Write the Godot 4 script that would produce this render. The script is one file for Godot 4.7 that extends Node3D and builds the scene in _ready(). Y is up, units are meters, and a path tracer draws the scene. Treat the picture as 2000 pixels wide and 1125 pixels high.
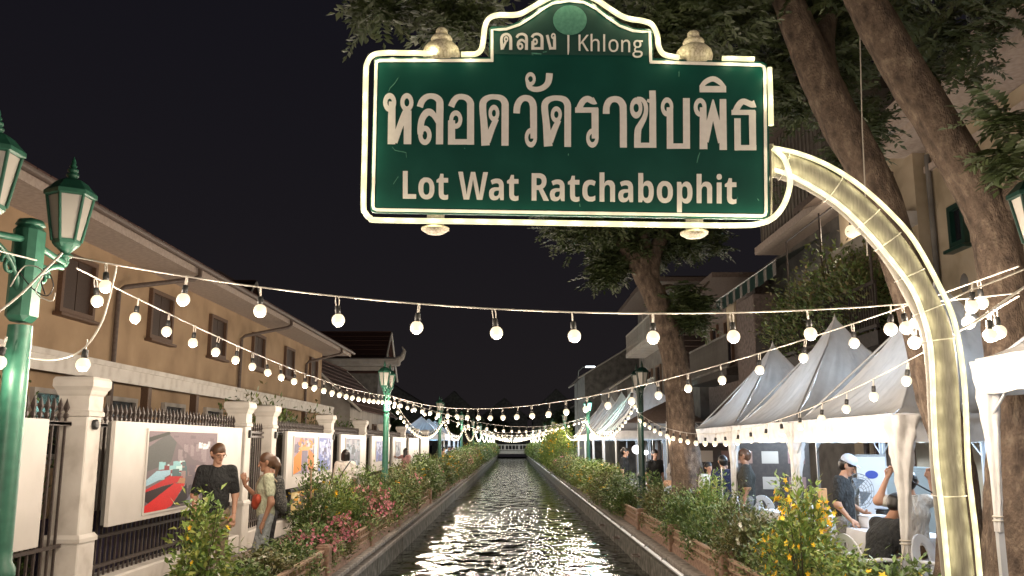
extends Node3D
# A lit canal at night: measured with the photograph's lens (level of the eye, focal length and tilt below).
const FOCAL := 1700.0
const EYE := 1.77
var tilt := atan(304.0 / 1700.0)
var rng := RandomNumberGenerator.new()
var M := {}
var taken := {}
var noises := {}


class MB:
	var v := PackedVector3Array()
	var n := PackedVector3Array()
	var c := PackedColorArray()
	var ix := PackedInt32Array()
	var uv := PackedVector2Array()
	var has_uv := false
	var has_c := false
	var col := Color(1, 1, 1)

	func vert(p: Vector3, nn: Vector3) -> int:
		v.append(p)
		n.append(nn)
		c.append(col)
		if has_uv:
			uv.append(Vector2.ZERO)
		return v.size() - 1

	func face(pts: Array, out: Vector3) -> void:
		var nn := Vector3.ZERO
		var k := pts.size()
		for i in k:
			var a: Vector3 = pts[i]
			var b: Vector3 = pts[(i + 1) % k]
			nn += a.cross(b)
		nn = nn.normalized()
		var flip := nn.dot(out) < 0.0
		if flip:
			nn = -nn
		var s := v.size()
		for p in pts:
			vert(p, nn)
		for i in range(1, k - 1):
			if flip:
				ix.append_array(PackedInt32Array([s, s + i, s + i + 1]))
			else:
				ix.append_array(PackedInt32Array([s, s + i + 1, s + i]))

	func box(center: Vector3, size: Vector3, basis := Basis.IDENTITY) -> void:
		var h := size * 0.5
		for ax in 3:
			for sg in [-1.0, 1.0]:
				var d := Vector3.ZERO
				d[ax] = sg
				var u := Vector3.ZERO
				u[(ax + 1) % 3] = 1.0
				var w := Vector3.ZERO
				w[(ax + 2) % 3] = 1.0
				var pts := []
				for q in [[-1, -1], [1, -1], [1, 1], [-1, 1]]:
					pts.append(center + basis * ((d + u * q[0] + w * q[1]) * h))
				face(pts, basis * d)

	func span(a: Vector3, b: Vector3) -> void:
		box((a + b) * 0.5, (b - a).abs())

	func cbox(center: Vector3, size: Vector3, bev: float, basis := Basis.IDENTITY) -> void:
		var h := size * 0.5
		var e := Vector3(maxf(h.x - bev, 0.0), maxf(h.y - bev, 0.0), maxf(h.z - bev, 0.0))
		for ax in 3:
			var bx := (ax + 1) % 3
			var cx := (ax + 2) % 3
			for sg in [-1.0, 1.0]:
				var pts := []
				for q in [[-1, -1], [1, -1], [1, 1], [-1, 1]]:
					var p := Vector3.ZERO
					p[ax] = sg * h[ax]
					p[bx] = q[0] * e[bx]
					p[cx] = q[1] * e[cx]
					pts.append(center + basis * p)
				var d := Vector3.ZERO
				d[ax] = sg
				face(pts, basis * d)
			for s1 in [-1.0, 1.0]:
				for s2 in [-1.0, 1.0]:
					var pts := []
					for q in [[0, -1], [0, 1], [1, 1], [1, -1]]:
						var p := Vector3.ZERO
						p[ax] = q[1] * e[ax]
						p[bx] = s1 * (h[bx] if q[0] == 0 else e[bx])
						p[cx] = s2 * (e[cx] if q[0] == 0 else h[cx])
						pts.append(center + basis * p)
					var d := Vector3.ZERO
					d[bx] = s1
					d[cx] = s2
					face(pts, basis * d)
		for s1 in [-1.0, 1.0]:
			for s2 in [-1.0, 1.0]:
				for s3 in [-1.0, 1.0]:
					var s := Vector3(s1, s2, s3)
					face([center + basis * (s * Vector3(h.x, e.y, e.z)), center + basis * (s * Vector3(e.x, h.y, e.z)), center + basis * (s * Vector3(e.x, e.y, h.z))], basis * s)

	# rows x cols points; outward normal is (along cols) x (along rows)
	func surf(pts: PackedVector3Array, rows: int, cols: int, wrap := false, flip := false) -> void:
		var nn := PackedVector3Array()
		nn.resize(rows * cols)
		for i in rows:
			for j in cols:
				var j0 := (j - 1 + cols) % cols if wrap else maxi(j - 1, 0)
				var j1 := (j + 1) % cols if wrap else mini(j + 1, cols - 1)
				var i0 := maxi(i - 1, 0)
				var i1 := mini(i + 1, rows - 1)
				var a := pts[i * cols + j1] - pts[i * cols + j0]
				if a.length_squared() < 1e-12:
					a = pts[(i1 if i == i0 else i0) * cols + j1] - pts[(i1 if i == i0 else i0) * cols + j0]
				var b := pts[i1 * cols + j] - pts[i0 * cols + j]
				var k := a.cross(b).normalized()
				nn[i * cols + j] = -k if flip else k
		var s := v.size()
		for i in rows * cols:
			vert(pts[i], nn[i])
		for i in rows - 1:
			for j in (cols if wrap else cols - 1):
				var a := s + i * cols + j
				var b := s + i * cols + (j + 1) % cols
				var d := a + cols
				var e := b + cols
				if flip:
					ix.append_array(PackedInt32Array([a, b, e, a, e, d]))
				else:
					ix.append_array(PackedInt32Array([a, e, b, a, d, e]))

	func tube(path: Array, radius, sides := 8, caps := true) -> void:
		var pts := PackedVector3Array()
		var k := path.size()
		var t0: Vector3 = (path[1] - path[0]).normalized()
		var up := Vector3.UP if absf(t0.y) < 0.9 else Vector3.RIGHT
		var n1 := up.cross(t0).normalized()
		for i in k:
			var t: Vector3 = (path[mini(i + 1, k - 1)] - path[maxi(i - 1, 0)]).normalized()
			n1 = (n1 - t * n1.dot(t)).normalized()
			var n2 := t.cross(n1)
			var r: float = radius[i] if radius is Array else radius
			for j in sides:
				var a := TAU * j / sides
				pts.append(path[i] + (n1 * cos(a) + n2 * sin(a)) * r)
		surf(pts, k, sides, true)
		if caps:
			for e in 2:
				var ring := []
				for j in sides:
					ring.append(pts[(0 if e == 0 else (k - 1) * sides) + j])
				face(ring, (path[0] - path[1]) if e == 0 else (path[k - 1] - path[k - 2]))

	func bar(a: Vector3, b: Vector3, r: float, sides := 6) -> void:
		tube([a, b], r, sides)

	# profile of [radius, height] going up, round the y axis of xf
	func lathe(profile: Array, sides := 20, xf := Transform3D.IDENTITY, turn := 0.0) -> void:
		var pts := PackedVector3Array()
		for q in profile:
			for j in sides:
				var a := TAU * j / sides + turn
				pts.append(xf * Vector3(sin(a) * q[0], q[1], cos(a) * q[0]))
		surf(pts, profile.size(), sides, true)

	# flat-sided lathe (hexagonal or square lanterns, caps, plinths)
	func facets(profile: Array, sides: int, xf := Transform3D.IDENTITY, turn := 0.0) -> void:
		for i in profile.size() - 1:
			for j in sides:
				var pts := []
				for q in [[i, j], [i, j + 1], [i + 1, j + 1], [i + 1, j]]:
					var a: float = TAU * q[1] / sides + turn
					pts.append(xf * Vector3(sin(a) * profile[q[0]][0], profile[q[0]][1], cos(a) * profile[q[0]][0]))
				if pts[0].distance_squared_to(pts[1]) < 1e-10:
					pts.remove_at(0)
				elif pts[2].distance_squared_to(pts[3]) < 1e-10:
					pts.remove_at(2)
				var am := TAU * (j + 0.5) / sides + turn
				var dr: float = profile[i + 1][0] - profile[i][0]
				var dy: float = profile[i + 1][1] - profile[i][1]
				face(pts, xf.basis * (Vector3(sin(am), 0, cos(am)) * dy + Vector3(0, -dr, 0)))

	func ball(c0: Vector3, r: Vector3, rows := 8, sides := 12, basis := Basis.IDENTITY) -> void:
		var prof := []
		for i in rows + 1:
			var a := -PI / 2 + PI * i / rows
			prof.append([cos(a), sin(a)])
		lathe(prof, sides, Transform3D(basis * Basis.from_scale(r), c0))

	# outline in the xy plane of xf, from z = 0 back to -depth
	func prism(poly: PackedVector2Array, depth: float, xf := Transform3D.IDENTITY) -> void:
		var tri := Geometry2D.triangulate_polygon(poly)
		var zf := xf.basis.z
		for i in range(0, tri.size(), 3):
			var f := []
			var b := []
			for j in 3:
				var p := poly[tri[i + j]]
				f.append(xf * Vector3(p.x, p.y, 0))
				b.append(xf * Vector3(p.x, p.y, -depth))
			face(f, zf)
			face(b, -zf)
		var cw := Geometry2D.is_polygon_clockwise(poly)
		for i in poly.size():
			var p := poly[i]
			var q := poly[(i + 1) % poly.size()]
			var o := Vector2(q.y - p.y, p.x - q.x)
			if cw:
				o = -o
			face([xf * Vector3(p.x, p.y, 0), xf * Vector3(q.x, q.y, 0), xf * Vector3(q.x, q.y, -depth), xf * Vector3(p.x, p.y, -depth)], xf.basis * Vector3(o.x, o.y, 0))

	func append(o: MB, xf: Transform3D) -> void:
		var s := v.size()
		for i in o.v.size():
			v.append(xf * o.v[i])
			n.append((xf.basis * o.n[i]).normalized())
			c.append(o.c[i])
		for i in o.ix:
			ix.append(s + i)

	func mesh() -> ArrayMesh:
		var a := []
		a.resize(Mesh.ARRAY_MAX)
		a[Mesh.ARRAY_VERTEX] = v
		a[Mesh.ARRAY_NORMAL] = n
		a[Mesh.ARRAY_INDEX] = ix
		if has_c:
			a[Mesh.ARRAY_COLOR] = c
		if has_uv:
			a[Mesh.ARRAY_TEX_UV] = uv
		var m := ArrayMesh.new()
		m.add_surface_from_arrays(Mesh.PRIMITIVE_TRIANGLES, a)
		return m


# ---------------------------------------------------------------- naming
func numbered(called: String) -> String:
	var k: int = taken.get(called, 0)
	taken[called] = k + 1
	return called if k == 0 else "%s_%03d" % [called, k]


func obj(called: String, what, mat: Material, parent: Node = null, at := Vector3.ZERO) -> MeshInstance3D:
	var o := MeshInstance3D.new()
	o.mesh = what.mesh() if what is MB else what
	o.material_override = mat
	o.position = at
	if parent == null:
		o.name = numbered(called)
		add_child(o, true)
	else:
		var key := "%d/%s" % [parent.get_instance_id(), called]
		var k: int = taken.get(key, 0)
		taken[key] = k + 1
		o.name = called if k == 0 else "%s_%03d" % [called, k]
		parent.add_child(o, true)
	return o


func tag(o: Node, label: String, category: String, group := "", kind := "") -> Node:
	o.set_meta("label", label)
	o.set_meta("category", category)
	if group:
		o.set_meta("group", group)
	if kind:
		o.set_meta("kind", kind)
	return o


func thing(called: String, label: String, category: String, at := Vector3.ZERO, turn := 0.0, group := "") -> Node3D:
	var o := Node3D.new()
	o.name = numbered(called)
	add_child(o)
	o.position = at
	o.rotation.y = turn
	tag(o, label, category, group)
	return o


func struct(called: String, what, mat: Material, at := Vector3.ZERO) -> MeshInstance3D:
	var o := obj(called, what, mat, null, at)
	o.set_meta("kind", "structure")
	return o


func stuff(o: Node) -> Node:
	o.set_meta("kind", "stuff")
	return o


func dup(root: Node3D, called: String, label: String, at: Vector3, turn: float, group := "", sc := Vector3.ONE) -> Node3D:
	var r: Node3D = root.duplicate()
	r.name = numbered(called)
	add_child(r)
	r.position = at
	r.rotation = Vector3(0, turn, 0)
	r.scale = sc
	r.set_meta("label", label)
	if group:
		r.set_meta("group", group)
	return r


# a pixel of the photograph at a distance in front of the eye
func P(px: float, py: float, d: float) -> Vector3:
	var x := (px - 1000.0) / FOCAL
	var y := -(py - 562.5) / FOCAL
	var k := d / (cos(tilt) - y * sin(tilt))
	return Vector3(x * k, EYE + (y * cos(tilt) + sin(tilt)) * k, -d)


# ---------------------------------------------------------------- materials
func noise_of(freq: float, kind := 0, oct := 4) -> FastNoiseLite:
	var f := FastNoiseLite.new()
	f.seed = 7 + int(freq * 1000.0) + kind
	f.noise_type = [FastNoiseLite.TYPE_SIMPLEX_SMOOTH, FastNoiseLite.TYPE_CELLULAR, FastNoiseLite.TYPE_VALUE][kind]
	f.frequency = freq
	f.fractal_octaves = oct
	return f


func noise_tex(freq: float, kind := 0, oct := 4, ramp: Gradient = null, size := 512) -> NoiseTexture2D:
	var key := "%s/%s/%s/%s" % [freq, kind, oct, ramp]
	if noises.has(key):
		return noises[key]
	var t := NoiseTexture2D.new()
	t.width = size
	t.height = size
	t.seamless = true
	t.noise = noise_of(freq, kind, oct)
	if ramp:
		t.color_ramp = ramp
	noises[key] = t
	return t


func lin(r: float, g: float, b: float) -> Color:
	return Color(r, g, b).linear_to_srgb()


# plain material: linear base colour, roughness
func flat(r: float, g: float, b: float, rough := 0.7, metal := 0.0) -> StandardMaterial3D:
	var m := StandardMaterial3D.new()
	m.albedo_color = lin(r, g, b)
	m.roughness = rough
	m.metallic = metal
	return m


# mottled material: colour runs between the given stops along a noise, laid in world space, with relief
func mottled(stops: Array, freq: float, metres: float, rough := 0.8, relief := 0.0, relief_freq := 0.0, kind := 0) -> StandardMaterial3D:
	var g := Gradient.new()
	var off := PackedFloat32Array()
	var cols := PackedColorArray()
	for s in stops:
		off.append(s[0])
		cols.append(lin(s[1], s[2], s[3]))
	g.offsets = off
	g.colors = cols
	var m := StandardMaterial3D.new()
	m.albedo_texture = noise_tex(freq, kind, 5, g)
	m.roughness = rough
	m.uv1_triplanar = true
	m.uv1_world_triplanar = true
	m.uv1_scale = Vector3.ONE / metres
	if relief > 0.0:
		m.heightmap_enabled = true
		m.heightmap_texture = noise_tex(relief_freq if relief_freq > 0.0 else freq * 3.0, 0, 5)
		m.heightmap_scale = relief
	return m


func glow(r: float, g: float, b: float, e: float) -> StandardMaterial3D:
	var m := StandardMaterial3D.new()
	m.albedo_color = Color(0.5, 0.5, 0.48)
	m.roughness = 0.4
	m.emission_enabled = true
	m.emission = lin(r, g, b)
	m.emission_energy_multiplier = e
	return m


func tinted(rough := 0.6, back := 0.0) -> StandardMaterial3D:
	var m := StandardMaterial3D.new()
	m.vertex_color_use_as_albedo = true
	m.roughness = rough
	if back > 0.0:
		m.backlight_enabled = true
		m.backlight = Color(back, back, back)
	return m


func materials() -> void:
	M.green_paint = mottled([[0.0, 0.016, 0.085, 0.055], [0.5, 0.022, 0.11, 0.07], [1.0, 0.035, 0.14, 0.09]], 0.02, 0.8, 0.44, 0.04, 0.03)
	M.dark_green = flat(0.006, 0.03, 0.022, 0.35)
	M.lantern_glass = flat(0.42, 0.40, 0.36, 0.35)
	M.sign_green = mottled([[0.0, 0.003, 0.052, 0.04], [0.5, 0.004, 0.062, 0.048], [1.0, 0.007, 0.074, 0.057]], 0.006, 1.3, 0.33)
	M.sign_white = mottled([[0.0, 0.74, 0.70, 0.67], [1.0, 0.83, 0.79, 0.76]], 0.02, 0.6, 0.5)
	M.sign_faded = mottled([[0.0, 0.055, 0.20, 0.15], [1.0, 0.10, 0.30, 0.22]], 0.02, 0.3, 0.6)
	M.sign_dull = mottled([[0.0, 0.006, 0.045, 0.036], [1.0, 0.012, 0.06, 0.048]], 0.01, 0.7, 0.5)
	M.metal_grey = flat(0.22, 0.22, 0.21, 0.4, 0.6)
	M.pole_paint = mottled([[0.0, 0.16, 0.148, 0.115], [0.4, 0.22, 0.202, 0.158], [0.6, 0.25, 0.232, 0.185], [1.0, 0.32, 0.3, 0.245]], 0.02, 0.7, 0.6, 0.05, 0.04)
	M.pole_paint.uv1_scale = Vector3(6.0, 0.8, 6.0)
	M.old_gold = mottled([[0.0, 0.22, 0.17, 0.10], [0.4, 0.48, 0.42, 0.29], [0.55, 0.66, 0.60, 0.47], [1.0, 0.72, 0.67, 0.56]], 0.025, 0.25, 0.5, 0.08, 0.05)
	M.neon = glow(1.0, 0.92, 0.46, 0.82)
	M.bulb = glow(1.0, 0.8, 0.5, 0.9)
	M.globe = glow(0.95, 0.97, 1.0, 4.0)
	M.bulb_cool = glow(1.0, 0.92, 0.68, 4.0)
	M.tube_cool = glow(0.85, 0.93, 1.0, 4.0)
	M.teal_lamp = glow(0.35, 1.0, 0.9, 3.0)
	M.socket = flat(0.02, 0.02, 0.02, 0.5)
	M.cable = flat(0.62, 0.58, 0.52, 0.55)
	M.black_cable = flat(0.015, 0.015, 0.015, 0.5)
	M.white_paint = mottled([[0.0, 0.52, 0.48, 0.43], [0.45, 0.66, 0.62, 0.57], [1.0, 0.72, 0.69, 0.64]], 0.008, 1.6, 0.65, 0.05, 0.05)
	M.board_white = mottled([[0.0, 0.52, 0.49, 0.455], [1.0, 0.60, 0.565, 0.53]], 0.005, 1.5, 0.5)
	M.iron = mottled([[0.0, 0.045, 0.035, 0.032], [1.0, 0.095, 0.075, 0.067]], 0.03, 0.6, 0.5)
	M.ochre = mottled([[0.0, 0.31, 0.21, 0.125], [0.4, 0.41, 0.285, 0.175], [0.7, 0.44, 0.31, 0.19], [1.0, 0.49, 0.35, 0.225]], 0.006, 4.0, 0.88, 0.12, 0.06)
	M.soffit = mottled([[0.0, 0.36, 0.29, 0.25], [1.0, 0.50, 0.42, 0.37]], 0.02, 1.2, 0.85)
	M.roof_red = mottled([[0.0, 0.05, 0.022, 0.018], [1.0, 0.11, 0.05, 0.038]], 0.03, 1.0, 0.8, 0.1, 0.05)
	M.gutter = mottled([[0.0, 0.09, 0.065, 0.055], [1.0, 0.17, 0.13, 0.11]], 0.02, 1.0, 0.6)
	M.wood_dark = mottled([[0.0, 0.03, 0.016, 0.011], [1.0, 0.075, 0.042, 0.028]], 0.03, 0.6, 0.6, 0.05, 0.06)
	M.wood_frame = mottled([[0.0, 0.10, 0.055, 0.035], [1.0, 0.16, 0.095, 0.06]], 0.03, 0.7, 0.6)
	M.window_dark = flat(0.012, 0.012, 0.016, 0.12)
	M.cream = mottled([[0.0, 0.26, 0.21, 0.14], [0.4, 0.38, 0.31, 0.22], [1.0, 0.47, 0.39, 0.29]], 0.006, 3.5, 0.88, 0.12, 0.06)
	M.pale_wall = mottled([[0.0, 0.34, 0.31, 0.28], [1.0, 0.5, 0.47, 0.44]], 0.008, 3.0, 0.85, 0.08, 0.05)
	M.grey_wall = mottled([[0.0, 0.09, 0.085, 0.08], [0.5, 0.15, 0.14, 0.13], [1.0, 0.21, 0.2, 0.185]], 0.008, 2.5, 0.9, 0.12, 0.06)
	M.dark_brick = mottled([[0.0, 0.07, 0.05, 0.045], [0.5, 0.13, 0.1, 0.09], [1.0, 0.19, 0.15, 0.14]], 0.02, 1.6, 0.9, 0.15, 0.06)
	M.sheet_metal = mottled([[0.0, 0.16, 0.14, 0.12], [1.0, 0.28, 0.25, 0.22]], 0.01, 1.5, 0.5)
	M.dark_wood_wall = mottled([[0.0, 0.02, 0.015, 0.012], [1.0, 0.05, 0.036, 0.03]], 0.02, 1.0, 0.7)
	M.concrete = mottled([[0.0, 0.10, 0.085, 0.07], [0.4, 0.19, 0.165, 0.14], [0.7, 0.26, 0.23, 0.2], [1.0, 0.36, 0.32, 0.28]], 0.012, 1.2, 0.9, 0.3, 0.05)
	M.canal_wall = mottled([[0.0, 0.035, 0.032, 0.024], [0.45, 0.085, 0.078, 0.06], [0.7, 0.13, 0.12, 0.1], [1.0, 0.22, 0.2, 0.17]], 0.012, 1.6, 0.85, 0.4, 0.05)
	M.red_concrete = mottled([[0.0, 0.13, 0.075, 0.05], [0.5, 0.23, 0.14, 0.095], [1.0, 0.32, 0.21, 0.15]], 0.02, 0.9, 0.88, 0.2, 0.06)
	M.lattice = mottled([[0.0, 0.26, 0.165, 0.105], [1.0, 0.42, 0.29, 0.2]], 0.03, 0.7, 0.8, 0.08, 0.06)
	M.paving = mottled([[0.0, 0.10, 0.07, 0.055], [0.45, 0.18, 0.13, 0.10], [1.0, 0.26, 0.2, 0.16]], 0.02, 1.4, 0.85, 0.2, 0.06)
	M.ground = mottled([[0.0, 0.05, 0.047, 0.045], [0.5, 0.085, 0.08, 0.078], [1.0, 0.13, 0.125, 0.12]], 0.02, 2.0, 0.9, 0.2, 0.06)
	M.soil = mottled([[0.0, 0.015, 0.01, 0.007], [1.0, 0.06, 0.042, 0.028]], 0.03, 0.7, 0.95, 0.8, 0.05)
	M.bark = mottled([[0.0, 0.035, 0.024, 0.019], [0.38, 0.09, 0.064, 0.048], [0.5, 0.15, 0.108, 0.078], [0.6, 0.11, 0.078, 0.058], [0.75, 0.2, 0.15, 0.11], [1.0, 0.29, 0.235, 0.175]], 0.009, 1.0, 0.92, 1.4, 0.05)
	M.bark.uv1_scale = Vector3(2.0, 0.9, 2.0)
	M.tent_cloth = mottled([[0.0, 0.47, 0.46, 0.45], [0.35, 0.6, 0.59, 0.58], [1.0, 0.69, 0.68, 0.67]], 0.015, 1.6, 0.55, 0.25, 0.02)
	M.tent_cloth.backlight_enabled = true
	M.tent_cloth.backlight = Color(0.5, 0.5, 0.5)
	M.tent_frame = flat(0.55, 0.57, 0.6, 0.35, 0.3)
	M.plastic_white = flat(0.68, 0.7, 0.74, 0.35)
	M.table_cloth = flat(0.62, 0.62, 0.65, 0.8)
	M.leaf = tinted(0.5, 0.3)
	M.petal = tinted(0.6, 0.3)
	M.stem = flat(0.06, 0.05, 0.025, 0.8)
	M.rope = flat(0.5, 0.46, 0.4, 0.9)
	M.skin = flat(0.42, 0.235, 0.155, 0.55)
	M.skin_tan = flat(0.30, 0.155, 0.095, 0.55)
	M.hair_black = flat(0.012, 0.009, 0.008, 0.4)
	M.hair_brown = flat(0.075, 0.036, 0.018, 0.45)
	M.eye = flat(0.02, 0.015, 0.012, 0.2)
	M.lips = flat(0.28, 0.09, 0.07, 0.5)


# ---------------------------------------------------------------- the canal sign
const SIGN_D := 4.8


func S(px: float, py: float, fwd := 0.0) -> Vector3:
	return P(px, py, SIGN_D) + Vector3(0, 0, fwd)


# a painted stroke of varying width: points are [x, y, width] in the tracing's own units; map: [x0, y0, scale]
func stroke(mb: MB, pts: Array, map: Array, fwd: float, thick: float, smooth := true) -> void:
	var c := []
	for q in pts:
		c.append(Vector3(map[0] + q[0] / map[2], map[1] + q[1] / map[2], q[2] / map[2]))
	var d := []
	if smooth and c.size() > 2:
		for i in c.size() - 1:
			var a: Vector3 = c[maxi(i - 1, 0)]
			var b: Vector3 = c[i]
			var e: Vector3 = c[i + 1]
			var f: Vector3 = c[mini(i + 2, c.size() - 1)]
			for k in 4:
				var t := k / 4.0
				d.append(0.5 * (2.0 * b + (e - a) * t + (2.0 * a - 5.0 * b + 4.0 * e - f) * t * t + (3.0 * b - a - 3.0 * e + f) * t * t * t))
		d.append(c[c.size() - 1])
	else:
		d = c
	var L := []
	var R := []
	for i in d.size():
		var p := Vector2(d[i].x, d[i].y)
		var t0: Vector3 = d[maxi(i - 1, 0)]
		var t1: Vector3 = d[mini(i + 1, d.size() - 1)]
		var t := Vector2(t1.x - t0.x, t1.y - t0.y).normalized()
		var w: Vector2 = Vector2(-t.y, t.x) * d[i].z * 0.5
		L.append(p + w)
		R.append(p - w)
	ribbon(mb, L, R, fwd, thick, false)


func ring(mb: MB, q: Array, map: Array, fwd: float, thick: float) -> void:
	var L := []
	var R := []
	for i in 29:
		var a := TAU * i / 28.0
		var x := sin(a)
		var y := cos(a)
		L.append(Vector2(map[0] + (q[0] + x * q[2]) / map[2], map[1] + (q[1] + y * q[3]) / map[2]))
		R.append(Vector2(map[0] + (q[0] + x * q[4]) / map[2], map[1] + (q[1] + y * q[5]) / map[2]))
	ribbon(mb, L, R, fwd, thick, true)


func ribbon(mb: MB, L: Array, R: Array, fwd: float, thick: float, closed: bool) -> void:
	var z := Vector3(0, 0, -thick)
	for i in L.size() - 1:
		var a := S(L[i].x, L[i].y, fwd)
		var b := S(L[i + 1].x, L[i + 1].y, fwd)
		var c := S(R[i + 1].x, R[i + 1].y, fwd)
		var d := S(R[i].x, R[i].y, fwd)
		mb.face([a, b, c, d], Vector3(0, 0, 1))
		mb.face([a, b, b + z, a + z], (a + b) - (c + d))
		mb.face([d, c, c + z, d + z], (c + d) - (a + b))
	if not closed:
		for i in [0, L.size() - 1]:
			var a := S(L[i].x, L[i].y, fwd)
			var d := S(R[i].x, R[i].y, fwd)
			mb.face([a, d, d + z, a + z], a - S(L[1].x, L[1].y, fwd) if i == 0 else a - S(L[i - 1].x, L[i - 1].y, fwd))


func glyph(root: Node3D, strokes: Array, map: Array, mat: Material, base := 0.0) -> void:
	var mb := MB.new()
	var f := base + 0.0035
	for s in strokes:
		if s[0] is Array:
			stroke(mb, s, map, f, 0.0025, s.size() > 3)
		else:
			ring(mb, s, map, f, 0.0025)
		f += 0.00035
	obj("letter", mb, mat, root)


func latin(root: Node3D, text: String, x0: float, y0: float, x1: float, y1: float, cap: float, mat: Material, base := 0.0, weight := 700) -> void:
	var font := SystemFont.new()
	font.font_names = PackedStringArray(["Droid Sans"])
	font.font_weight = weight
	var adv := []
	var total := 0.0
	var pen := 0.0
	var meshes := []
	for ch in text:
		var w := font.get_string_size(ch, HORIZONTAL_ALIGNMENT_LEFT, -1, 64).x
		if ch != " ":
			var t := TextMesh.new()
			t.font = font
			t.text = ch
			t.font_size = 64
			t.pixel_size = 1.0
			t.depth = 1.0
			t.horizontal_alignment = HORIZONTAL_ALIGNMENT_LEFT
			meshes.append([t.surface_get_arrays(0), pen])
		pen += w
	total = pen
	var high := 0.0
	for q in meshes.slice(0, 1):
		var lo := 1e9
		var hi := -1e9
		for p in q[0][Mesh.ARRAY_VERTEX]:
			lo = minf(lo, p.y)
			hi = maxf(hi, p.y)
		high = hi - lo
	var low := 1e9
	for p in meshes[0][0][Mesh.ARRAY_VERTEX]:
		low = minf(low, p.y)
	for q in meshes:
		var a: Array = q[0]
		var mb := MB.new()
		var vs: PackedVector3Array = a[Mesh.ARRAY_VERTEX]
		var ns: PackedVector3Array = a[Mesh.ARRAY_NORMAL]
		var id: PackedInt32Array = a[Mesh.ARRAY_INDEX] if a[Mesh.ARRAY_INDEX] != null else PackedInt32Array(range(vs.size()))
		for i in vs.size():
			var u: float = (q[1] + vs[i].x) / total
			var px := lerpf(x0, x1, u)
			var py := lerpf(y0, y1, u) - (vs[i].y - low) / high * cap
			mb.vert(S(px, py, base + (0.0038 if vs[i].z > 0.0 else 0.0008)), ns[i])
		mb.ix = id
		obj("letter", mb, mat, root)


func px_path(pts: Array, fwd: float, steps := 5) -> Array:
	var c := []
	for q in pts:
		c.append(S(q[0], q[1], fwd))
	var out := []
	for i in c.size() - 1:
		var a: Vector3 = c[maxi(i - 1, 0)]
		var b: Vector3 = c[i]
		var e: Vector3 = c[i + 1]
		var f: Vector3 = c[mini(i + 2, c.size() - 1)]
		for k in steps:
			var t := float(k) / steps
			out.append(0.5 * (2.0 * b + (e - a) * t + (2.0 * a - 5.0 * b + 4.0 * e - f) * t * t + (3.0 * b - a - 3.0 * e + f) * t * t * t))
	out.append(c[c.size() - 1])
	return out


func neon(root: Node3D, path: Array, r: float, energy: float, gap: float) -> void:
	var mb := MB.new()
	mb.tube(path, r, 8)
	obj("neon_tube", mb, M.neon, root)
	# the light that the tube throws: small lamps strung along it, just in front of its glowing face
	var run := gap * 0.5
	for i in path.size() - 1:
		var seg: Vector3 = path[i + 1] - path[i]
		run += seg.length()
		if run > gap:
			run -= gap
			var l := OmniLight3D.new()
			l.name = "neon_glow"
			l.light_color = lin(1.0, 0.9, 0.55)
			l.light_energy = energy
			l.light_size = 0.012
			l.omni_range = 12.0
			l.omni_attenuation = 2.0
			l.shadow_enabled = true
			l.position = path[i] + seg * 0.5 + Vector3(0, 0, r + 0.016)
			root.add_child(l, true)


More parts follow.
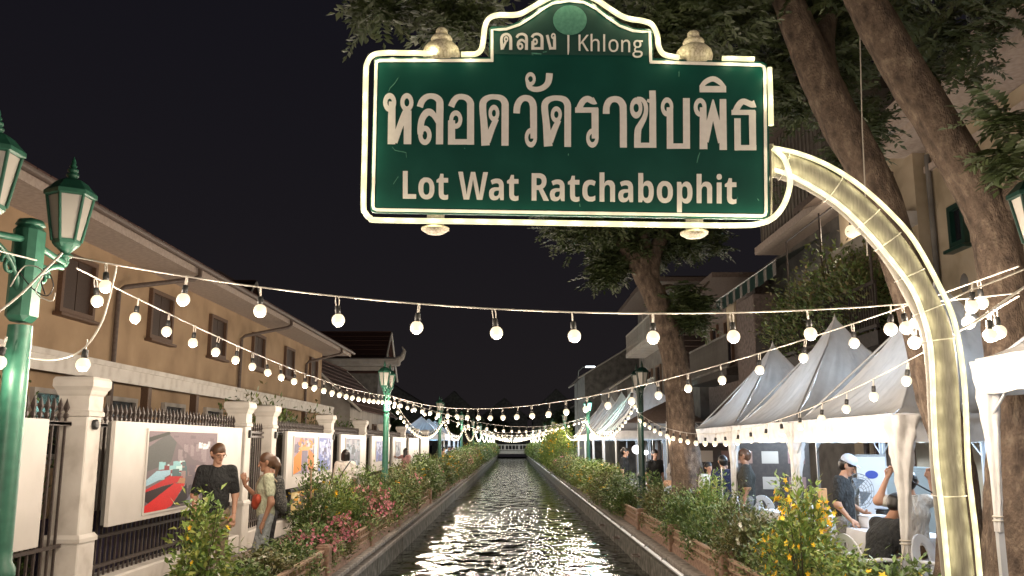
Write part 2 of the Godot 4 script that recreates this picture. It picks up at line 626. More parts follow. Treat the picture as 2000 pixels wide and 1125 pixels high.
func canal_sign() -> void:
	var t := thing("canal_sign", "green canal name sign with glowing outline on a curved pole", "sign")
	var edge := [[731, 117], [735, 112], [956, 112], [955, 56], [960, 52], [989, 51], [1014, 42], [1037, 28], [1059, 11], [1080, 0], [1112, -6], [1142, -2], [1166, 11], [1190, 30], [1213, 45], [1238, 55], [1270, 57], [1275, 62], [1276, 114], [1488, 121], [1497, 126], [1501, 135], [1503, 416], [1499, 424], [1492, 428], [732, 415], [725, 412], [723, 405]]
	var outer := []
	for q in edge:
		outer.append(S(q[0], q[1]))
	# the plate, 25 mm thick
	var flat_poly := PackedVector2Array()
	for p in outer:
		flat_poly.append(Vector2(p.x, p.y))
	var mb := MB.new()
	mb.prism(flat_poly, 0.025, Transform3D(Basis.IDENTITY, Vector3(0, 0, -SIGN_D)))
	obj("plate", mb, M.sign_green, t)
	# duller film on the raised crest
	var crest := PackedVector2Array()
	for q in [[964, 106], [964, 66], [991, 63], [1017, 54], [1041, 39], [1062, 24], [1081, 13], [1112, 8], [1139, 11], [1161, 23], [1184, 41], [1209, 57], [1236, 66], [1265, 68], [1267, 109]]:
		var p := S(q[0], q[1])
		crest.append(Vector2(p.x, p.y))
	mb = MB.new()
	mb.prism(crest, 0.001, Transform3D(Basis.IDENTITY, Vector3(0, 0, -SIGN_D + 0.002)))
	obj("crest_film", mb, M.sign_dull, t)
	# pale border line
	mb = MB.new()
	var one := [0.0, 0.0, 1.0]
	var bl := [[961, 120, 6], [961, 58.5, 5], [975, 58.3, 5], [989, 57.2, 5], [1014.6, 48.6, 5], [1038, 34, 5], [1059.6, 18, 5], [1079, 7, 5], [1112, 2, 5], [1140.6, 5, 5], [1164, 17, 5], [1187, 35, 5], [1210.8, 51, 5], [1236, 60.5, 5], [1255, 62.3, 5], [1269, 63, 5], [1271, 121.5, 6]]
	stroke(mb, bl, one, 0.004, 0.003, false)
	stroke(mb, [[963.5, 118.5, 6], [741, 118.5, 6], [736, 121, 6], [734.8, 127, 6], [728.6, 402, 6], [730, 407.5, 6], [736, 410, 6], [1488, 422, 6], [1494, 420, 6], [1496, 413, 6], [1493.5, 138, 6], [1491.5, 131, 6], [1485, 127.5, 6], [1269, 121.5, 6]], one, 0.0044, 0.003, false)
	obj("border", mb, M.sign_white, t)
	# faded round emblem and the dividing line below it
	mb = MB.new()
	var disc := PackedVector2Array()
	for i in 32:
		var p := S(1113 + 33 * cos(TAU * i / 32), 40 + 29 * sin(TAU * i / 32))
		disc.append(Vector2(p.x, p.y))
	mb.prism(disc, 0.002, Transform3D(Basis.IDENTITY, Vector3(0, 0, -SIGN_D + 0.005)))
	obj("emblem", mb, M.sign_faded, t)
	mb = MB.new()
	stroke(mb, [[1110, 68, 4], [1110, 100, 3.5], [1109.6, 107, 1.5]], one, 0.0035, 0.002, false)
	obj("divider", mb, M.sign_white, t)
	# the Thai lettering, one letter after another
	var A := [730.0, 130.0, 6.25]
	var B := [990.0, 130.0, 6.25]
	var C := [1220.0, 130.0, 6.25]
	var w: Material = M.sign_white
	glyph(t, [[195, 440, 80, 115, 28, 48], [[225, 430, 80], [221, 600, 90], [217, 950, 94]], [405, 440, 80, 113, 30, 50], [[255, 930, 70], [310, 760, 76], [375, 590, 78], [405, 520, 60]], [[414, 540, 94], [413, 950, 92]]], A, w)
	glyph(t, [[[563, 495, 76], [590, 425, 76], [640, 375, 70], [700, 362, 66], [760, 378, 76], [802, 420, 85], [808, 490, 88], [806, 600, 88], [803, 950, 88]], [[785, 690, 50], [740, 605, 66], [690, 560, 84], [640, 570, 84], [592, 640, 78], [572, 740, 76], [570, 830, 70]], [625, 842, 82, 118, 28, 52]], A, w)
	glyph(t, [[[945, 492, 76], [975, 425, 74], [1020, 378, 68], [1080, 370, 66], [1140, 390, 74], [1178, 440, 84], [1182, 520, 86], [1182, 955, 86]], [[908, 921, 66], [1223, 921, 66]], [[950, 660, 85], [950, 953, 88]], [1002, 650, 80, 112, 32, 50]], A, w)
	glyph(t, [[[1365, 965, 104], [1348, 720, 86], [1330, 490, 84], [1350, 415, 80], [1410, 378, 65], [1480, 372, 62], [1558, 390, 74], [1600, 445, 86], [1604, 540, 88], [1602, 967, 88]], [[1385, 920, 80], [1440, 765, 74], [1495, 640, 66]], [1467, 572, 66, 102, 24, 42]], A, w)
	glyph(t, [[[118, 572, 80], [128, 480, 80], [165, 412, 76], [220, 386, 72], [285, 405, 80], [320, 470, 85], [325, 600, 85], [327, 880, 80]], [293, 870, 75, 118, 32, 55]], B, w)
	glyph(t, [[288, 155, 64, 84, 28, 36], [[248, 170, 40], [268, 245, 54], [325, 278, 60], [400, 276, 64], [470, 240, 70], [508, 180, 78], [520, 84, 84]]], B, w)
	glyph(t, [[[505, 975, 106], [482, 710, 86], [461, 490, 82], [490, 422, 78], [550, 392, 65], [620, 386, 62], [698, 405, 76], [738, 460, 82], [742, 560, 82], [742, 982, 82]], [[525, 920, 80], [580, 770, 74], [632, 655, 64]], [603, 588, 68, 100, 26, 42]], B, w)
	glyph(t, [[[1080, 416, 92], [1050, 425, 76], [985, 396, 74], [932, 422, 74], [896, 480, 74], [870, 540, 70]], [[833, 533, 64], [1113, 533, 64]], [[1075, 515, 86], [1078, 880, 84]], [1043, 875, 76, 117, 34, 52]], B, w)
	glyph(t, [[[1212, 578, 84], [1216, 490, 80], [1248, 425, 78], [1302, 400, 72], [1368, 412, 80], [1410, 465, 85], [1420, 550, 85], [1422, 990, 85]]], B, w)
	glyph(t, [[140, 508, 76, 128, 32, 52], [[150, 396, 48], [208, 402, 48], [252, 460, 50], [260, 545, 52], [238, 630, 62], [192, 715, 76], [160, 790, 82], [155, 990, 82]], [[338, 296, 78], [342, 440, 80], [343, 993, 86]], [[272, 413, 34], [318, 430, 46]], [[115, 963, 60], [385, 963, 60]]], C, w)
	glyph(t, [[517, 495, 76, 116, 34, 54], [[551, 500, 78], [553, 1005, 78]], [[515, 973, 64], [796, 973, 64]], [[752, 388, 84], [755, 1005, 84]]], C, w)
	glyph(t, [[920, 500, 78, 114, 30, 54], [[957, 500, 80], [958, 740, 86], [962, 1010, 96]], [[982, 920, 84], [1040, 660, 76], [1078, 405, 16]], [[1078, 405, 16], [1112, 640, 76], [1180, 930, 84]], [[1198, 400, 80], [1202, 1020, 90]]], C, w)
	glyph(t, [[[914, 278, 76], [1238, 278, 76]], [[930, 255, 50], [985, 190, 60], [1075, 152, 64], [1155, 190, 60], [1215, 255, 46]]], C, w)
	glyph(t, [[[1592, 455, 92], [1545, 464, 74], [1455, 428, 70], [1408, 452, 76], [1370, 510, 76], [1340, 570, 70]], [[1303, 562, 62], [1592, 562, 62]], [[1557, 545, 84], [1563, 1022, 82]], [[1338, 992, 64], [1606, 992, 64]], [[1375, 635, 78], [1378, 1022, 80]]], C, w)
	# the small word in the crest
	var D := [930.0, 0.0, 5.5556]
	glyph(t, [[[285, 540, 36], [274, 435, 30], [290, 388, 28], [330, 372, 26], [362, 390, 28], [375, 430, 32], [375, 543, 34]], [325, 428, 24, 33, 9, 14], [[292, 520, 28], [322, 452, 24]]], D, w, 0.0008)
	glyph(t, [[[440, 410, 30], [460, 382, 26], [500, 372, 26], [533, 386, 28], [546, 420, 30], [545, 543, 34]], [[542, 470, 20], [500, 437, 26], [462, 455, 28], [452, 500, 26]], [478, 505, 34, 39, 12, 17]], D, w, 0.0008)
	glyph(t, [[[605, 408, 30], [625, 380, 26], [665, 372, 26], [700, 388, 28], [714, 420, 32], [714, 540, 34]], [[598, 528, 26], [730, 528, 26]], [[615, 450, 32], [615, 540, 34]], [640, 455, 30, 37, 11, 15]], D, w, 0.0008)
	glyph(t, [[838, 395, 26, 33, 10, 15], [[850, 398, 30], [850, 540, 34]], [[858, 527, 26], [800, 527, 26]], [[808, 540, 30], [770, 384, 28]]], D, w, 0.0008)
	mb = MB.new()
	stroke(mb, [[601, 578, 10], [650, 583, 16], [708, 588, 12]], D, 0.003, 0.001, false)
	stroke(mb, [[724, 569, 8], [765, 562, 10]], D, 0.003, 0.001, false)
	stroke(mb, [[604, 596, 6], [622, 597, 8]], D, 0.003, 0.001, false)
	stuff(obj("paint_remnant", mb, M.sign_faded, t))
	latin(t, "Khlong", 1126, 99.6, 1256, 103, 31.5, M.sign_white, 0.0008, 400)
	latin(t, "Lot Wat Ratchabophit", 781, 388, 1441, 398, 54, M.sign_white)
	# scratches in the paint
	mb = MB.new()
	for q in [[[778, 152, 1.2], [771, 163, 1.8], [762, 172, 1.2], [759, 179, 1]], [[766, 287, 1], [772, 294, 1.6], [793, 298, 1.2], [794, 308, 1]], [[1110, 300, 1.5], [1110, 304, 2.2]], [[1367, 298, 1], [1364, 305, 2], [1361, 318, 1.2]], [[1132, 398, 1], [1133, 404, 2]], [[768, 360, 1], [778, 345, 1]], [[1326, 140, 1], [1326, 150, 1.6]], [[907, 289, 2], [908, 291, 2]], [[1479, 388, 1], [1482, 392, 2]]]:
		stroke(mb, q, one, 0.0028, 0.001, false)
	stuff(obj("scratches", mb, M.sign_faded, t))
	# two upright pipes behind the plate with gourd finials above and caps below
	for x in [860.0, 1361.0]:
		var y0 := 440.0 if x < 1000.0 else 448.0
		var top := S(x, 112 if x < 1000 else 118, -0.07)
		var bot := S(x - 12 if x < 1000 else x, y0, -0.07)
		mb = MB.new()
		mb.bar(bot, top, 0.05, 16)
		obj("upright_pipe", mb, M.pole_paint, t)
		mb = MB.new()
		var k := 0.00305
		mb.lathe([[0.0, -0.01], [30 * k, -0.005], [35 * k, 10 * k], [36.5 * k, 18 * k], [34 * k, 28 * k], [27 * k, 36 * k], [19 * k, 40 * k], [17 * k, 41 * k], [20.5 * k, 43 * k], [21 * k, 48 * k], [18.5 * k, 53 * k], [12 * k, 55 * k], [10.5 * k, 56 * k], [11.8 * k, 60 * k], [11.5 * k, 67 * k], [8 * k, 71 * k], [0.0, 72 * k]], 24, Transform3D(Basis.IDENTITY, top))
		obj("finial", mb, M.old_gold, t)
		mb = MB.new()
		mb.lathe([[0.0, -0.035], [0.05, -0.03], [0.078, -0.012], [0.082, 0.0], [0.05, 0.012]], 20, Transform3D(Basis.IDENTITY, bot))
		obj("end_cap", mb, M.old_gold, t)
	# the curved pole, from the back of the plate down to the bank
	var pole_px := [[1440, 296], [1500, 304], [1553, 319], [1610, 345], [1665, 382], [1720, 435], [1770, 497], [1808, 565], [1832, 612], [1847, 662], [1855, 730], [1859, 800], [1864, 902], [1870, 970], [1879, 1045], [1888, 1130]]
	var path := px_path(pole_px, -0.09, 4)
	var last: Vector3 = path[path.size() - 1]
	path.append(Vector3(last.x + 0.03, 0.25, last.z))
	path.append(Vector3(last.x + 0.04, -0.1, last.z))
	mb = MB.new()
	mb.tube(path, 0.082, 24)
	obj("pole", mb, M.pole_paint, t)
	mb = MB.new()
	mb.lathe([[0.0, -0.1], [0.19, -0.1], [0.19, 0.02], [0.17, 0.035], [0.09, 0.035]], 24, Transform3D(Basis.IDENTITY, Vector3(last.x + 0.04, 0.0, last.z)))
	obj("base_plate", mb, M.pole_paint, t)
	mb = MB.new()
	mb.cbox(S(1508, 312, -0.07), Vector3(0.03, 0.2, 0.14), 0.005)
	mb.bar(S(1507, 284, 0.0), S(1506, 424, 0.0), 0.006, 6)
	obj("bracket", mb, M.pole_paint, t)
	# glowing outline
	var f := 0.01
	neon(t, px_path([[866, 106], [800, 105], [748, 105], [728, 110], [718, 124], [715, 150], [713, 280], [710.5, 398], [714, 416], [724, 427], [745, 431], [920, 433.5], [1100, 436.5], [1300, 440], [1440, 441], [1480, 438], [1508, 427], [1528, 404], [1540, 372], [1541, 345], [1531, 312], [1508, 290]], f, 4), 0.0165, 0.007, 0.12)
	neon(t, px_path([[901, 107.5], [928, 107], [940, 98], [944, 80], [947, 55], [955, 38], [972, 31], [1000, 31], [1018, 28], [1036, 18], [1055, 7], [1085, -8], [1112, -13], [1140, -9], [1166, 2], [1190, 18], [1212, 32], [1232, 39], [1254, 42], [1273, 50], [1283, 70], [1286, 92], [1297, 108], [1326, 114]], f, 4), 0.0165, 0.007, 0.12)
	neon(t, px_path([[1410, 115.5], [1440, 116], [1472, 117]], f, 4), 0.0155, 0.007, 0.12)
	neon(t, px_path([[1502, 134], [1504, 190], [1505, 246]], f, 4), 0.0155, 0.007, 0.15)
	# glowing tubes on both flanks of the pole
	var flank := -0.02
	neon(t, px_path([[1508, 286], [1560, 297], [1620, 321], [1680, 359], [1740, 412], [1790, 470], [1842, 565], [1866, 622], [1880, 690], [1889, 775], [1894, 900], [1900, 963], [1910, 1044], [1918, 1130]], flank, 4), 0.015, 0.003, 0.09)
	neon(t, px_path([[1508, 328], [1545, 340], [1600, 370], [1650, 405], [1700, 455], [1750, 515], [1780, 556], [1800, 598], [1819, 664], [1825, 741], [1827, 810], [1832, 900], [1837, 945], [1847, 1032], [1856, 1130]], flank, 4), 0.015, 0.003, 0.09)
	# ties that hold the tubes to the pole
	for i in [7, 14, 19, 22, 26, 31, 36, 52]:
		var a: Vector3 = path[i]
		var dirv: Vector3 = (path[i + 1] - path[i - 1]).normalized()
		var n1 := Vector3(0, 0, 1)
		n1 = (n1 - dirv * n1.dot(dirv)).normalized()
		var n2 := dirv.cross(n1)
		var loop := []
		for j in 25:
			var g := TAU * j / 24
			loop.append(a + (n1 * cos(g) + n2 * sin(g)) * 0.087)
		mb = MB.new()
		mb.tube(loop, 0.0035, 5, false)
		obj("cable_tie", mb, M.cable, t)


# ---------------------------------------------------------------- canal, banks and left side
func sheet(x0: float, x1: float, y: float, d0: float, d1: float) -> MB:
	var mb := MB.new()
	mb.face([Vector3(x0, y, -d0), Vector3(x1, y, -d0), Vector3(x1, y, -d1), Vector3(x0, y, -d1)], Vector3.UP)
	return mb


func banks() -> void:
	var mb := MB.new()
	for q in [[-400.0, -2.64, -8.0, 160.0], [2.72, 400.0, -8.0, 160.0], [-400.0, 400.0, 160.0, 900.0]]:
		mb.append(sheet(q[0], q[1], 0.0, q[2], q[3]), Transform3D.IDENTITY)
	struct("ground", mb, M.ground)
	struct("walkway", sheet(-4.42, -3.22, 0.006, -6.0, 155.0), M.paving)
	mb = MB.new()
	for x in [-3.17, 3.5]:
		mb.cbox(Vector3(x, 0.04, -72), Vector3(0.1, 0.16, 160), 0.012)
	struct("planter_kerb", mb, M.concrete)
	struct("soil_left", sheet(-3.12, -2.64, 0.05, -6.0, 150.0), M.soil)
	struct("soil_right", sheet(2.72, 3.45, 0.05, -6.0, 150.0), M.soil)
	# water with real ripples
	mb = MB.new()
	var rows := []
	var d := 12.0
	while d < 160.0:
		rows.append(d)
		d += d * 0.003
	var cols := 112
	var pts := PackedVector3Array()
	var waves := []
	var r := RandomNumberGenerator.new()
	r.seed = 5
	for i in 20:
		var L := 0.2 * pow(1.2, i % 11)
		var a := r.randf_range(-1.25, 1.25) + (PI / 2 if i % 3 else 0.0)
		waves.append([cos(a) * TAU / L, sin(a) * TAU / L, r.randf() * TAU, L * 0.0028])
	for dd in rows:
		for j in cols:
			var x := -2.47 + 4.94 * j / (cols - 1)
			var y := -0.55
			for w in waves:
				y += sin(x * w[0] + dd * w[1] + w[2]) * w[3]
			pts.append(Vector3(x, y, -dd))
	mb.surf(pts, rows.size(), cols)
	var wm := flat(0.010, 0.013, 0.006, 0.03)
	wm.metallic_specular = 0.35
	wm.heightmap_enabled = true
	wm.heightmap_texture = noise_tex(0.02, 0, 4)
	wm.heightmap_scale = 0.12
	wm.uv1_triplanar = true
	wm.uv1_world_triplanar = true
	wm.uv1_scale = Vector3(1.0 / 1.3, 1.0 / 1.3, 1.0 / 0.9)
	struct("water", mb, wm)
	# canal walls of cast panels with joints, under two nosings on the left and one on the right
	for side in [-1.0, 1.0]:
		var x0 := 2.40 if side < 0 else 2.46
		var wall := MB.new()
		wall.span(Vector3(side * (x0 + 0.05), -1.6, 2.0), Vector3(side * (x0 + 0.24), -0.02, -158.0))
		var s := struct("canal_wall", wall, M.canal_wall)
		var pm := MB.new()
		pm.cbox(Vector3.ZERO, Vector3(0.09, 1.3, 1.77), 0.012)
		var pmesh := pm.mesh()
		var z := 8.0
		while z < 60.0:
			var p := obj("wall_panel", pmesh, M.canal_wall, s, Vector3(side * (x0 + 0.045 - rng.randf() * 0.012), -0.86, -z))
			p.rotation.y = rng.randf_range(-0.004, 0.004)
			z += 1.8
		var rest := MB.new()
		while z < 157.0:
			rest.box(Vector3(side * (x0 + 0.045), -0.86, -z), Vector3(0.09, 1.3, 1.77))
			z += 1.8
		stuff(obj("far_wall_panels", rest, M.canal_wall, s))
		var cap := MB.new()
		if side < 0:
			cap.cbox(Vector3(-2.50, -0.03, -77), Vector3(0.28, 0.07, 160), 0.012)
			cap.cbox(Vector3(-2.48, -0.16, -77), Vector3(0.30, 0.08, 160), 0.012)
		else:
			cap.cbox(Vector3(2.60, -0.05, -77), Vector3(0.28, 0.11, 160), 0.014)
		struct("coping", cap, M.concrete)
	# white water pipe clipped along the right wall
	var t := thing("water_pipe", "white pipe clipped along the top of the right canal wall", "pipe")
	mb = MB.new()
	mb.bar(Vector3(2.405, -0.07, -6.0), Vector3(2.405, -0.07, -157.0), 0.03, 10)
	obj("pipe", mb, M.plastic_white, t)
	var cl := MB.new()
	cl.cbox(Vector3.ZERO, Vector3(0.075, 0.09, 0.05), 0.01)
	var clm := cl.mesh()
	for i in 30:
		obj("clip", clm, M.metal_grey, t, Vector3(2.415, -0.07, -(9.0 + 1.8 * i)))
	# mooring brackets on the right wall, near the water
	for i in 3:
		var dd := 17.5 + i * 3.2
		var b := thing("wall_bracket", "%s rusty step bracket on the right canal wall just above the water" % ["nearest", "middle", "farthest"][i], "bracket", Vector3(2.46, -0.36, -dd))
		mb = MB.new()
		mb.tube([Vector3(0.05, 0, 0.16), Vector3(-0.12, 0, 0.16), Vector3(-0.13, 0, 0.14), Vector3(-0.13, 0, -0.14), Vector3(-0.12, 0, -0.16), Vector3(0.05, 0, -0.16)], 0.014, 6)
		obj("rung", mb, M.gutter, b)
		mb = MB.new()
		mb.cbox(Vector3(0.0, 0.0, 0.0), Vector3(0.02, 0.1, 0.42), 0.004)
		obj("plate", mb, M.gutter, b)


const ORD := ["first", "second", "third", "fourth", "fifth", "sixth", "seventh", "eighth", "ninth", "tenth", "eleventh", "twelfth", "thirteenth", "fourteenth", "fifteenth", "sixteenth", "seventeenth", "eighteenth", "nineteenth", "twentieth"]


func nth(i: int) -> String:
	return ORD[i] if i < ORD.size() else "twenty-" + ORD[i - 20] if i < 29 else "far"


func low_fences() -> void:
	var post := MB.new()
	post.cbox(Vector3(0, 0.14, 0), Vector3(0.19, 0.56, 0.2), 0.015)
	post.cbox(Vector3(0, 0.425, 0), Vector3(0.15, 0.02, 0.16), 0.008)
	var pm := post.mesh()
	var vb := MB.new()
	vb.cbox(Vector3.ZERO, Vector3(0.045, 0.24, 0.03), 0.005)
	var hb := MB.new()
	hb.cbox(Vector3.ZERO, Vector3(0.06, 0.036, 3.5), 0.006)
	var base := MB.new()
	base.cbox(Vector3.ZERO, Vector3(0.1, 0.16, 3.5), 0.01)
	var vm := vb.mesh()
	var hm := hb.mesh()
	var bm := base.mesh()
	var joined := MB.new()
	for i in 18:
		joined.box(Vector3(0, 0, -1.66 + 0.195 * i), Vector3(0.045, 0.24, 0.03))
	var jm := joined.mesh()
	for side in [-1.0, 1.0]:
		var x := -2.52 if side < 0 else 2.70
		var d0 := 8.4 if side < 0 else 7.65
		var word := "left" if side < 0 else "right"
		for k in 40:
			var d := d0 + 3.7 * k
			var seen := k < 12
			var p := obj("fence_post", pm, M.red_concrete)
			p.position = Vector3(x, 0, -d)
			p.rotation.y = rng.randf_range(-0.05, 0.05)
			p.rotation.z = rng.randf_range(-0.02, 0.02)
			tag(p, ("stubby reddish concrete post of the low fence, %s along the %s canal edge" % [nth(k), word]) if seen else "tiny distant concrete fence post on the %s canal edge towards the bridge" % word, "fence post", "low fence posts along the %s edge" % word)
			if k > 28:
				continue
			var t := thing("lattice_fence", ("low concrete lattice between the %s and %s %s posts" % [nth(k), nth(k + 1), word]) if seen else "tiny distant stretch of lattice fence on the %s canal edge" % word, "fence", Vector3(x, 0, -d - 1.85), 0.0, "low lattice fences along the %s edge" % word)
			obj("base_beam", bm, M.red_concrete, t, Vector3(0, 0.05, 0))
			for y in [0.135, 0.245, 0.355]:
				obj("rail", hm, M.lattice, t, Vector3(0, y, 0))
			if k < 5:
				for i in 18:
					obj("slat", vm, M.lattice, t, Vector3(0, 0.245, -1.66 + 0.195 * i))
			else:
				stuff(obj("slats", jm, M.lattice, t, Vector3(0, 0.245, 0)))


func pillar(d: float, label: String, fit: int) -> void:
	var t := thing("gate_pillar", label, "pillar", Vector3(-4.64, 0, -d), 0.0, "white fence pillars")
	var q := sqrt(0.5)
	var mb := MB.new()
	mb.cbox(Vector3(0, 0.38, 0), Vector3(0.37, 0.8, 0.37), 0.012)
	mb.facets([[0.4 * q, 0.76], [0.4 * q, 0.8], [0.35 * q, 0.84]], 4, Transform3D.IDENTITY, PI / 4)
	obj("plinth", mb, M.white_paint, t)
	mb = MB.new()
	mb.cbox(Vector3(0, 1.44, 0), Vector3(0.32, 1.24, 0.32), 0.012)
	obj("shaft", mb, M.white_paint, t)
	mb = MB.new()
	mb.facets([[0.322 * q, 2.05], [0.36 * q, 2.06], [0.36 * q, 2.1], [0.322 * q, 2.12], [0.322 * q, 2.27], [0.35 * q, 2.29], [0.38 * q, 2.33], [0.43 * q, 2.37], [0.43 * q, 2.44], [0.4 * q, 2.47], [0.0, 2.5]], 4, Transform3D.IDENTITY, PI / 4)
	obj("cap", mb, M.white_paint, t)
	mb = MB.new()
	if fit == 0:
		mb.lathe([[0.0, 0.0], [0.05, 0.0], [0.055, 0.01], [0.055, 0.035], [0.04, 0.045], [0.0, 0.045]], 16, Transform3D(Basis(Vector3(0, 0, 1), -PI / 2), Vector3(0.16, 1.97, 0.02)))
	else:
		mb.cbox(Vector3(0.18, 1.93, -0.02), Vector3(0.05, 0.13, 0.07), 0.008)
	obj("wall_fitting", mb, M.socket, t)


func iron_fence(d0: float, d1: float, label: String, single: bool, tall := 2.24) -> void:
	var t := thing("iron_fence", label, "fence", Vector3(-4.66, 0, -d0), 0.0, "spear topped iron fences between white pillars")
	var n := int((d1 - d0) / 0.125)
	var pk := MB.new()
	pk.box(Vector3(0, (0.3 + tall - 0.22) * 0.5, 0), Vector3(0.022, tall - 0.52, 0.022))
	pk.facets([[0.011, tall - 0.22], [0.026, tall - 0.2], [0.026, tall - 0.17], [0.012, tall - 0.15], [0.034, tall - 0.1], [0.0, tall]], 4, Transform3D.IDENTITY, PI / 4)
	var pm := pk.mesh()
	var all := MB.new()
	for i in n:
		var at := Vector3(0, 0, -(d1 - d0) * (i + 0.5) / n)
		if single:
			obj("picket", pm, M.iron, t, at)
		else:
			all.append(pk, Transform3D(Basis.IDENTITY, at))
	if not single:
		stuff(obj("pickets", all, M.iron, t))
	for y in [0.42, 0.74, 1.97, tall - 0.26]:
		var mb := MB.new()
		mb.box(Vector3(0.012, y, -(d1 - d0) * 0.5), Vector3(0.045, 0.035, d1 - d0))
		obj("rail", mb, M.iron, t)
	var base := MB.new()
	base.cbox(Vector3(0, 0.15, -(d1 - d0) * 0.5), Vector3(0.36, 0.3, d1 - d0), 0.02)
	obj("plinth", base, M.white_paint, t)


# a picture laid on a quad in the plane facing the canal
func print_quad(x: float, d0: float, d1: float, y0: float, y1: float) -> MB:
	var mb := MB.new()
	mb.has_uv = true
	mb.face([Vector3(x, y0, -d0), Vector3(x, y0, -d1), Vector3(x, y1, -d1), Vector3(x, y1, -d0)], Vector3(1, 0, 0))
	for i in mb.v.size():
		mb.uv[i] = Vector2((-mb.v[i].z - d0) / (d1 - d0), (y1 - mb.v[i].y) / (y1 - y0))
	return mb


func poly_on(im: Image, pts: Array, c: Color, grain := 0.06) -> void:
	var poly := PackedVector2Array()
	var w := im.get_width()
	var h := im.get_height()
	var lo := Vector2(9, 9)
	var hi := Vector2(-9, -9)
	for p in pts:
		var q := Vector2(p[0], p[1])
		poly.append(q)
		lo = lo.min(q)
		hi = hi.max(q)
	for y in range(maxi(0, int(lo.y * h)), mini(h, int(hi.y * h) + 1)):
		for x in range(maxi(0, int(lo.x * w)), mini(w, int(hi.x * w) + 1)):
			if Geometry2D.is_point_in_polygon(Vector2((x + 0.5) / w, (y + 0.5) / h), poly):
				var k := 1.0 + (rng.randf() - 0.5) * grain * 2.0
				im.set_pixel(x, y, Color(c.r * k, c.g * k, c.b * k))


func print_mat(im: Image) -> StandardMaterial3D:
	var m := StandardMaterial3D.new()
	m.albedo_texture = ImageTexture.create_from_image(im)
	m.roughness = 0.6
	m.metallic_specular = 0.3
	return m


func speckle(im: Image, n: int, box: Array, cols: Array, size: float) -> void:
	for i in n:
		var x := rng.randf_range(box[0], box[2])
		var y := rng.randf_range(box[1], box[3])
		var s := size * rng.randf_range(0.4, 1.4)
		var c: Color = cols[rng.randi() % cols.size()]
		var q := s * rng.randf_range(0.4, 2.0)
		poly_on(im, [[x, y], [x + s, y + s * 0.1], [x + s, y + q], [x, y + q]], c)


func picture_market() -> StandardMaterial3D:
	var im := Image.create(224, 160, false, Image.FORMAT_RGB8)
	im.fill(Color(0.42, 0.38, 0.40))
	poly_on(im, [[0, 0], [1, 0], [1, 0.5], [0.62, 0.38], [0.25, 0.03], [0, 0.22]], Color(0.48, 0.42, 0.45))
	poly_on(im, [[0, 0.2], [0.24, 0.02], [0.36, 0.14], [0.3, 0.4], [0, 0.5]], Color(0.33, 0.34, 0.34))
	poly_on(im, [[0.0, 0.08], [0.25, 0.0], [0.27, 0.03], [0.0, 0.14]], Color(0.2, 0.22, 0.2))
	speckle(im, 40, [0.3, 0.04, 1.0, 0.4], [Color(0.5, 0.44, 0.47), Color(0.42, 0.37, 0.4), Color(0.55, 0.5, 0.52)], 0.06)
	speckle(im, 7, [0.68, 0.12, 0.85, 0.2], [Color(0.85, 0.88, 0.9), Color(0.7, 0.72, 0.76)], 0.05)
	speckle(im, 30, [0.1, 0.36, 0.5, 0.55], [Color(0.55, 0.75, 0.78), Color(0.75, 0.88, 0.88), Color(0.3, 0.4, 0.42), Color(0.5, 0.2, 0.22)], 0.07)
	speckle(im, 40, [0.4, 0.45, 0.95, 0.8], [Color(0.25, 0.22, 0.25), Color(0.4, 0.36, 0.4), Color(0.6, 0.5, 0.5), Color(0.32, 0.28, 0.34)], 0.08)
	poly_on(im, [[0, 0.6], [0.12, 0.5], [0.3, 0.5], [0.3, 0.56], [0, 0.68]], Color(0.6, 0.75, 0.82))
	poly_on(im, [[0, 0.72], [0.3, 0.58], [0.48, 0.6], [0.44, 0.67], [0.2, 0.7], [0, 0.75]], Color(0.75, 0.10, 0.12))
	poly_on(im, [[0, 0.75], [0.22, 0.7], [0.36, 0.68], [0.05, 0.9], [0, 0.86]], Color(0.16, 0.1, 0.11))
	poly_on(im, [[0.0, 1], [0.0, 0.92], [0.36, 0.68], [0.52, 0.7], [0.34, 0.97], [0.26, 1]], Color(0.82, 0.12, 0.12))
	poly_on(im, [[0.4, 0.68], [0.44, 0.61], [0.52, 0.63], [0.51, 0.7]], Color(0.7, 0.5, 0.36))
	poly_on(im, [[0.34, 0.98], [0.54, 0.7], [0.56, 0.9], [0.5, 0.96]], Color(0.14, 0.12, 0.14))
	poly_on(im, [[0.52, 0.97], [0.66, 0.78], [0.76, 0.85], [0.76, 0.97]], Color(0.5, 0.5, 0.56))
	return print_mat(im)


func picture_hall(a: Color, b: Color, c: Color, warm: bool) -> StandardMaterial3D:
	var im := Image.create(96, 96, false, Image.FORMAT_RGB8)
	im.fill(b)
	speckle(im, 50, [0, 0, 1, 0.4], [a, c, b.lightened(0.3)], 0.14)
	if warm:
		poly_on(im, [[0, 0.55], [0.35, 0.3], [0.36, 0.9], [0, 1]], a)
		poly_on(im, [[1, 0.5], [0.68, 0.3], [0.68, 0.9], [1, 1]], a.darkened(0.15))
		poly_on(im, [[0.36, 0.34], [0.66, 0.34], [0.66, 1], [0.36, 1]], c)
		poly_on(im, [[0.25, 0.26], [0.78, 0.26], [0.74, 0.36], [0.3, 0.36]], a.lightened(0.2))
	else:
		poly_on(im, [[0.3, 1], [0.4, 0.3], [0.6, 0.3], [0.75, 1]], c)
		speckle(im, 30, [0.1, 0.4, 0.9, 1.0], [a, b, c.lightened(0.2)], 0.12)
	return print_mat(im)


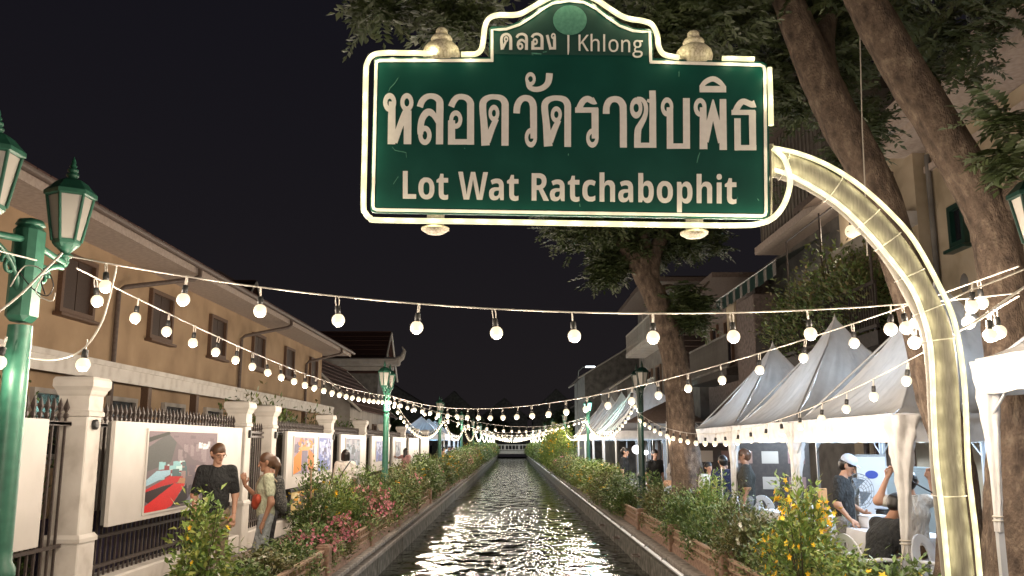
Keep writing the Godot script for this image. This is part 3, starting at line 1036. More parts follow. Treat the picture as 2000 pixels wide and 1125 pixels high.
func board(d0: float, d1: float, label: String, prints: Array, y0 := 0.9, y1 := 2.01) -> void:
	var t := thing("exhibition_board", label, "display board", Vector3(0, 0, 0), 0.0, "white boards hung on the iron fence")
	var mb := MB.new()
	mb.cbox(Vector3(-4.395, (y0 + y1) * 0.5, -(d0 + d1) * 0.5), Vector3(0.05, y1 - y0, d1 - d0), 0.004)
	obj("panel", mb, M.board_white, t)
	mb = MB.new()
	for d in [d0 + 0.06, d1 - 0.06]:
		mb.box(Vector3(-4.45, (y0 + y1) * 0.5, -d), Vector3(0.05, y1 - y0 - 0.03, 0.05))
	obj("batten", mb, M.metal_grey, t)
	for q in prints:
		mb = MB.new()
		mb.cbox(Vector3(-4.362, (q[2] + q[3]) * 0.5, -(q[0] + q[1]) * 0.5), Vector3(0.014, q[3] - q[2] + 0.06, q[1] - q[0] + 0.06), 0.003)
		var f := obj("mount", mb, M.board_white, t)
		obj("photo_print", print_quad(-4.353, q[0], q[1], q[2], q[3]), q[4], f)


func window_on(t: Node3D, x: float, out: float, d: float, y: float, w: float, h: float, frame: Material, pane: Material, leaves := 2) -> void:
	var mb := MB.new()
	var fw := 0.09
	mb.box(Vector3(x + out * 0.04, y + h * 0.5 - fw * 0.5, -d), Vector3(0.1, fw, w))
	mb.box(Vector3(x + out * 0.04, y - h * 0.5 + fw * 0.5, -d), Vector3(0.1, fw, w))
	for s in [-1.0, 1.0]:
		mb.box(Vector3(x + out * 0.04, y, -d + s * (w * 0.5 - fw * 0.5)), Vector3(0.1, h - fw * 2, fw))
	var f := obj("window", mb, frame, t)
	var k := (w - 2 * fw) / leaves
	for i in leaves:
		mb = MB.new()
		mb.box(Vector3(x + out * 0.008, y, -d - (w * 0.5 - fw) + k * (i + 0.5)), Vector3(0.02, h - 2 * fw, k - 0.03))
		obj("pane", mb, pane, f)
	mb = MB.new()
	mb.cbox(Vector3(x + out * 0.07, y - h * 0.5 - 0.04, -d), Vector3(0.2, 0.06, w + 0.16), 0.01)
	obj("sill", mb, frame, f)


func left_side() -> void:
	# white pillars, iron fences and boards
	var pd := [4.35, 9.45, 15.0, 16.65, 22.0, 27.0, 32.0, 37.0, 42.0, 47.0]
	var pl := ["square white pillar hidden behind the nearest lamp post", "nearest tall white pillar with moulded cap and round black fitting", "white pillar between the big market photo board and the dark gate", "white pillar on the far side of the dark gate", "white pillar between the orange photo board and the blue photo board", "white pillar next after the grey-blue photo board", "white pillar half hidden behind the second lamp post", "white pillar just past the second lamp post", "small white pillar before the blue stall", "farthest small white pillar beside the blue stall"]
	for i in pd.size():
		pillar(pd[i], pl[i], 0 if i < 2 else 1)
	iron_fence(4.55, 9.25, "iron fence behind the blank board at the left edge", true)
	iron_fence(9.65, 14.8, "long iron fence behind the big market photo board", true)
	iron_fence(15.2, 16.45, "narrow dark gate of plain bars between two close pillars", true, 2.15)
	iron_fence(16.85, 21.8, "iron fence behind the board with the orange photo", true)
	iron_fence(22.2, 26.8, "iron fence behind the board with one grey-blue photo", false)
	iron_fence(27.2, 31.8, "iron fence before the second lamp post", false)
	iron_fence(32.2, 36.8, "iron fence behind the second lamp post", false)
	iron_fence(37.2, 41.8, "small iron fence past the second lamp post", false)
	iron_fence(42.2, 46.8, "farthest iron fence beside the blue stall", false)
	var pa := picture_market()
	var pb := picture_hall(Color(0.85, 0.52, 0.22), Color(0.62, 0.56, 0.62), Color(0.45, 0.42, 0.5), true)
	var pc := picture_hall(Color(0.7, 0.75, 0.88), Color(0.42, 0.48, 0.72), Color(0.35, 0.36, 0.5), false)
	var pe := picture_hall(Color(0.6, 0.66, 0.74), Color(0.5, 0.52, 0.6), Color(0.3, 0.36, 0.42), false)
	board(4.7, 8.32, "blank white board at the left edge beside the nearest lamp post", [], 0.83, 2.0)
	board(9.72, 14.3, "large white board with a photo of a market and a red boat", [[10.6, 13.05, 0.96, 1.92, pa]], 0.88, 2.02)
	board(17.2, 21.5, "white board with an orange doorway photo and a blue one", [[17.7, 19.5, 1.16, 1.9, pb], [19.95, 21.3, 1.16, 1.9, pc]])
	board(22.6, 26.5, "white board with one grey-blue photo behind the woman in white", [[23.2, 25.4, 1.16, 1.9, pe]])
	board(27.6, 31.6, "white board with a small blue photo before the second lamp post", [[28.4, 29.9, 1.2, 1.85, pc]])
	board(32.5, 36.5, "white board with a pale photo just behind the second lamp post", [[33.2, 34.6, 1.2, 1.85, pe]])
	board(37.5, 41.5, "plain white board past the second lamp post", [])
	board(42.5, 46.5, "farthest plain white board beside the blue stall", [])
	# framed picture leaning low against the plinth, and the dark cloth behind the fence
	var fr := thing("framed_picture", "dark framed yellow picture leaning low under the orange photo board", "picture", Vector3(-4.36, 0.02, -18.6), 0.0)
	var mb := MB.new()
	for y in [0.33, 0.83]:
		mb.cbox(Vector3(0, y, 0), Vector3(0.05, 0.06, 2.2), 0.006)
	for z in [-1.07, 1.07]:
		mb.cbox(Vector3(0, 0.58, z), Vector3(0.05, 0.44, 0.06), 0.006)
	obj("frame", mb, M.socket, fr)
	obj("photo_print", print_quad(0.0, -1.04, 1.04, 0.36, 0.8), picture_hall(Color(0.9, 0.62, 0.2), Color(0.8, 0.72, 0.5), Color(0.35, 0.3, 0.3), false), fr)
	var bn := MB.new()
	bn.cbox(Vector3(-5.0, 0.6, -12.1), Vector3(0.02, 0.75, 5.2), 0.004)
	tag(obj("cloth_screen", bn, mottled([[0.0, 0.012, 0.012, 0.03], [0.5, 0.03, 0.025, 0.075], [1.0, 0.09, 0.035, 0.05]], 0.01, 2.0, 0.8)), "dark indigo cloth behind the iron bars under the market board", "cloth screen")
	# the long ochre building
	var X := -8.0
	var t := thing("ochre_building", "long ochre two-storey building with deep white eaves behind the fence", "building", Vector3.ZERO)
	mb = MB.new()
	mb.span(Vector3(X - 7.0, 0.0, -2.0), Vector3(X, 5.5, -36.6))
	obj("wall", mb, M.ochre, t)
	mb = MB.new()
	mb.span(Vector3(X - 8.0, 5.5, -1.0), Vector3(X + 1.0, 5.56, -37.6))
	mb.span(Vector3(X + 1.0, 5.46, -1.0), Vector3(X + 1.03, 5.62, -37.6))
	obj("soffit", mb, M.soffit, t)
	mb = MB.new()
	mb.face([Vector3(X + 1.12, 5.66, -0.9), Vector3(X + 1.12, 5.66, -37.7), Vector3(X - 3.5, 7.5, -37.7), Vector3(X - 3.5, 7.5, -0.9)], Vector3(0.3, 1, 0))
	mb.face([Vector3(X - 8.1, 5.66, -0.9), Vector3(X - 8.1, 5.66, -37.7), Vector3(X - 3.5, 7.5, -37.7), Vector3(X - 3.5, 7.5, -0.9)], Vector3(-0.3, 1, 0))
	mb.face([Vector3(X + 1.12, 5.56, -37.7), Vector3(X - 3.5, 7.5, -37.7), Vector3(X - 8.1, 5.56, -37.7)], Vector3(0, 0, -1))
	var rf := obj("roof", mb, M.roof_red, t)
	# the row of eave tiles that shows over the gutter
	var tile := MB.new()
	tile.cbox(Vector3.ZERO, Vector3(0.3, 0.035, 0.36), 0.01, Basis(Vector3(0, 0, 1), -0.38))
	var tm := tile.mesh()
	for i in 96:
		obj("roof_tile", tm, M.roof_red, rf, Vector3(X + 1.03, 5.72 + rng.randf() * 0.008, -1.2 - 0.38 * i))
	mb = MB.new()
	var gp := []
	for i in 9:
		var a := PI + PI * i / 8
		gp.append(Vector2(cos(a) * 0.075, sin(a) * 0.075))
	for i in 8:
		var a := Vector3(X + 1.12 + gp[i].x, 5.64 + gp[i].y, 0)
		var b := Vector3(X + 1.12 + gp[i + 1].x, 5.64 + gp[i + 1].y, 0)
		mb.face([a + Vector3(0, 0, -0.8), b + Vector3(0, 0, -0.8), b + Vector3(0, 0, -37.8), a + Vector3(0, 0, -37.8)], a + b - Vector3(X * 2 + 2.24, 11.28, 0))
	obj("gutter", mb, M.gutter, t)
	for i in 7:
		window_on(t, X, 1.0, 11.85 + 3.85 * i, 4.6, 1.28, 1.1, M.wood_frame, M.wood_dark)
	for d in [17.3, 25.4, 33.6]:
		mb = MB.new()
		mb.tube([Vector3(X + 1.1, 5.58, -d - 1.6), Vector3(X + 1.1, 5.42, -d - 1.6), Vector3(X + 1.02, 5.33, -d - 1.5), Vector3(X + 0.14, 4.9, -d - 0.1), Vector3(X + 0.07, 4.8, -d), Vector3(X + 0.07, 0.1, -d)], 0.05, 8)
		obj("downpipe", mb, M.gutter, t)
	# lean-to roof over the ground floor, its white fascia, posts and openings below
	mb = MB.new()
	mb.span(Vector3(X, 3.12, -2.0), Vector3(X + 0.62, 3.2, -36.0))
	obj("lean_to_roof", mb, M.grey_wall, t)
	mb = MB.new()
	mb.span(Vector3(X + 0.62, 2.9, -2.0), Vector3(X + 0.68, 3.22, -36.0))
	mb.span(Vector3(X + 0.68, 3.15, -2.0), Vector3(X + 0.71, 3.24, -36.0))
	obj("fascia", mb, M.white_paint, t)
	for i in 12:
		mb = MB.new()
		mb.cbox(Vector3(X + 0.5, 1.45, -4.2 - 2.75 * i), Vector3(0.16, 2.9, 0.18), 0.01)
		obj("veranda_post", mb, M.wood_frame, t)
	for i in 10:
		window_on(t, X, 1.0, 6.9 + 2.75 * i, 2.1, 1.3, 1.2, M.pale_wall, M.window_dark)
	# low garden posts inside the fence
	for i in 4:
		var gm := MB.new()
		gm.cbox(Vector3(0, 1.0, 0), Vector3(0.4, 2.0, 0.4), 0.02)
		gm.facets([[0.3, 2.0], [0.37, 2.04], [0.37, 2.12], [0.0, 2.2]], 4, Transform3D.IDENTITY, PI / 4)
		var g := obj("garden_post", gm, M.white_paint)
		g.position = Vector3(-6.0, 0, -(9.7 + 2.9 * i))
		tag(g, "%s whitish garden post seen over the spears behind the market board" % ["nearest", "second", "third", "farthest"][i], "garden post", "garden posts behind the fence")


func gable_house(called: String, label: String, x0: float, x1: float, d0: float, d1: float, eave: float, ridge: float, wall: Material, roof: Material, along := true) -> Node3D:
	# gable over the x axis (ridge runs along z) or the other way
	var t := thing(called, label, "house", Vector3((x0 + x1) * 0.5, 0, -(d0 + d1) * 0.5))
	var w := absf(x1 - x0)
	var l := d1 - d0
	var mb := MB.new()
	mb.box(Vector3(0, eave * 0.5, 0), Vector3(w, eave, l))
	var a := w * 0.5 if along else l * 0.5
	for s in [-1.0, 1.0]:
		if along:
			mb.face([Vector3(-a, eave, s * l * 0.5), Vector3(a, eave, s * l * 0.5), Vector3(0, ridge, s * l * 0.5)], Vector3(0, 0, s))
		else:
			mb.face([Vector3(s * w * 0.5, eave, -a), Vector3(s * w * 0.5, eave, a), Vector3(s * w * 0.5, ridge, 0)], Vector3(s, 0, 0))
	obj("wall", mb, wall, t)
	var o := 0.55
	var drop := (ridge - eave) / a * o
	for s in [-1.0, 1.0]:
		mb = MB.new()
		var len2 := (l if along else w) * 0.5 + 0.35
		for k in 9:
			# courses of roofing, each lapping the one below
			var f0 := k / 9.0
			var f1 := (k + 1.0) / 9.0
			var r0 := lerpf(a + o, 0.0, f0)
			var r1 := lerpf(a + o, -0.02, f1 + 0.02)
			var y0 := lerpf(eave - drop, ridge, f0) + 0.09
			var y1 := lerpf(eave - drop, ridge, f1 + 0.02) + 0.05
			var q := []
			for e in [[r0, y0, -1], [r0, y0, 1], [r1, y1, 1], [r1, y1, -1]]:
				q.append(Vector3(s * e[0], e[1], e[2] * len2) if along else Vector3(e[2] * len2, e[1], s * e[0]))
			mb.face(q, Vector3(0, 1, 0))
			var lip := Vector3(0, 0.05, 0)
			mb.face([q[0], q[1], q[1] - lip, q[0] - lip], (Vector3(s, 0, 0) if along else Vector3(0, 0, s)))
		obj("roof", mb, roof, t)
	# barge boards
	for s in [-1.0, 1.0]:
		for e in [-1.0, 1.0]:
			mb = MB.new()
			var len2 := (l if along else w) * 0.5 + 0.38
			var p := Vector3(s * (a + o), eave - drop, e * len2) if along else Vector3(e * len2, eave - drop, s * (a + o))
			var q := Vector3(0, ridge + 0.02, e * len2) if along else Vector3(e * len2, ridge + 0.02, 0)
			mb.bar(p, q, 0.07, 4)
			obj("barge_board", mb, M.grey_wall if called == "far_house" else M.white_paint, t)
	return t


func left_far() -> void:
	var h := gable_house("gabled_house", "white gabled house with dark red roof behind the ochre building's end", -15.5, -9.6, 38.6, 45.0, 5.6, 8.3, M.pale_wall, M.roof_red)
	for i in 3:
		window_on(h, 2.95, 1.0, -2.2 + 2.1 * i, 3.4, 1.0, 1.2, M.wood_frame, M.window_dark)
	h = gable_house("gabled_house", "lower white house with red-brown roof stepping down past the ochre building", -12.5, -7.4, 40.2, 52.0, 3.7, 6.0, M.pale_wall, M.roof_red)
	for i in 4:
		window_on(h, 2.55, 1.0, -4.2 + 2.6 * i, 2.2, 1.1, 1.2, M.wood_frame, M.window_dark)
	h = gable_house("shrine_hall", "grey hall with tiered tiled roof and carved ends left of centre", -15.5, -8.6, 56.0, 62.0, 6.6, 9.2, M.grey_wall, M.roof_red, false)
	var mb := MB.new()
	mb.cbox(Vector3(0.6, 6.9, 3.4), Vector3(8.6, 0.5, 0.5), 0.08)
	mb.cbox(Vector3(0.6, 6.5, 3.3), Vector3(7.8, 0.3, 0.3), 0.05)
	obj("cornice", mb, M.pale_wall, h)
	for s in [-1.0, 1.0]:
		mb = MB.new()
		mb.tube([Vector3(s * 3.9, 6.9, 3.4), Vector3(s * 4.6, 6.95, 3.4), Vector3(s * 5.0, 7.2, 3.4), Vector3(s * 5.15, 7.6, 3.4), Vector3(s * 5.0, 7.9, 3.4)], [0.3, 0.28, 0.2, 0.12, 0.03], 8)
		obj("carved_end", mb, M.pale_wall, h)
	h = gable_house("gabled_house", "dim brown-roofed house behind the grey hall", -27, -15.8, 62.0, 70.0, 9.5, 14.0, M.grey_wall, M.roof_red)
	h = gable_house("gabled_house", "dim dark-roofed house rising above the white gable on the left", -25, -16.5, 50.0, 58.0, 8.5, 11.8, M.grey_wall, M.roof_red, false)
	# far end: bridge with balustrade over the canal
	var t := thing("footbridge", "pale bridge with panelled balustrade across the far end of canal", "bridge", Vector3(0, 0, -150))
	mb = MB.new()
	mb.cbox(Vector3(0, 0.3, -1.5), Vector3(7.6, 0.5, 4.0), 0.05)
	obj("deck", mb, M.white_paint, t)
	for y in [0.72, 1.55]:
		mb = MB.new()
		mb.cbox(Vector3(0, y, 0.4), Vector3(7.4, 0.2, 0.25), 0.03)
		obj("rail", mb, M.white_paint, t)
	for i in 13:
		mb = MB.new()
		var big := i % 4 == 0
		mb.cbox(Vector3(-3.6 + 0.6 * i, 1.13, 0.4), Vector3(0.36 if big else 0.16, 1.0 if big else 0.64, 0.3 if big else 0.16), 0.03)
		obj("baluster", mb, M.white_paint, t)


# ---------------------------------------------------------------- right bank: houses, tents, trees
func railing(t: Node3D, x: float, d0: float, d1: float, y0: float, y1: float, mat: Material, gap: float) -> void:
	var mb := MB.new()
	for y in [y0, y1]:
		mb = MB.new()
		mb.box(Vector3(x, y, -(d0 + d1) * 0.5), Vector3(0.06, 0.06, d1 - d0))
		obj("rail", mb, mat, t)
	var n := int((d1 - d0) / gap)
	mb = MB.new()
	mb.box(Vector3.ZERO, Vector3(0.03, y1 - y0 - 0.06, 0.03))
	var m := mb.mesh()
	for i in n + 1:
		obj("baluster", m, mat, t, Vector3(x, (y0 + y1) * 0.5, -d0 - (d1 - d0) * i / n))


func slab(t: Node3D, called: String, a: Vector3, b: Vector3, mat: Material) -> void:
	var mb := MB.new()
	mb.span(a, b)
	obj(called, mb, mat, t)


func house_right(called: String, label: String, x: float, d0: float, d1: float, top: float, wall: Material) -> Node3D:
	var t := thing(called, label, "house")
	slab(t, "wall", Vector3(x, 0, -d0), Vector3(x + 7.0, top, -d1), wall)
	return t


func right_houses() -> void:
	# far right cream house
	var t := house_right("cream_house", "cream house with moulded eaves and green window at the right edge", 7.4, 3.0, 14.9, 6.9, M.cream)
	for q in [[6.62, 6.92, 7.05], [6.5, 7.05, 7.28], [6.38, 7.28, 7.4]]:
		slab(t, "eave_moulding", Vector3(q[0], q[1], -2.6), Vector3(14.5, q[2], -15.3), M.soffit)
	slab(t, "string_course", Vector3(7.33, 6.5, -3.0), Vector3(7.4, 6.62, -14.9), M.soffit)
	slab(t, "roof", Vector3(6.6, 7.4, -2.8), Vector3(14.5, 7.6, -15.1), M.roof_red)
	window_on(t, 7.4, -1.0, 13.95, 5.32, 0.5, 0.72, M.dark_green, M.window_dark, 1)
	window_on(t, 7.4, -1.0, 13.3, 6.05, 0.55, 0.42, M.pale_wall, M.iron, 3)
	window_on(t, 7.4, -1.0, 9.0, 5.2, 1.0, 1.2, M.dark_green, M.window_dark, 2)
	window_on(t, 7.4, -1.0, 11.3, 1.75, 1.5, 1.6, M.wood_dark, M.dark_wood_wall, 5)
	window_on(t, 7.4, -1.0, 8.3, 1.4, 1.0, 2.2, M.pale_wall, M.wood_dark, 2)
	var mb := MB.new()
	mb.ball(Vector3(7.4, 4.35, -14.0), Vector3(0.03, 0.17, 0.13), 6, 12)
	obj("vent_cover", mb, M.grey_wall, t)
	mb = MB.new()
	mb.bar(Vector3(7.34, 0, -14.75), Vector3(7.34, 6.8, -14.75), 0.05, 8)
	obj("drainpipe", mb, M.grey_wall, t)
	# second house, a little set forward, with pipes and a small lamp
	t = house_right("grey_cream_house", "narrow cream house with low sloping eave behind the right trunk", 7.2, 15.0, 18.6, 7.3, M.cream)
	mb = MB.new()
	mb.face([Vector3(6.3, 6.95, -14.8), Vector3(6.3, 6.95, -18.9), Vector3(9.0, 8.3, -18.9), Vector3(9.0, 8.3, -14.8)], Vector3(-0.4, 1, 0))
	mb.face([Vector3(6.3, 6.88, -14.8), Vector3(6.3, 6.88, -18.9), Vector3(7.4, 7.2, -18.9), Vector3(7.4, 7.2, -14.8)], Vector3(0, -1, 0))
	mb.face([Vector3(6.3, 6.95, -14.8), Vector3(6.3, 6.95, -18.9), Vector3(6.3, 6.8, -18.9), Vector3(6.3, 6.8, -14.8)], Vector3(-1, 0, 0))
	obj("roof", mb, M.gutter, t)
	slab(t, "beam", Vector3(6.9, 5.6, -15.0), Vector3(7.2, 5.85, -18.5), M.pale_wall)
	mb = MB.new()
	mb.tube([Vector3(7.05, 6.75, -15.6), Vector3(7.05, 5.95, -15.6), Vector3(7.0, 5.8, -15.8), Vector3(7.0, 5.75, -17.5), Vector3(7.05, 5.6, -17.6), Vector3(7.05, 0.2, -17.6)], 0.06, 8)
	obj("drainpipe", mb, M.gutter, t)
	window_on(t, 7.2, -1.0, 16.6, 4.4, 1.0, 1.3, M.wood_frame, M.window_dark)
	window_on(t, 7.2, -1.0, 16.6, 1.5, 1.6, 2.0, M.wood_frame, M.wood_dark, 4)
	wall_lamp("small lit bulb lamp under the eave behind the upper pole curve", P(1780, 370, 15.4), 0.06, 0.5)
	# third house: sheet-metal upper storey over a planted balcony
	t = house_right("balcony_house", "tall house with sheet metal upper storey and dark planted balcony", 7.6, 18.6, 26.5, 7.05, M.grey_wall)
	slab(t, "upper_wall", Vector3(7.0, 7.2, -18.6), Vector3(14, 9.7, -23.8), M.sheet_metal)
	for i in 20:
		slab(t, "wall_rib", Vector3(6.965, 7.2, -18.75 - 0.26 * i), Vector3(7.0, 9.7, -18.79 - 0.26 * i), M.sheet_metal)
	slab(t, "floor_edge", Vector3(6.85, 7.0, -18.6), Vector3(7.6, 7.2, -24.0), M.soffit)
	slab(t, "roof", Vector3(6.2, 9.75, -18.0), Vector3(14, 9.9, -24.4), M.gutter)
	slab(t, "balcony_floor", Vector3(6.3, 3.45, -14.9), Vector3(7.6, 3.7, -22.4), M.dark_wood_wall)
	slab(t, "ground_floor_band", Vector3(6.75, 2.7, -15.1), Vector3(7.19, 3.44, -24.0), M.cream)
	railing(t, 6.32, 14.9, 22.4, 3.78, 4.55, M.dark_wood_wall, 0.11)
	window_on(t, 7.6, -1.0, 24.0, 4.9, 0.75, 1.3, M.window_dark, flat(0.16, 0.2, 0.26, 0.15), 1)
	window_on(t, 7.6, -1.0, 22.6, 4.9, 0.75, 1.3, M.window_dark, flat(0.16, 0.2, 0.26, 0.15), 1)
	for q in [[15.2, 6.5], [17.6, 6.5], [19.8, 6.4]]:
		mb = MB.new()
		mb.bar(Vector3(6.4, 3.7, -q[0]), Vector3(6.4, q[1], -q[0]), 0.025, 6)
		obj("rack_post", mb, M.iron, t)
	mb = MB.new()
	mb.bar(Vector3(6.4, 6.45, -15.2), Vector3(6.4, 6.4, -19.8), 0.02, 6)
	obj("rack_bar", mb, M.iron, t)
	wall_lamp("glaring white lamp above the plants on the dark balcony", P(1661, 452, 17.6), 0.11, 1.2)
	# awning with scalloped striped hem
	var aw := thing("striped_awning", "green and white striped awning over the balcony house's first floor", "awning")
	mb = MB.new()
	mb.face([Vector3(7.6, 6.75, -20.2), Vector3(7.6, 6.75, -26.3), Vector3(6.25, 6.05, -26.3), Vector3(6.25, 6.05, -20.2)], Vector3(-0.4, 1, 0))
	obj("canopy", mb, M.dark_green, aw)
	for i in 24:
		mb = MB.new()
		mb.box(Vector3(6.25, 5.88, -20.33 - 0.254 * i), Vector3(0.012, 0.36 + 0.04 * sin(i * 1.7), 0.25))
		obj("hem_flap", mb, M.dark_green if i % 3 else M.grey_wall, aw)
	mb = MB.new()
	mb.bar(Vector3(6.25, 6.06, -20.2), Vector3(6.25, 6.06, -26.3), 0.02, 6)
	obj("front_bar", mb, M.metal_grey, aw)
	# pier between the houses
	var pier := MB.new()
	pier.cbox(Vector3(6.9, 2.9, -24.3), Vector3(0.7, 5.8, 1.9), 0.03)
	tag(obj("brick_pier", pier, M.dark_brick), "weathered brown pier rising behind the white tents under the awning", "pier")
	# fourth house: white railed balcony
	t = house_right("railed_house", "brown two-storey house with a pale railed balcony behind the leaning tree", 7.2, 25.4, 32.0, 6.6, M.dark_brick)
	slab(t, "balcony_floor", Vector3(6.3, 3.75, -25.6), Vector3(7.2, 3.95, -31.0), M.dark_wood_wall)
	railing(t, 6.35, 25.6, 31.0, 4.0, 4.95, M.grey_wall, 0.16)
	slab(t, "roof", Vector3(5.9, 6.6, -25.2), Vector3(12, 6.75, -32.4), M.gutter)
	for i in 3:
		window_on(t, 7.2, -1.0, 26.6 + 2.0 * i, 1.6, 1.2, 1.9, M.wood_frame, M.wood_dark, 3)
		window_on(t, 7.2, -1.0, 26.6 + 2.0 * i, 5.1, 1.0, 1.5, M.wood_frame, M.window_dark, 2)
	slab(t, "sign_board", Vector3(6.5, 4.9, -25.2), Vector3(6.58, 6.1, -26.1), M.cream)
	# houses stepping away
	t = house_right("stepped_house", "three-storey house with stacked balconies seen left of the leaning tree", 7.0, 37.0, 46.0, 8.6, M.grey_wall)
	for y in [3.4, 6.2]:
		slab(t, "balcony_floor", Vector3(6.0, y, -37.2), Vector3(7.0, y + 0.18, -45.8), M.pale_wall)
		railing(t, 6.05, 37.2, 45.8, y + 0.2, y + 1.15, M.pale_wall, 0.3)
	slab(t, "roof", Vector3(5.7, 8.6, -36.6), Vector3(13, 8.8, -46.4), M.gutter)
	for i in 3:
		for y in [1.5, 4.7, 7.5]:
			window_on(t, 7.0, -1.0, 38.8 + 2.6 * i, y, 1.3, 1.5, M.wood_frame, M.window_dark, 2)
	t = gable_house("tin_roof_house", "low house with a slanted tin roof between the leaning tree and tents", 7.0, 12.5, 32.6, 36.4, 4.4, 6.2, M.grey_wall, M.gutter, false)
	window_on(t, -2.6, -1.0, 0.0, 2.2, 1.4, 1.4, M.wood_frame, M.window_dark, 2)
	t = house_right("tall_narrow_house", "tall narrow house with a plain side wall far along the right bank", 7.6, 46.5, 52.0, 10.5, M.grey_wall)
	slab(t, "roof", Vector3(7.2, 10.5, -46.2), Vector3(13, 10.7, -52.4), M.gutter)
	for y in [2.2, 5.2, 8.4]:
		window_on(t, 7.6, -1.0, 49.0, y, 1.6, 1.5, M.pale_wall, M.window_dark, 2)
	t = gable_house("tin_roof_house", "dim house with a low pitched roof near the far right street light", 6.5, 13.0, 54.0, 64.0, 5.4, 7.4, M.grey_wall, M.gutter)
	window_on(t, -3.25, -1.0, 0.0, 3.2, 1.6, 1.4, M.wood_frame, M.window_dark, 2)
	t = gable_house("tin_roof_house", "faint hip-roofed pavilion beside the far street light", 6.0, 16.0, 72.0, 84.0, 7.4, 10.4, M.grey_wall, M.gutter)
	# a far street light
	var sl := thing("tall_street_light", "tall far street light on a bent arm right of the canal's end", "street light", Vector3(6.0, 0, -80))
	mb = MB.new()
	mb.tube([Vector3(0, 0, 0), Vector3(0, 7.5, 0), Vector3(0.1, 8.3, 0), Vector3(0.5, 8.7, 0), Vector3(1.6, 8.8, 0)], [0.1, 0.07, 0.06, 0.05, 0.05], 8)
	obj("pole", mb, M.metal_grey, sl)
	mb = MB.new()
	mb.cbox(Vector3(1.2, 8.72, 0.0), Vector3(0.9, 0.12, 0.3), 0.04)
	obj("lamp_head", mb, M.tube_cool, sl)
	var l := OmniLight3D.new()
	l.name = "street_glow"
	l.light_color = lin(0.85, 1.0, 0.9)
	l.light_energy = 1.2
	l.light_size = 0.15
	l.omni_range = 40
	l.shadow_enabled = true
	l.position = Vector3(1.2, 8.5, 0.0)
	sl.add_child(l, true)
	# dim row along the far end of the canal
	for q in [[-26.0, -16.0, 150.0, 160.0, 9.0, 12.0], [-15.0, -7.0, 166.0, 176.0, 8.0, 11.5], [-6.0, 3.0, 172.0, 182.0, 7.0, 10.5], [4.0, 13.0, 168.0, 178.0, 8.0, 12.0], [8.0, 18.0, 100.0, 112.0, 6.5, 9.0]]:
		gable_house("far_house", ["dim far house left of the canal's end", "dim far roof just left of the bridge", "dim far roof straight behind the bridge", "dim far roof just right of the bridge", "dim far house behind the right bank's last tents"][[-26.0, -15.0, -6.0, 4.0, 8.0].find(q[0])], q[0], q[1], q[2], q[3], q[4], q[5], M.grey_wall, M.roof_red)


func wall_lamp(label: String, at: Vector3, r: float, e: float) -> void:
	var t := thing("wall_lamp", label, "lamp", at)
	var mb := MB.new()
	mb.ball(Vector3.ZERO, Vector3(r, r * 1.2, r), 8, 12)
	obj("bulb", mb, M.bulb, t)
	mb = MB.new()
	mb.tube([Vector3(0, r * 1.1, 0), Vector3(0, r * 1.1 + 0.08, 0), Vector3(0.1, r * 1.1 + 0.14, 0), Vector3(0.6, r * 1.1 + 0.14, 0)], 0.02, 6)
	obj("bracket", mb, M.iron, t)
	var l := OmniLight3D.new()
	l.name = "wall_lamp_light"
	l.light_color = lin(1.0, 0.85, 0.65)
	l.light_energy = e
	l.light_size = r * 0.7
	l.omni_range = 20
	l.shadow_enabled = true
	t.add_child(l, true)


func canopy_mesh(hx: float, hz: float, eave: float, peak: float, seed2: int) -> ArrayMesh:
	var n := FastNoiseLite.new()
	n.seed = seed2
	n.frequency = 1.1
	var mb := MB.new()
	var rows := 17
	var cols := 49
	var corner := [Vector2(-1, 1), Vector2(1, 1), Vector2(1, -1), Vector2(-1, -1)]
	for s in 4:
		var pts := PackedVector3Array()
		for i in rows:
			var u := float(i) / (rows - 1)
			for j in cols:
				var w := float(j) / (cols - 1)
				var c: Vector2 = corner[s].lerp(corner[(s + 1) % 4], w) * Vector2(hx, hz)
				var k := 1.0 - u * 0.985
				var y := eave + (peak - eave) * pow(u, 1.45)
				# cloth bellies between its ribs and wrinkles up the slope
				var belly := 4.0 * w * (1.0 - w) * sin(u * PI) * 0.10
				var wr := n.get_noise_3d(w * 9.0 * (0.4 + k), u * 1.2, s * 7.0) * 0.055 * sin(minf(u * 1.1, 1.0) * PI)
				wr += n.get_noise_3d(w * 34.0 * (0.3 + k), u * 2.0, s * 11.0 + 3.0) * 0.018 * k
				var p := Vector3(c.x * k, y - belly, c.y * k)
				pts.append(p + Vector3(0, wr, 0))
		mb.surf(pts, rows, cols)
	return mb.mesh()


func valance_mesh(hx: float, hz: float, y: float, h: float, seed2: int) -> ArrayMesh:
	var n := FastNoiseLite.new()
	n.seed = seed2
	n.frequency = 1.7
	var mb := MB.new()
	var corner := [Vector2(-1, 1), Vector2(1, 1), Vector2(1, -1), Vector2(-1, -1)]
	for s in 4:
		var pts := PackedVector3Array()
		var a: Vector2 = corner[s] * Vector2(hx, hz)
		var b: Vector2 = corner[(s + 1) % 4] * Vector2(hx, hz)
		var o := (a + b).normalized()
		for i in 4:
			for j in 33:
				var w := j / 32.0
				var c := a.lerp(b, w) + o * (0.012 + n.get_noise_2d(w * 12.0, s * 9.0 + i * 0.4) * 0.03 * i / 3.0)
				pts.append(Vector3(c.x, y - h * (3 - i) / 3.0 - (0.02 * absf(sin(w * PI * 6.0)) if i == 0 else 0.0), c.y))
		mb.surf(pts, 4, 33)
	return mb.mesh()


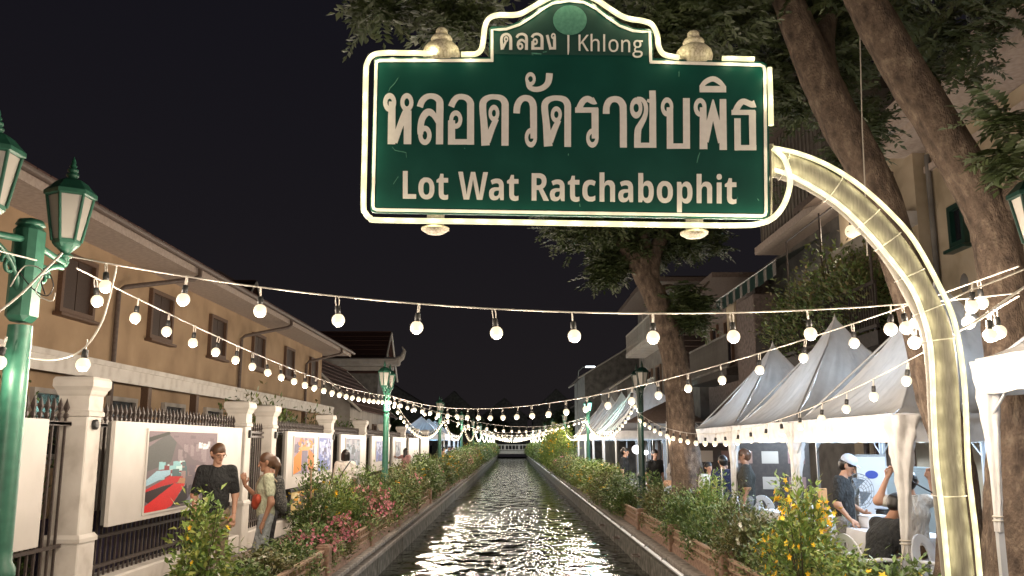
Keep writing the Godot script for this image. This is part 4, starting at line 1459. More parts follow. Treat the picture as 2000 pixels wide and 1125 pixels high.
# cloth gathered round a corner leg and tied below: a fluted tube
func gathered(path: Array, radii: Array, flutes: int, seed2: int) -> MB:
	var n := FastNoiseLite.new()
	n.seed = seed2
	n.frequency = 2.0
	var mb := MB.new()
	var rows := path.size() * 4 - 3
	var cols := 28
	var pts := PackedVector3Array()
	for i in rows:
		var f := float(i) / (rows - 1) * (path.size() - 1)
		var k := mini(int(f), path.size() - 2)
		var p: Vector3 = path[k].lerp(path[k + 1], f - k)
		var r: float = lerpf(radii[k], radii[k + 1], f - k)
		for j in cols:
			var a := TAU * j / cols
			var rr := r * (1.0 + 0.2 * sin(a * flutes + f * 0.9) + 0.35 * n.get_noise_3d(cos(a) * 2, f * 1.3, sin(a) * 2))
			pts.append(p + Vector3(cos(a), 0, -sin(a)) * rr)
	mb.surf(pts, rows, cols, true)
	return mb


func tent(label: String, cx: float, d: float, hx: float, hz: float, eave: float, peak: float, lampe: float, wraps: Array, seed2: int) -> void:
	var t := thing("market_tent", label, "tent", Vector3(cx, 0, -d), 0.0, "white peaked market tents on the right bank")
	obj("canopy", canopy_mesh(hx, hz, eave, peak, seed2), M.tent_cloth, t)
	obj("valance", valance_mesh(hx, hz, eave, 0.26, seed2 + 3), M.tent_cloth, t)
	var mb := MB.new()
	mb.lathe([[0.035, peak - 0.08], [0.03, peak + 0.02], [0.012, peak + 0.05], [0.0, peak + 0.1]], 10)
	obj("peak_cap", mb, M.tent_cloth, t)
	for sx in [-1.0, 1.0]:
		for sz in [-1.0, 1.0]:
			mb = MB.new()
			mb.box(Vector3(sx * (hx - 0.03), eave * 0.5 - 0.02, sz * (hz - 0.03)), Vector3(0.045, eave - 0.04, 0.045))
			mb.box(Vector3(sx * (hx - 0.03), 0.01, sz * (hz - 0.03)), Vector3(0.12, 0.012, 0.12))
			obj("leg", mb, M.tent_frame, t)
			mb = MB.new()
			mb.bar(Vector3(sx * (hx - 0.05), eave - 0.06, sz * (hz - 0.05)), Vector3(0, peak - 0.12, 0), 0.014, 6)
			obj("rafter", mb, M.tent_frame, t)
	for s in [-1.0, 1.0]:
		mb = MB.new()
		mb.box(Vector3(0, eave - 0.06, s * (hz - 0.04)), Vector3(hx * 2 - 0.1, 0.04, 0.03))
		mb.box(Vector3(s * (hx - 0.04), eave - 0.11, 0), Vector3(0.03, 0.04, hz * 2 - 0.1))
		obj("frame_bar", mb, M.tent_frame, t)
		mb = MB.new()
		mb.bar(Vector3(s * (hx - 0.04), eave - 0.45, -hz + 0.05), Vector3(s * (hx - 0.04), eave - 0.06, -hz + 0.55), 0.012, 6)
		mb.bar(Vector3(s * (hx - 0.04), eave - 0.45, hz - 0.05), Vector3(s * (hx - 0.04), eave - 0.06, hz - 0.55), 0.012, 6)
		obj("brace", mb, M.tent_frame, t)
	for w in wraps:
		var x: float = w[0] * (hx - 0.03)
		var z: float = w[1] * (hz - 0.03)
		var k: float = w[2]
		mb = gathered([Vector3(x + w[3] * 0.25, eave - 0.02, z), Vector3(x + w[3] * 0.16, eave - 0.3, z), Vector3(x + w[3] * 0.05, eave - 0.65, z + 0.02), Vector3(x, eave - 1.0, z + 0.02), Vector3(x - 0.02, eave - 1.3, z + 0.02)], [0.24 * k, 0.17 * k, 0.10 * k, 0.075 * k, 0.06 * k], 5, seed2 + 9)
		obj("gathered_side_cloth", mb, M.tent_cloth, t)
		mb = MB.new()
		for i in 2:
			var loop := []
			for j in 17:
				var a := TAU * j / 16
				loop.append(Vector3(x - 0.015 + cos(a) * 0.075 * k, eave - 1.22 + i * 0.03, z + 0.02 + sin(a) * 0.075 * k))
			mb.tube(loop, 0.008, 5, false)
		obj("tie", mb, M.rope, t)
	if lampe > 0.0:
		var f := thing("tent_tube_lamp", "cool white tube hung inside the " + label.trim_prefix("the "), "lamp", Vector3(cx + 0.2, eave + 0.25, -d), 0.0, "tube lamps under the tents")
		mb = MB.new()
		mb.bar(Vector3(0, 0, -0.22), Vector3(0, 0, 0.22), 0.018, 8)
		obj("tube", mb, M.tube_cool, f)
		mb = MB.new()
		mb.cbox(Vector3(0, 0.045, 0), Vector3(0.07, 0.05, 0.46), 0.008)
		obj("housing", mb, M.plastic_white, f)
		var l := OmniLight3D.new()
		l.name = "tube_light"
		l.light_color = lin(0.62, 0.8, 1.0)
		l.light_energy = lampe
		l.light_size = 0.1
		l.omni_range = 12
		l.shadow_enabled = true
		l.position = Vector3(0, -0.13, 0)
		f.add_child(l, true)


func tents() -> void:
	tent("white tent at the right edge with flat front hem", 4.97, 5.15, 1.33, 1.65, 2.42, 3.9, 0.5, [[-1, -1, 0.42, 0.1]], 11)
	tent("big white tent just behind the glowing pole", 5.0, 10.1, 1.3, 1.6, 2.06, 3.62, 3.6, [[-1, 1, 0.62, 0.2], [-1, -1, 0.55, 0.15]], 12)
	tent("middle peaked white tent left of the glowing pole", 5.0, 13.36, 1.3, 1.6, 2.06, 3.66, 3.6, [[-1, -1, 0.5, 0.1]], 13)
	tent("third peaked white tent next to the leaning tree", 5.0, 16.62, 1.3, 1.6, 2.06, 3.62, 3.6, [], 14)
	var far := ["first of the small white tents past the leaning tree", "second of the small white tents past the leaning tree", "third small white tent past the leaning tree", "fourth small white tent past the leaning tree", "farthest small white tent by the yellow shrubs"]
	for i in 5:
		tent(far[i], 5.0, 31.5 + 4.2 * i, 1.55, 1.9, 2.2, 4.05, 3.0, [], 20 + i)
	# stalls on the left bank with blue light
	for i in 3:
		var t := thing("blue_stall", ["nearest blue lit stall at the end of the left boards", "second blue lit stall on the left bank", "farthest blue lit stall on the left bank"][i], "stall", Vector3(-5.2, 0, -(50.5 + 4.5 * i)), 0.0, "blue lit stalls on the left bank")
		obj("canopy", canopy_mesh(1.5, 1.8, 2.3, 3.3, 40 + i), M.tent_cloth, t)
		obj("valance", valance_mesh(1.5, 1.8, 2.3, 0.3, 44 + i), M.tent_cloth, t)
		var mb := MB.new()
		mb.box(Vector3(-1.4, 1.1, 0), Vector3(0.04, 2.2, 3.4))
		obj("back_cloth", mb, M.tent_cloth, t)
		for sx in [-1.0, 1.0]:
			for sz in [-1.0, 1.0]:
				mb = MB.new()
				mb.box(Vector3(sx * 1.45, 1.15, sz * 1.75), Vector3(0.05, 2.3, 0.05))
				obj("leg", mb, M.tent_frame, t)
		mb = MB.new()
		mb.bar(Vector3(0, 2.2, -0.22), Vector3(0, 2.2, 0.22), 0.03, 8)
		obj("tube_lamp", mb, M.tube_cool, t)
		var l := OmniLight3D.new()
		l.name = "stall_light"
		l.light_color = lin(0.3, 0.62, 1.0)
		l.light_energy = 4.5
		l.light_size = 0.1
		l.omni_range = 12
		l.shadow_enabled = true
		l.position = Vector3(0, 2.05, 0)
		t.add_child(l, true)


# ---------------------------------------------------------------- trees
func trunk_mesh(path: Array, radii: Array, sides: int, seed2: int, rough: float) -> MB:
	var n := FastNoiseLite.new()
	n.seed = seed2
	n.frequency = 1.0
	n.fractal_octaves = 3
	var mb := MB.new()
	var fine := []
	var rr := []
	for i in path.size() - 1:
		var a: Vector3 = path[maxi(i - 1, 0)]
		var b: Vector3 = path[i]
		var e: Vector3 = path[i + 1]
		var f: Vector3 = path[mini(i + 2, path.size() - 1)]
		for k in 10:
			var t := k / 10.0
			fine.append(0.5 * (2.0 * b + (e - a) * t + (2.0 * a - 5.0 * b + 4.0 * e - f) * t * t + (3.0 * b - a - 3.0 * e + f) * t * t * t))
			rr.append(lerpf(radii[i], radii[i + 1], t))
	fine.append(path[path.size() - 1])
	rr.append(radii[radii.size() - 1])
	var pts := PackedVector3Array()
	var n1 := Vector3(0, 0, 1)
	for i in fine.size():
		var t: Vector3 = (fine[mini(i + 1, fine.size() - 1)] - fine[maxi(i - 1, 0)]).normalized()
		n1 = (n1 - t * n1.dot(t)).normalized()
		var n2 := t.cross(n1)
		for j in sides:
			var a := TAU * j / sides
			var o := n1 * cos(a) + n2 * sin(a)
			var q: Vector3 = fine[i]
			var big := n.get_noise_3d(o.x * 1.2 + seed2, q.y * 0.7, o.z * 1.2) * 0.16
			var ridge := absf(n.get_noise_3d(o.x * 7.0, q.y * 2.2 + q.x * 2.0, o.z * 7.0 + seed2))
			pts.append(q + o * rr[i] * (1.0 + big + (0.5 - ridge) * rough))
	mb.surf(pts, fine.size(), sides, true)
	return mb


func spray_mesh(seed2: int, len2: float, leaf: float) -> ArrayMesh:
	# a pinnate twig: leaflets in pairs along a stalk
	var r := RandomNumberGenerator.new()
	r.seed = seed2
	var mb := MB.new()
	mb.has_c = true
	var n := 9
	var droop := r.randf_range(0.15, 0.4)
	for i in n + 1:
		var u := (i + 1.0) / (n + 1)
		var p := Vector3(0, -droop * u * u * len2, u * len2)
		for s in ([-1.0, 1.0] if i < n else [0.0]):
			var dirv := Vector3(s * 0.95, r.randf_range(-0.3, 0.15), 0.45 if s != 0.0 else 1.0).normalized()
			leaf_at(mb, p, dirv, leaf * r.randf_range(0.75, 1.15), 0.42, r)
	return mb.mesh()


func leaf_at(mb: MB, p: Vector3, dirv: Vector3, len2: float, width: float, r: RandomNumberGenerator) -> void:
	var side := dirv.cross(Vector3.UP)
	if side.length_squared() < 1e-4:
		side = Vector3.RIGHT
	side = side.normalized().rotated(dirv, r.randf_range(-0.6, 0.6))
	var up := side.cross(dirv)
	var mid := p + dirv * len2 * 0.45 - up * len2 * 0.04
	var tip := p + dirv * len2 - up * len2 * r.randf_range(0.0, 0.25)
	var a := mid + side * len2 * width * 0.5 + up * len2 * 0.06
	var b := mid - side * len2 * width * 0.5 + up * len2 * 0.06
	mb.face([p, a, tip], up)
	mb.face([p, tip, b], up)


func crown(t: Node3D, blobs: Array, sprays: Array, per: int, mat: Material, r: RandomNumberGenerator, tone: Array) -> void:
	# clumps of sprays through each blob's volume, denser towards its outside
	var xs := []
	for k in sprays.size():
		xs.append([])
	for b in blobs:
		var c: Vector3 = b[0]
		var rad: Vector3 = b[1]
		var count := int(per * b[2])
		var clumps := maxi(3, count / 22)
		for q in clumps:
			var d := Vector3(r.randfn(), r.randfn(), r.randfn()).normalized() * pow(r.randf(), 0.4)
			var cc := c + d * rad
			var cr := rad.length() * r.randf_range(0.12, 0.24)
			for i in 22:
				var o := Vector3(r.randfn(), r.randfn() * 0.7, r.randfn()) * cr * 0.55
				var basis := Basis(Vector3.UP, r.randf() * TAU) * Basis(Vector3.RIGHT, r.randf_range(-0.5, 0.7))
				var s := r.randf_range(0.7, 1.25)
				xs[r.randi() % sprays.size()].append([Transform3D(basis.scaled(Vector3(s, s, s)), cc + o), tone[r.randi() % tone.size()]])
	for k in sprays.size():
		var mm := MultiMesh.new()
		mm.transform_format = MultiMesh.TRANSFORM_3D
		mm.use_colors = true
		mm.mesh = sprays[k]
		mm.instance_count = xs[k].size()
		for i in xs[k].size():
			mm.set_instance_transform(i, xs[k][i][0])
			mm.set_instance_color(i, xs[k][i][1])
		var mi := MultiMeshInstance3D.new()
		mi.multimesh = mm
		mi.material_override = mat
		mi.name = "foliage" if k == 0 else "foliage_%03d" % k
		t.add_child(mi, true)
		stuff(mi)


func trees() -> void:
	var r := RandomNumberGenerator.new()
	r.seed = 99
	var sprays := []
	for k in 4:
		sprays.append(spray_mesh(60 + k, 0.34, 0.105))
	var tone := [Color(0.034, 0.052, 0.016), Color(0.044, 0.064, 0.02), Color(0.054, 0.072, 0.024), Color(0.036, 0.05, 0.017)]
	# nearest trunk at the right edge
	var t := thing("street_tree", "thick leaning tree with mottled bark at the right edge", "tree")
	var a := [P(2010, 1300, 7.35), P(1998, 1125, 7.35), P(1990, 900, 7.35), P(1975, 700, 7.35), P(1957, 540, 7.35), P(1930, 420, 7.4), P(1866, 300, 7.4), P(1782, 160, 7.45), P(1700, 20, 7.5), P(1630, -120, 7.6), P(1560, -260, 7.8)]
	obj("trunk", trunk_mesh(a, [0.32, 0.27, 0.235, 0.2, 0.175, 0.175, 0.17, 0.165, 0.16, 0.15, 0.13], 40, 3, 0.16), M.bark, t)
	obj("limb", trunk_mesh([P(1925, 440, 7.4), P(1968, 415, 7.35), P(1995, 360, 7.2), P(2060, 260, 7.0)], [0.17, 0.13, 0.11, 0.08], 20, 4, 0.14), M.bark, t)
	crown(t, [[P(1900, -150, 8.2), Vector3(2.0, 0.9, 1.8), 0.8], [P(1620, -120, 8.6), Vector3(1.9, 0.9, 1.6), 0.8], [P(1985, 280, 6.6), Vector3(0.28, 0.3, 0.3), 0.12], [P(1860, 60, 9.8), Vector3(0.9, 0.5, 1.0), 0.3]], sprays, 680, M.leaf, r, tone)
	# second trunk, behind the sign's right end
	t = thing("street_tree", "dark leaning tree rising behind the right end of the sign", "tree")
	a = [P(1880, 1250, 8.15), P(1876, 1050, 8.15), P(1862, 900, 8.15), P(1826, 760, 8.15), P(1794, 620, 8.15), P(1754, 490, 8.15), P(1715, 375, 8.2), P(1660, 270, 8.25), P(1605, 160, 8.35), P(1550, 30, 8.5), P(1490, -130, 8.8)]
	obj("trunk", trunk_mesh(a, [0.26, 0.18, 0.165, 0.16, 0.16, 0.165, 0.17, 0.18, 0.17, 0.155, 0.13], 40, 5, 0.16), M.bark, t)
	obj("limb", trunk_mesh([P(1640, 240, 8.3), P(1610, 90, 8.6), P(1640, -40, 8.9)], [0.13, 0.1, 0.07], 20, 6, 0.14), M.bark, t)
	crown(t, [[P(1460, 20, 9.3), Vector3(1.5, 0.8, 1.3), 0.9], [P(1250, -90, 9.5), Vector3(1.7, 0.75, 1.4), 0.8], [P(1560, 130, 9.6), Vector3(0.8, 0.6, 0.9), 0.5], [P(1680, 250, 10.5), Vector3(0.5, 0.5, 0.5), 0.25], [P(1330, 60, 8.9), Vector3(0.8, 0.5, 0.7), 0.35], [P(1000, -110, 9.2), Vector3(1.1, 0.5, 1.0), 0.45]], sprays, 680, M.leaf, r, tone)
	# hanging sprays over the sign's left shoulder
	crown(t, [[P(850, -40, 8.0), Vector3(0.75, 0.32, 0.7), 0.4], [P(880, 45, 7.9), Vector3(0.22, 0.12, 0.3), 0.1], [P(760, -25, 8.1), Vector3(0.35, 0.16, 0.4), 0.14]], sprays, 680, M.leaf, r, tone)
	var hr := thing("hanging_rope", "thin pale rope dangling between the two big trunks", "rope")
	var rb := MB.new()
	rb.tube([P(1678, -60, 8.0), P(1680, 90, 8.0), P(1684, 250, 8.0), P(1691, 400, 8.0), P(1694, 500, 8.0)], 0.006, 6)
	obj("rope", rb, M.rope, hr)
	# leaning tree in the middle of the right bank
	t = thing("street_tree", "leaning tree with forked crown before the middle tents", "tree")
	a = [P(1350, 1010, 17.2), P(1343, 930, 17.2), P(1333, 850, 17.2), P(1325, 760, 17.2), P(1312, 680, 17.2), P(1288, 600, 17.2), P(1262, 545, 17.3)]
	obj("trunk", trunk_mesh(a, [0.35, 0.29, 0.26, 0.25, 0.24, 0.23, 0.2], 36, 8, 0.16), M.bark, t)
	for q in [[[1262, 550], [1235, 500], [1205, 455], [1170, 400], [1130, 350], [0.2, 0.17, 0.14, 0.1, 0.05]], [[1268, 555], [1275, 505], [1300, 450], [1330, 390], [1370, 330], [0.19, 0.16, 0.13, 0.1, 0.05]], [[1258, 540], [1255, 480], [1250, 420], [1240, 350], [1245, 280], [0.18, 0.15, 0.12, 0.1, 0.05]], [[1275, 570], [1310, 560], [1340, 575], [1365, 570], [1385, 550], [0.07, 0.05, 0.04, 0.03, 0.02]]]:
		var pp := []
		for k in 5:
			pp.append(P(q[k][0], q[k][1], 17.3 + 0.15 * k))
		obj("limb", trunk_mesh(pp, q[5], 16, 9, 0.12), M.bark, t)
	crown(t, [[P(1240, 470, 17.8), Vector3(1.0, 0.5, 1.0), 0.5], [P(1150, 455, 17.6), Vector3(0.9, 0.42, 0.9), 0.4], [P(1360, 465, 17.4), Vector3(0.6, 0.35, 0.7), 0.28], [P(1200, 525, 17.6), Vector3(0.35, 0.28, 0.5), 0.2], [P(1180, 535, 17.8), Vector3(0.25, 0.2, 0.3), 0.1], [P(1340, 590, 17.0), Vector3(0.3, 0.38, 0.4), 0.2], [P(1345, 630, 17.0), Vector3(0.2, 0.3, 0.3), 0.12], [P(1250, 330, 18.0), Vector3(2.8, 1.0, 2.2), 1.0], [P(1110, 430, 17.8), Vector3(0.7, 0.3, 0.7), 0.2]], sprays, 1100, M.leaf, r, tone)
	# dim trees beyond the far end
	for i in 7:
		var x: float = [-14.0, -9.5, -7.0, 7.5, 10.5, -18.0, -3.0][i]
		var d: float = [92.0, 118.0, 140.0, 125.0, 140.0, 76.0, 164.0][i]
		t = thing("far_tree", ["dim far tree behind the left stalls", "dim far tree on the left near the canal's end", "dark far tree just left of the bridge", "dim far tree on the right near the canal's end", "dark far tree right of the bridge", "dim tree beside the grey hall on the left", "dark low tree straight behind the bridge"][i], "tree", Vector3(x, 0, -d), 0.0, "far trees")
		obj("trunk", trunk_mesh([Vector3.ZERO, Vector3(0.1, 2, 0), Vector3(0.0, 4.2, 0.1)], [0.3, 0.22, 0.14], 14, 30 + i, 0.1), M.bark, t)
		crown(t, [[Vector3(0, 5.0, 0), Vector3(2.4, 1.7, 2.2), 1.0], [Vector3(1.2, 4.0, 0.6), Vector3(1.5, 1.2, 1.4), 0.6], [Vector3(-1.5, 4.4, -0.3), Vector3(1.4, 1.2, 1.4), 0.6]], [sprays[i % 4]], 700, M.leaf, r, tone)
		var last: MultiMeshInstance3D = t.get_child(t.get_child_count() - 1)
		for j in last.multimesh.instance_count:
			last.multimesh.set_instance_transform(j, last.multimesh.get_instance_transform(j).scaled_local(Vector3(1.7, 1.7, 1.7)))


# ---------------------------------------------------------------- lamps and festoon lights
var bulb_parts := {}


func street_lamp(at: Vector3, label: String, paint: Material, lit := false, height := 2.97, turn := 0.0, heads := [-1.0, 1.0]) -> Node3D:
	var t := thing("street_lamp", label, "street lamp", at, turn, "green street lamps with twin lanterns")
	var mb := MB.new()
	mb.lathe([[0.19, 0.0], [0.19, 0.1], [0.15, 0.14], [0.13, 0.3], [0.14, 0.34], [0.105, 0.4], [0.1, 0.62], [0.115, 0.66], [0.115, 0.7], [0.085, 0.74], [0.082, 0.98], [0.1, 1.0], [0.1, 1.06], [0.078, 1.1], [0.076, 1.16]], 24)
	obj("base", mb, paint, t)
	mb = MB.new()
	mb.lathe([[0.074, 1.14], [0.068, height - 0.5]], 24)
	obj("post", mb, paint, t)
	mb = MB.new()
	mb.cbox(Vector3(0, height - 0.18, 0), Vector3(0.15, 0.6, 0.17), 0.035)
	mb.lathe([[0.0, height + 0.1], [0.06, height + 0.11], [0.085, height + 0.12], [0.07, height + 0.15], [0.0, height + 0.17]], 16)
	obj("head_block", mb, paint, t)
	for s in heads:
		mb = MB.new()
		var arc := []
		for i in 11:
			var a := PI * 0.5 * i / 10
			arc.append(Vector3(0, height - 0.32 + sin(a) * 0.26, s * (0.06 + 0.30 * (1.0 - cos(a)) + 0.05 * sin(a))))
		mb.tube(arc, 0.02, 8)
		mb.bar(Vector3(0, height + 0.02, s * 0.06), Vector3(0, height - 0.03, s * 0.45), 0.022, 8)
		var curl := []
		for i in 21:
			var a := TAU * 1.3 * i / 20.0
			curl.append(Vector3(0, height - 0.16 + sin(a) * (0.075 - 0.0028 * i), s * (0.19 + cos(a) * (0.075 - 0.0028 * i))))
		mb.tube(curl, 0.012, 6)
		var arm := obj("arm", mb, paint, t)
		# lantern: pendant below, tapered six-sided glass, roof and tiered finial
		var c := Vector3(0, height, s * 0.44)
		var xf := Transform3D(Basis.IDENTITY.scaled(Vector3(0.86, 0.86, 0.86)), c)
		var lan := MB.new()
		lan.lathe([[0.0, -0.06], [0.02, -0.045], [0.035, -0.02], [0.025, 0.0], [0.05, 0.02], [0.055, 0.035], [0.03, 0.05], [0.06, 0.08], [0.085, 0.11]], 14, xf)
		lan.facets([[0.075, 0.09], [0.1, 0.12], [0.105, 0.15]], 6, xf)
		lan.facets([[0.165, 0.49], [0.19, 0.5], [0.19, 0.53], [0.15, 0.57], [0.115, 0.61], [0.085, 0.63]], 6, xf)
		lan.lathe([[0.085, 0.625], [0.05, 0.635], [0.033, 0.65], [0.046, 0.665], [0.046, 0.68], [0.025, 0.69], [0.04, 0.705], [0.038, 0.72], [0.018, 0.73], [0.028, 0.745], [0.016, 0.76], [0.018, 0.78], [0.0, 0.83]], 14, xf)
		for k in 6:
			var a := TAU * k / 6
			var dv := Vector3(sin(a), 0, cos(a))
			lan.bar(xf * (dv * 0.102 + Vector3(0, 0.14, 0)), xf * (dv * 0.165 + Vector3(0, 0.5, 0)), 0.011, 5)
		var ln := obj("lantern", lan, paint, t)
		for k in 6:
			var a0 := TAU * k / 6
			var a1 := TAU * (k + 1) / 6
			var q := []
			for e in [[a0, 0.096, 0.15], [a1, 0.096, 0.15], [a1, 0.156, 0.49], [a0, 0.156, 0.49]]:
				q.append(xf * Vector3(sin(e[0]) * e[1], e[2], cos(e[0]) * e[1]))
			var g := MB.new()
			g.face(q, q[0] + q[2] - c * 2 - Vector3(0, 0.64, 0))
			obj("pane", g, M.teal_lamp if lit else M.lantern_glass, ln)
		if lit:
			var l := OmniLight3D.new()
			l.name = "lantern_glow"
			l.light_color = lin(0.45, 1.0, 0.9)
			l.light_energy = 0.7
			l.light_size = 0.1
			l.omni_range = 15.0
			l.omni_attenuation = 2.0
			l.shadow_enabled = true
			l.position = c + Vector3(0.26, 0.3, 0)
			t.add_child(l, true)
	return t


func bulb_meshes() -> void:
	var mb := MB.new()
	mb.ball(Vector3.ZERO, Vector3(0.041, 0.042, 0.041), 8, 12)
	bulb_parts.globe = mb.mesh()
	mb = MB.new()
	mb.lathe([[0.0, 0.038], [0.017, 0.036], [0.019, 0.06], [0.017, 0.09], [0.0, 0.095]], 10)
	bulb_parts.socket = mb.mesh()
	mb = MB.new()
	mb.tube([Vector3(-0.008, 0.09, 0), Vector3(-0.011, 0.125, 0), Vector3(-0.008, 0.15, 0), Vector3(0.008, 0.15, 0), Vector3(0.011, 0.125, 0), Vector3(0.008, 0.09, 0)], 0.004, 5)
	bulb_parts.hook = mb.mesh()
	mb = MB.new()
	mb.ball(Vector3.ZERO, Vector3(0.05, 0.051, 0.05), 5, 7)
	bulb_parts.far_globe = mb.mesh()
	mb = MB.new()
	mb.tube([Vector3(0, 0, 0.045), Vector3(0, 0, -0.045)], 0.0085, 7)
	bulb_parts.sleeve = mb.mesh()


func bulb(t: Node3D, at: Vector3, energy: float, far: bool, cool := false, below := true) -> void:
	var g := obj("bulb", bulb_parts.far_globe if far else bulb_parts.globe, M.bulb_cool if cool else M.bulb, t, at)
	g.rotation = Vector3(rng.randf_range(-0.14, 0.14), rng.randf() * TAU, rng.randf_range(-0.14, 0.14))
	if not far:
		obj("socket", bulb_parts.socket, M.socket, g)
		obj("hook", bulb_parts.hook, M.cable, g)
	var l := OmniLight3D.new()
	l.name = "bulb_light"
	l.light_color = lin(0.95, 1.0, 0.95) if cool else lin(1.0, 0.83, 0.66)
	l.light_energy = energy
	l.light_size = 0.024
	l.omni_range = 40.0
	l.omni_attenuation = 2.0
	l.shadow_enabled = true
	l.position.y = -0.072 if below else 0.0
	g.add_child(l, true)


func hang(a: Vector3, b: Vector3, sag: float, t: float) -> Vector3:
	return a.lerp(b, t) - Vector3(0, sag * 4.0 * t * (1.0 - t), 0)


func festoon(label: String, a: Vector3, b: Vector3, sag: float, n: int, energy := 0.5, far := false, t0 := 0.0, t1 := 1.0, cool := false) -> Node3D:
	var t := thing("festoon_lights", label, "string lights", a, 0.0, "strings of round bulbs over the canal")
	var path := []
	for i in 33:
		path.append(hang(a, b, sag, i / 32.0) - a)
	var mb := MB.new()
	mb.tube(path, 0.0055 if not far else 0.009, 6)
	obj("cable", mb, M.cable, t)
	for i in n:
		var u := lerpf(t0, t1, (i + 0.5) / n)
		var p := hang(a, b, sag, u) - a
		if not far:
			var sl := obj("sleeve", bulb_parts.sleeve, M.socket, t, p)
			sl.look_at_from_position(p, p + (hang(a, b, sag, u + 0.01) - hang(a, b, sag, u - 0.01)), Vector3.UP)
		bulb(t, p + Vector3(rng.randf_range(-0.006, 0.006), -0.15, rng.randf_range(-0.006, 0.006)), energy, far, cool, not far and (a.z > -30.0 or (a.z > -40.0 and i % 2 == 0)))
	return t


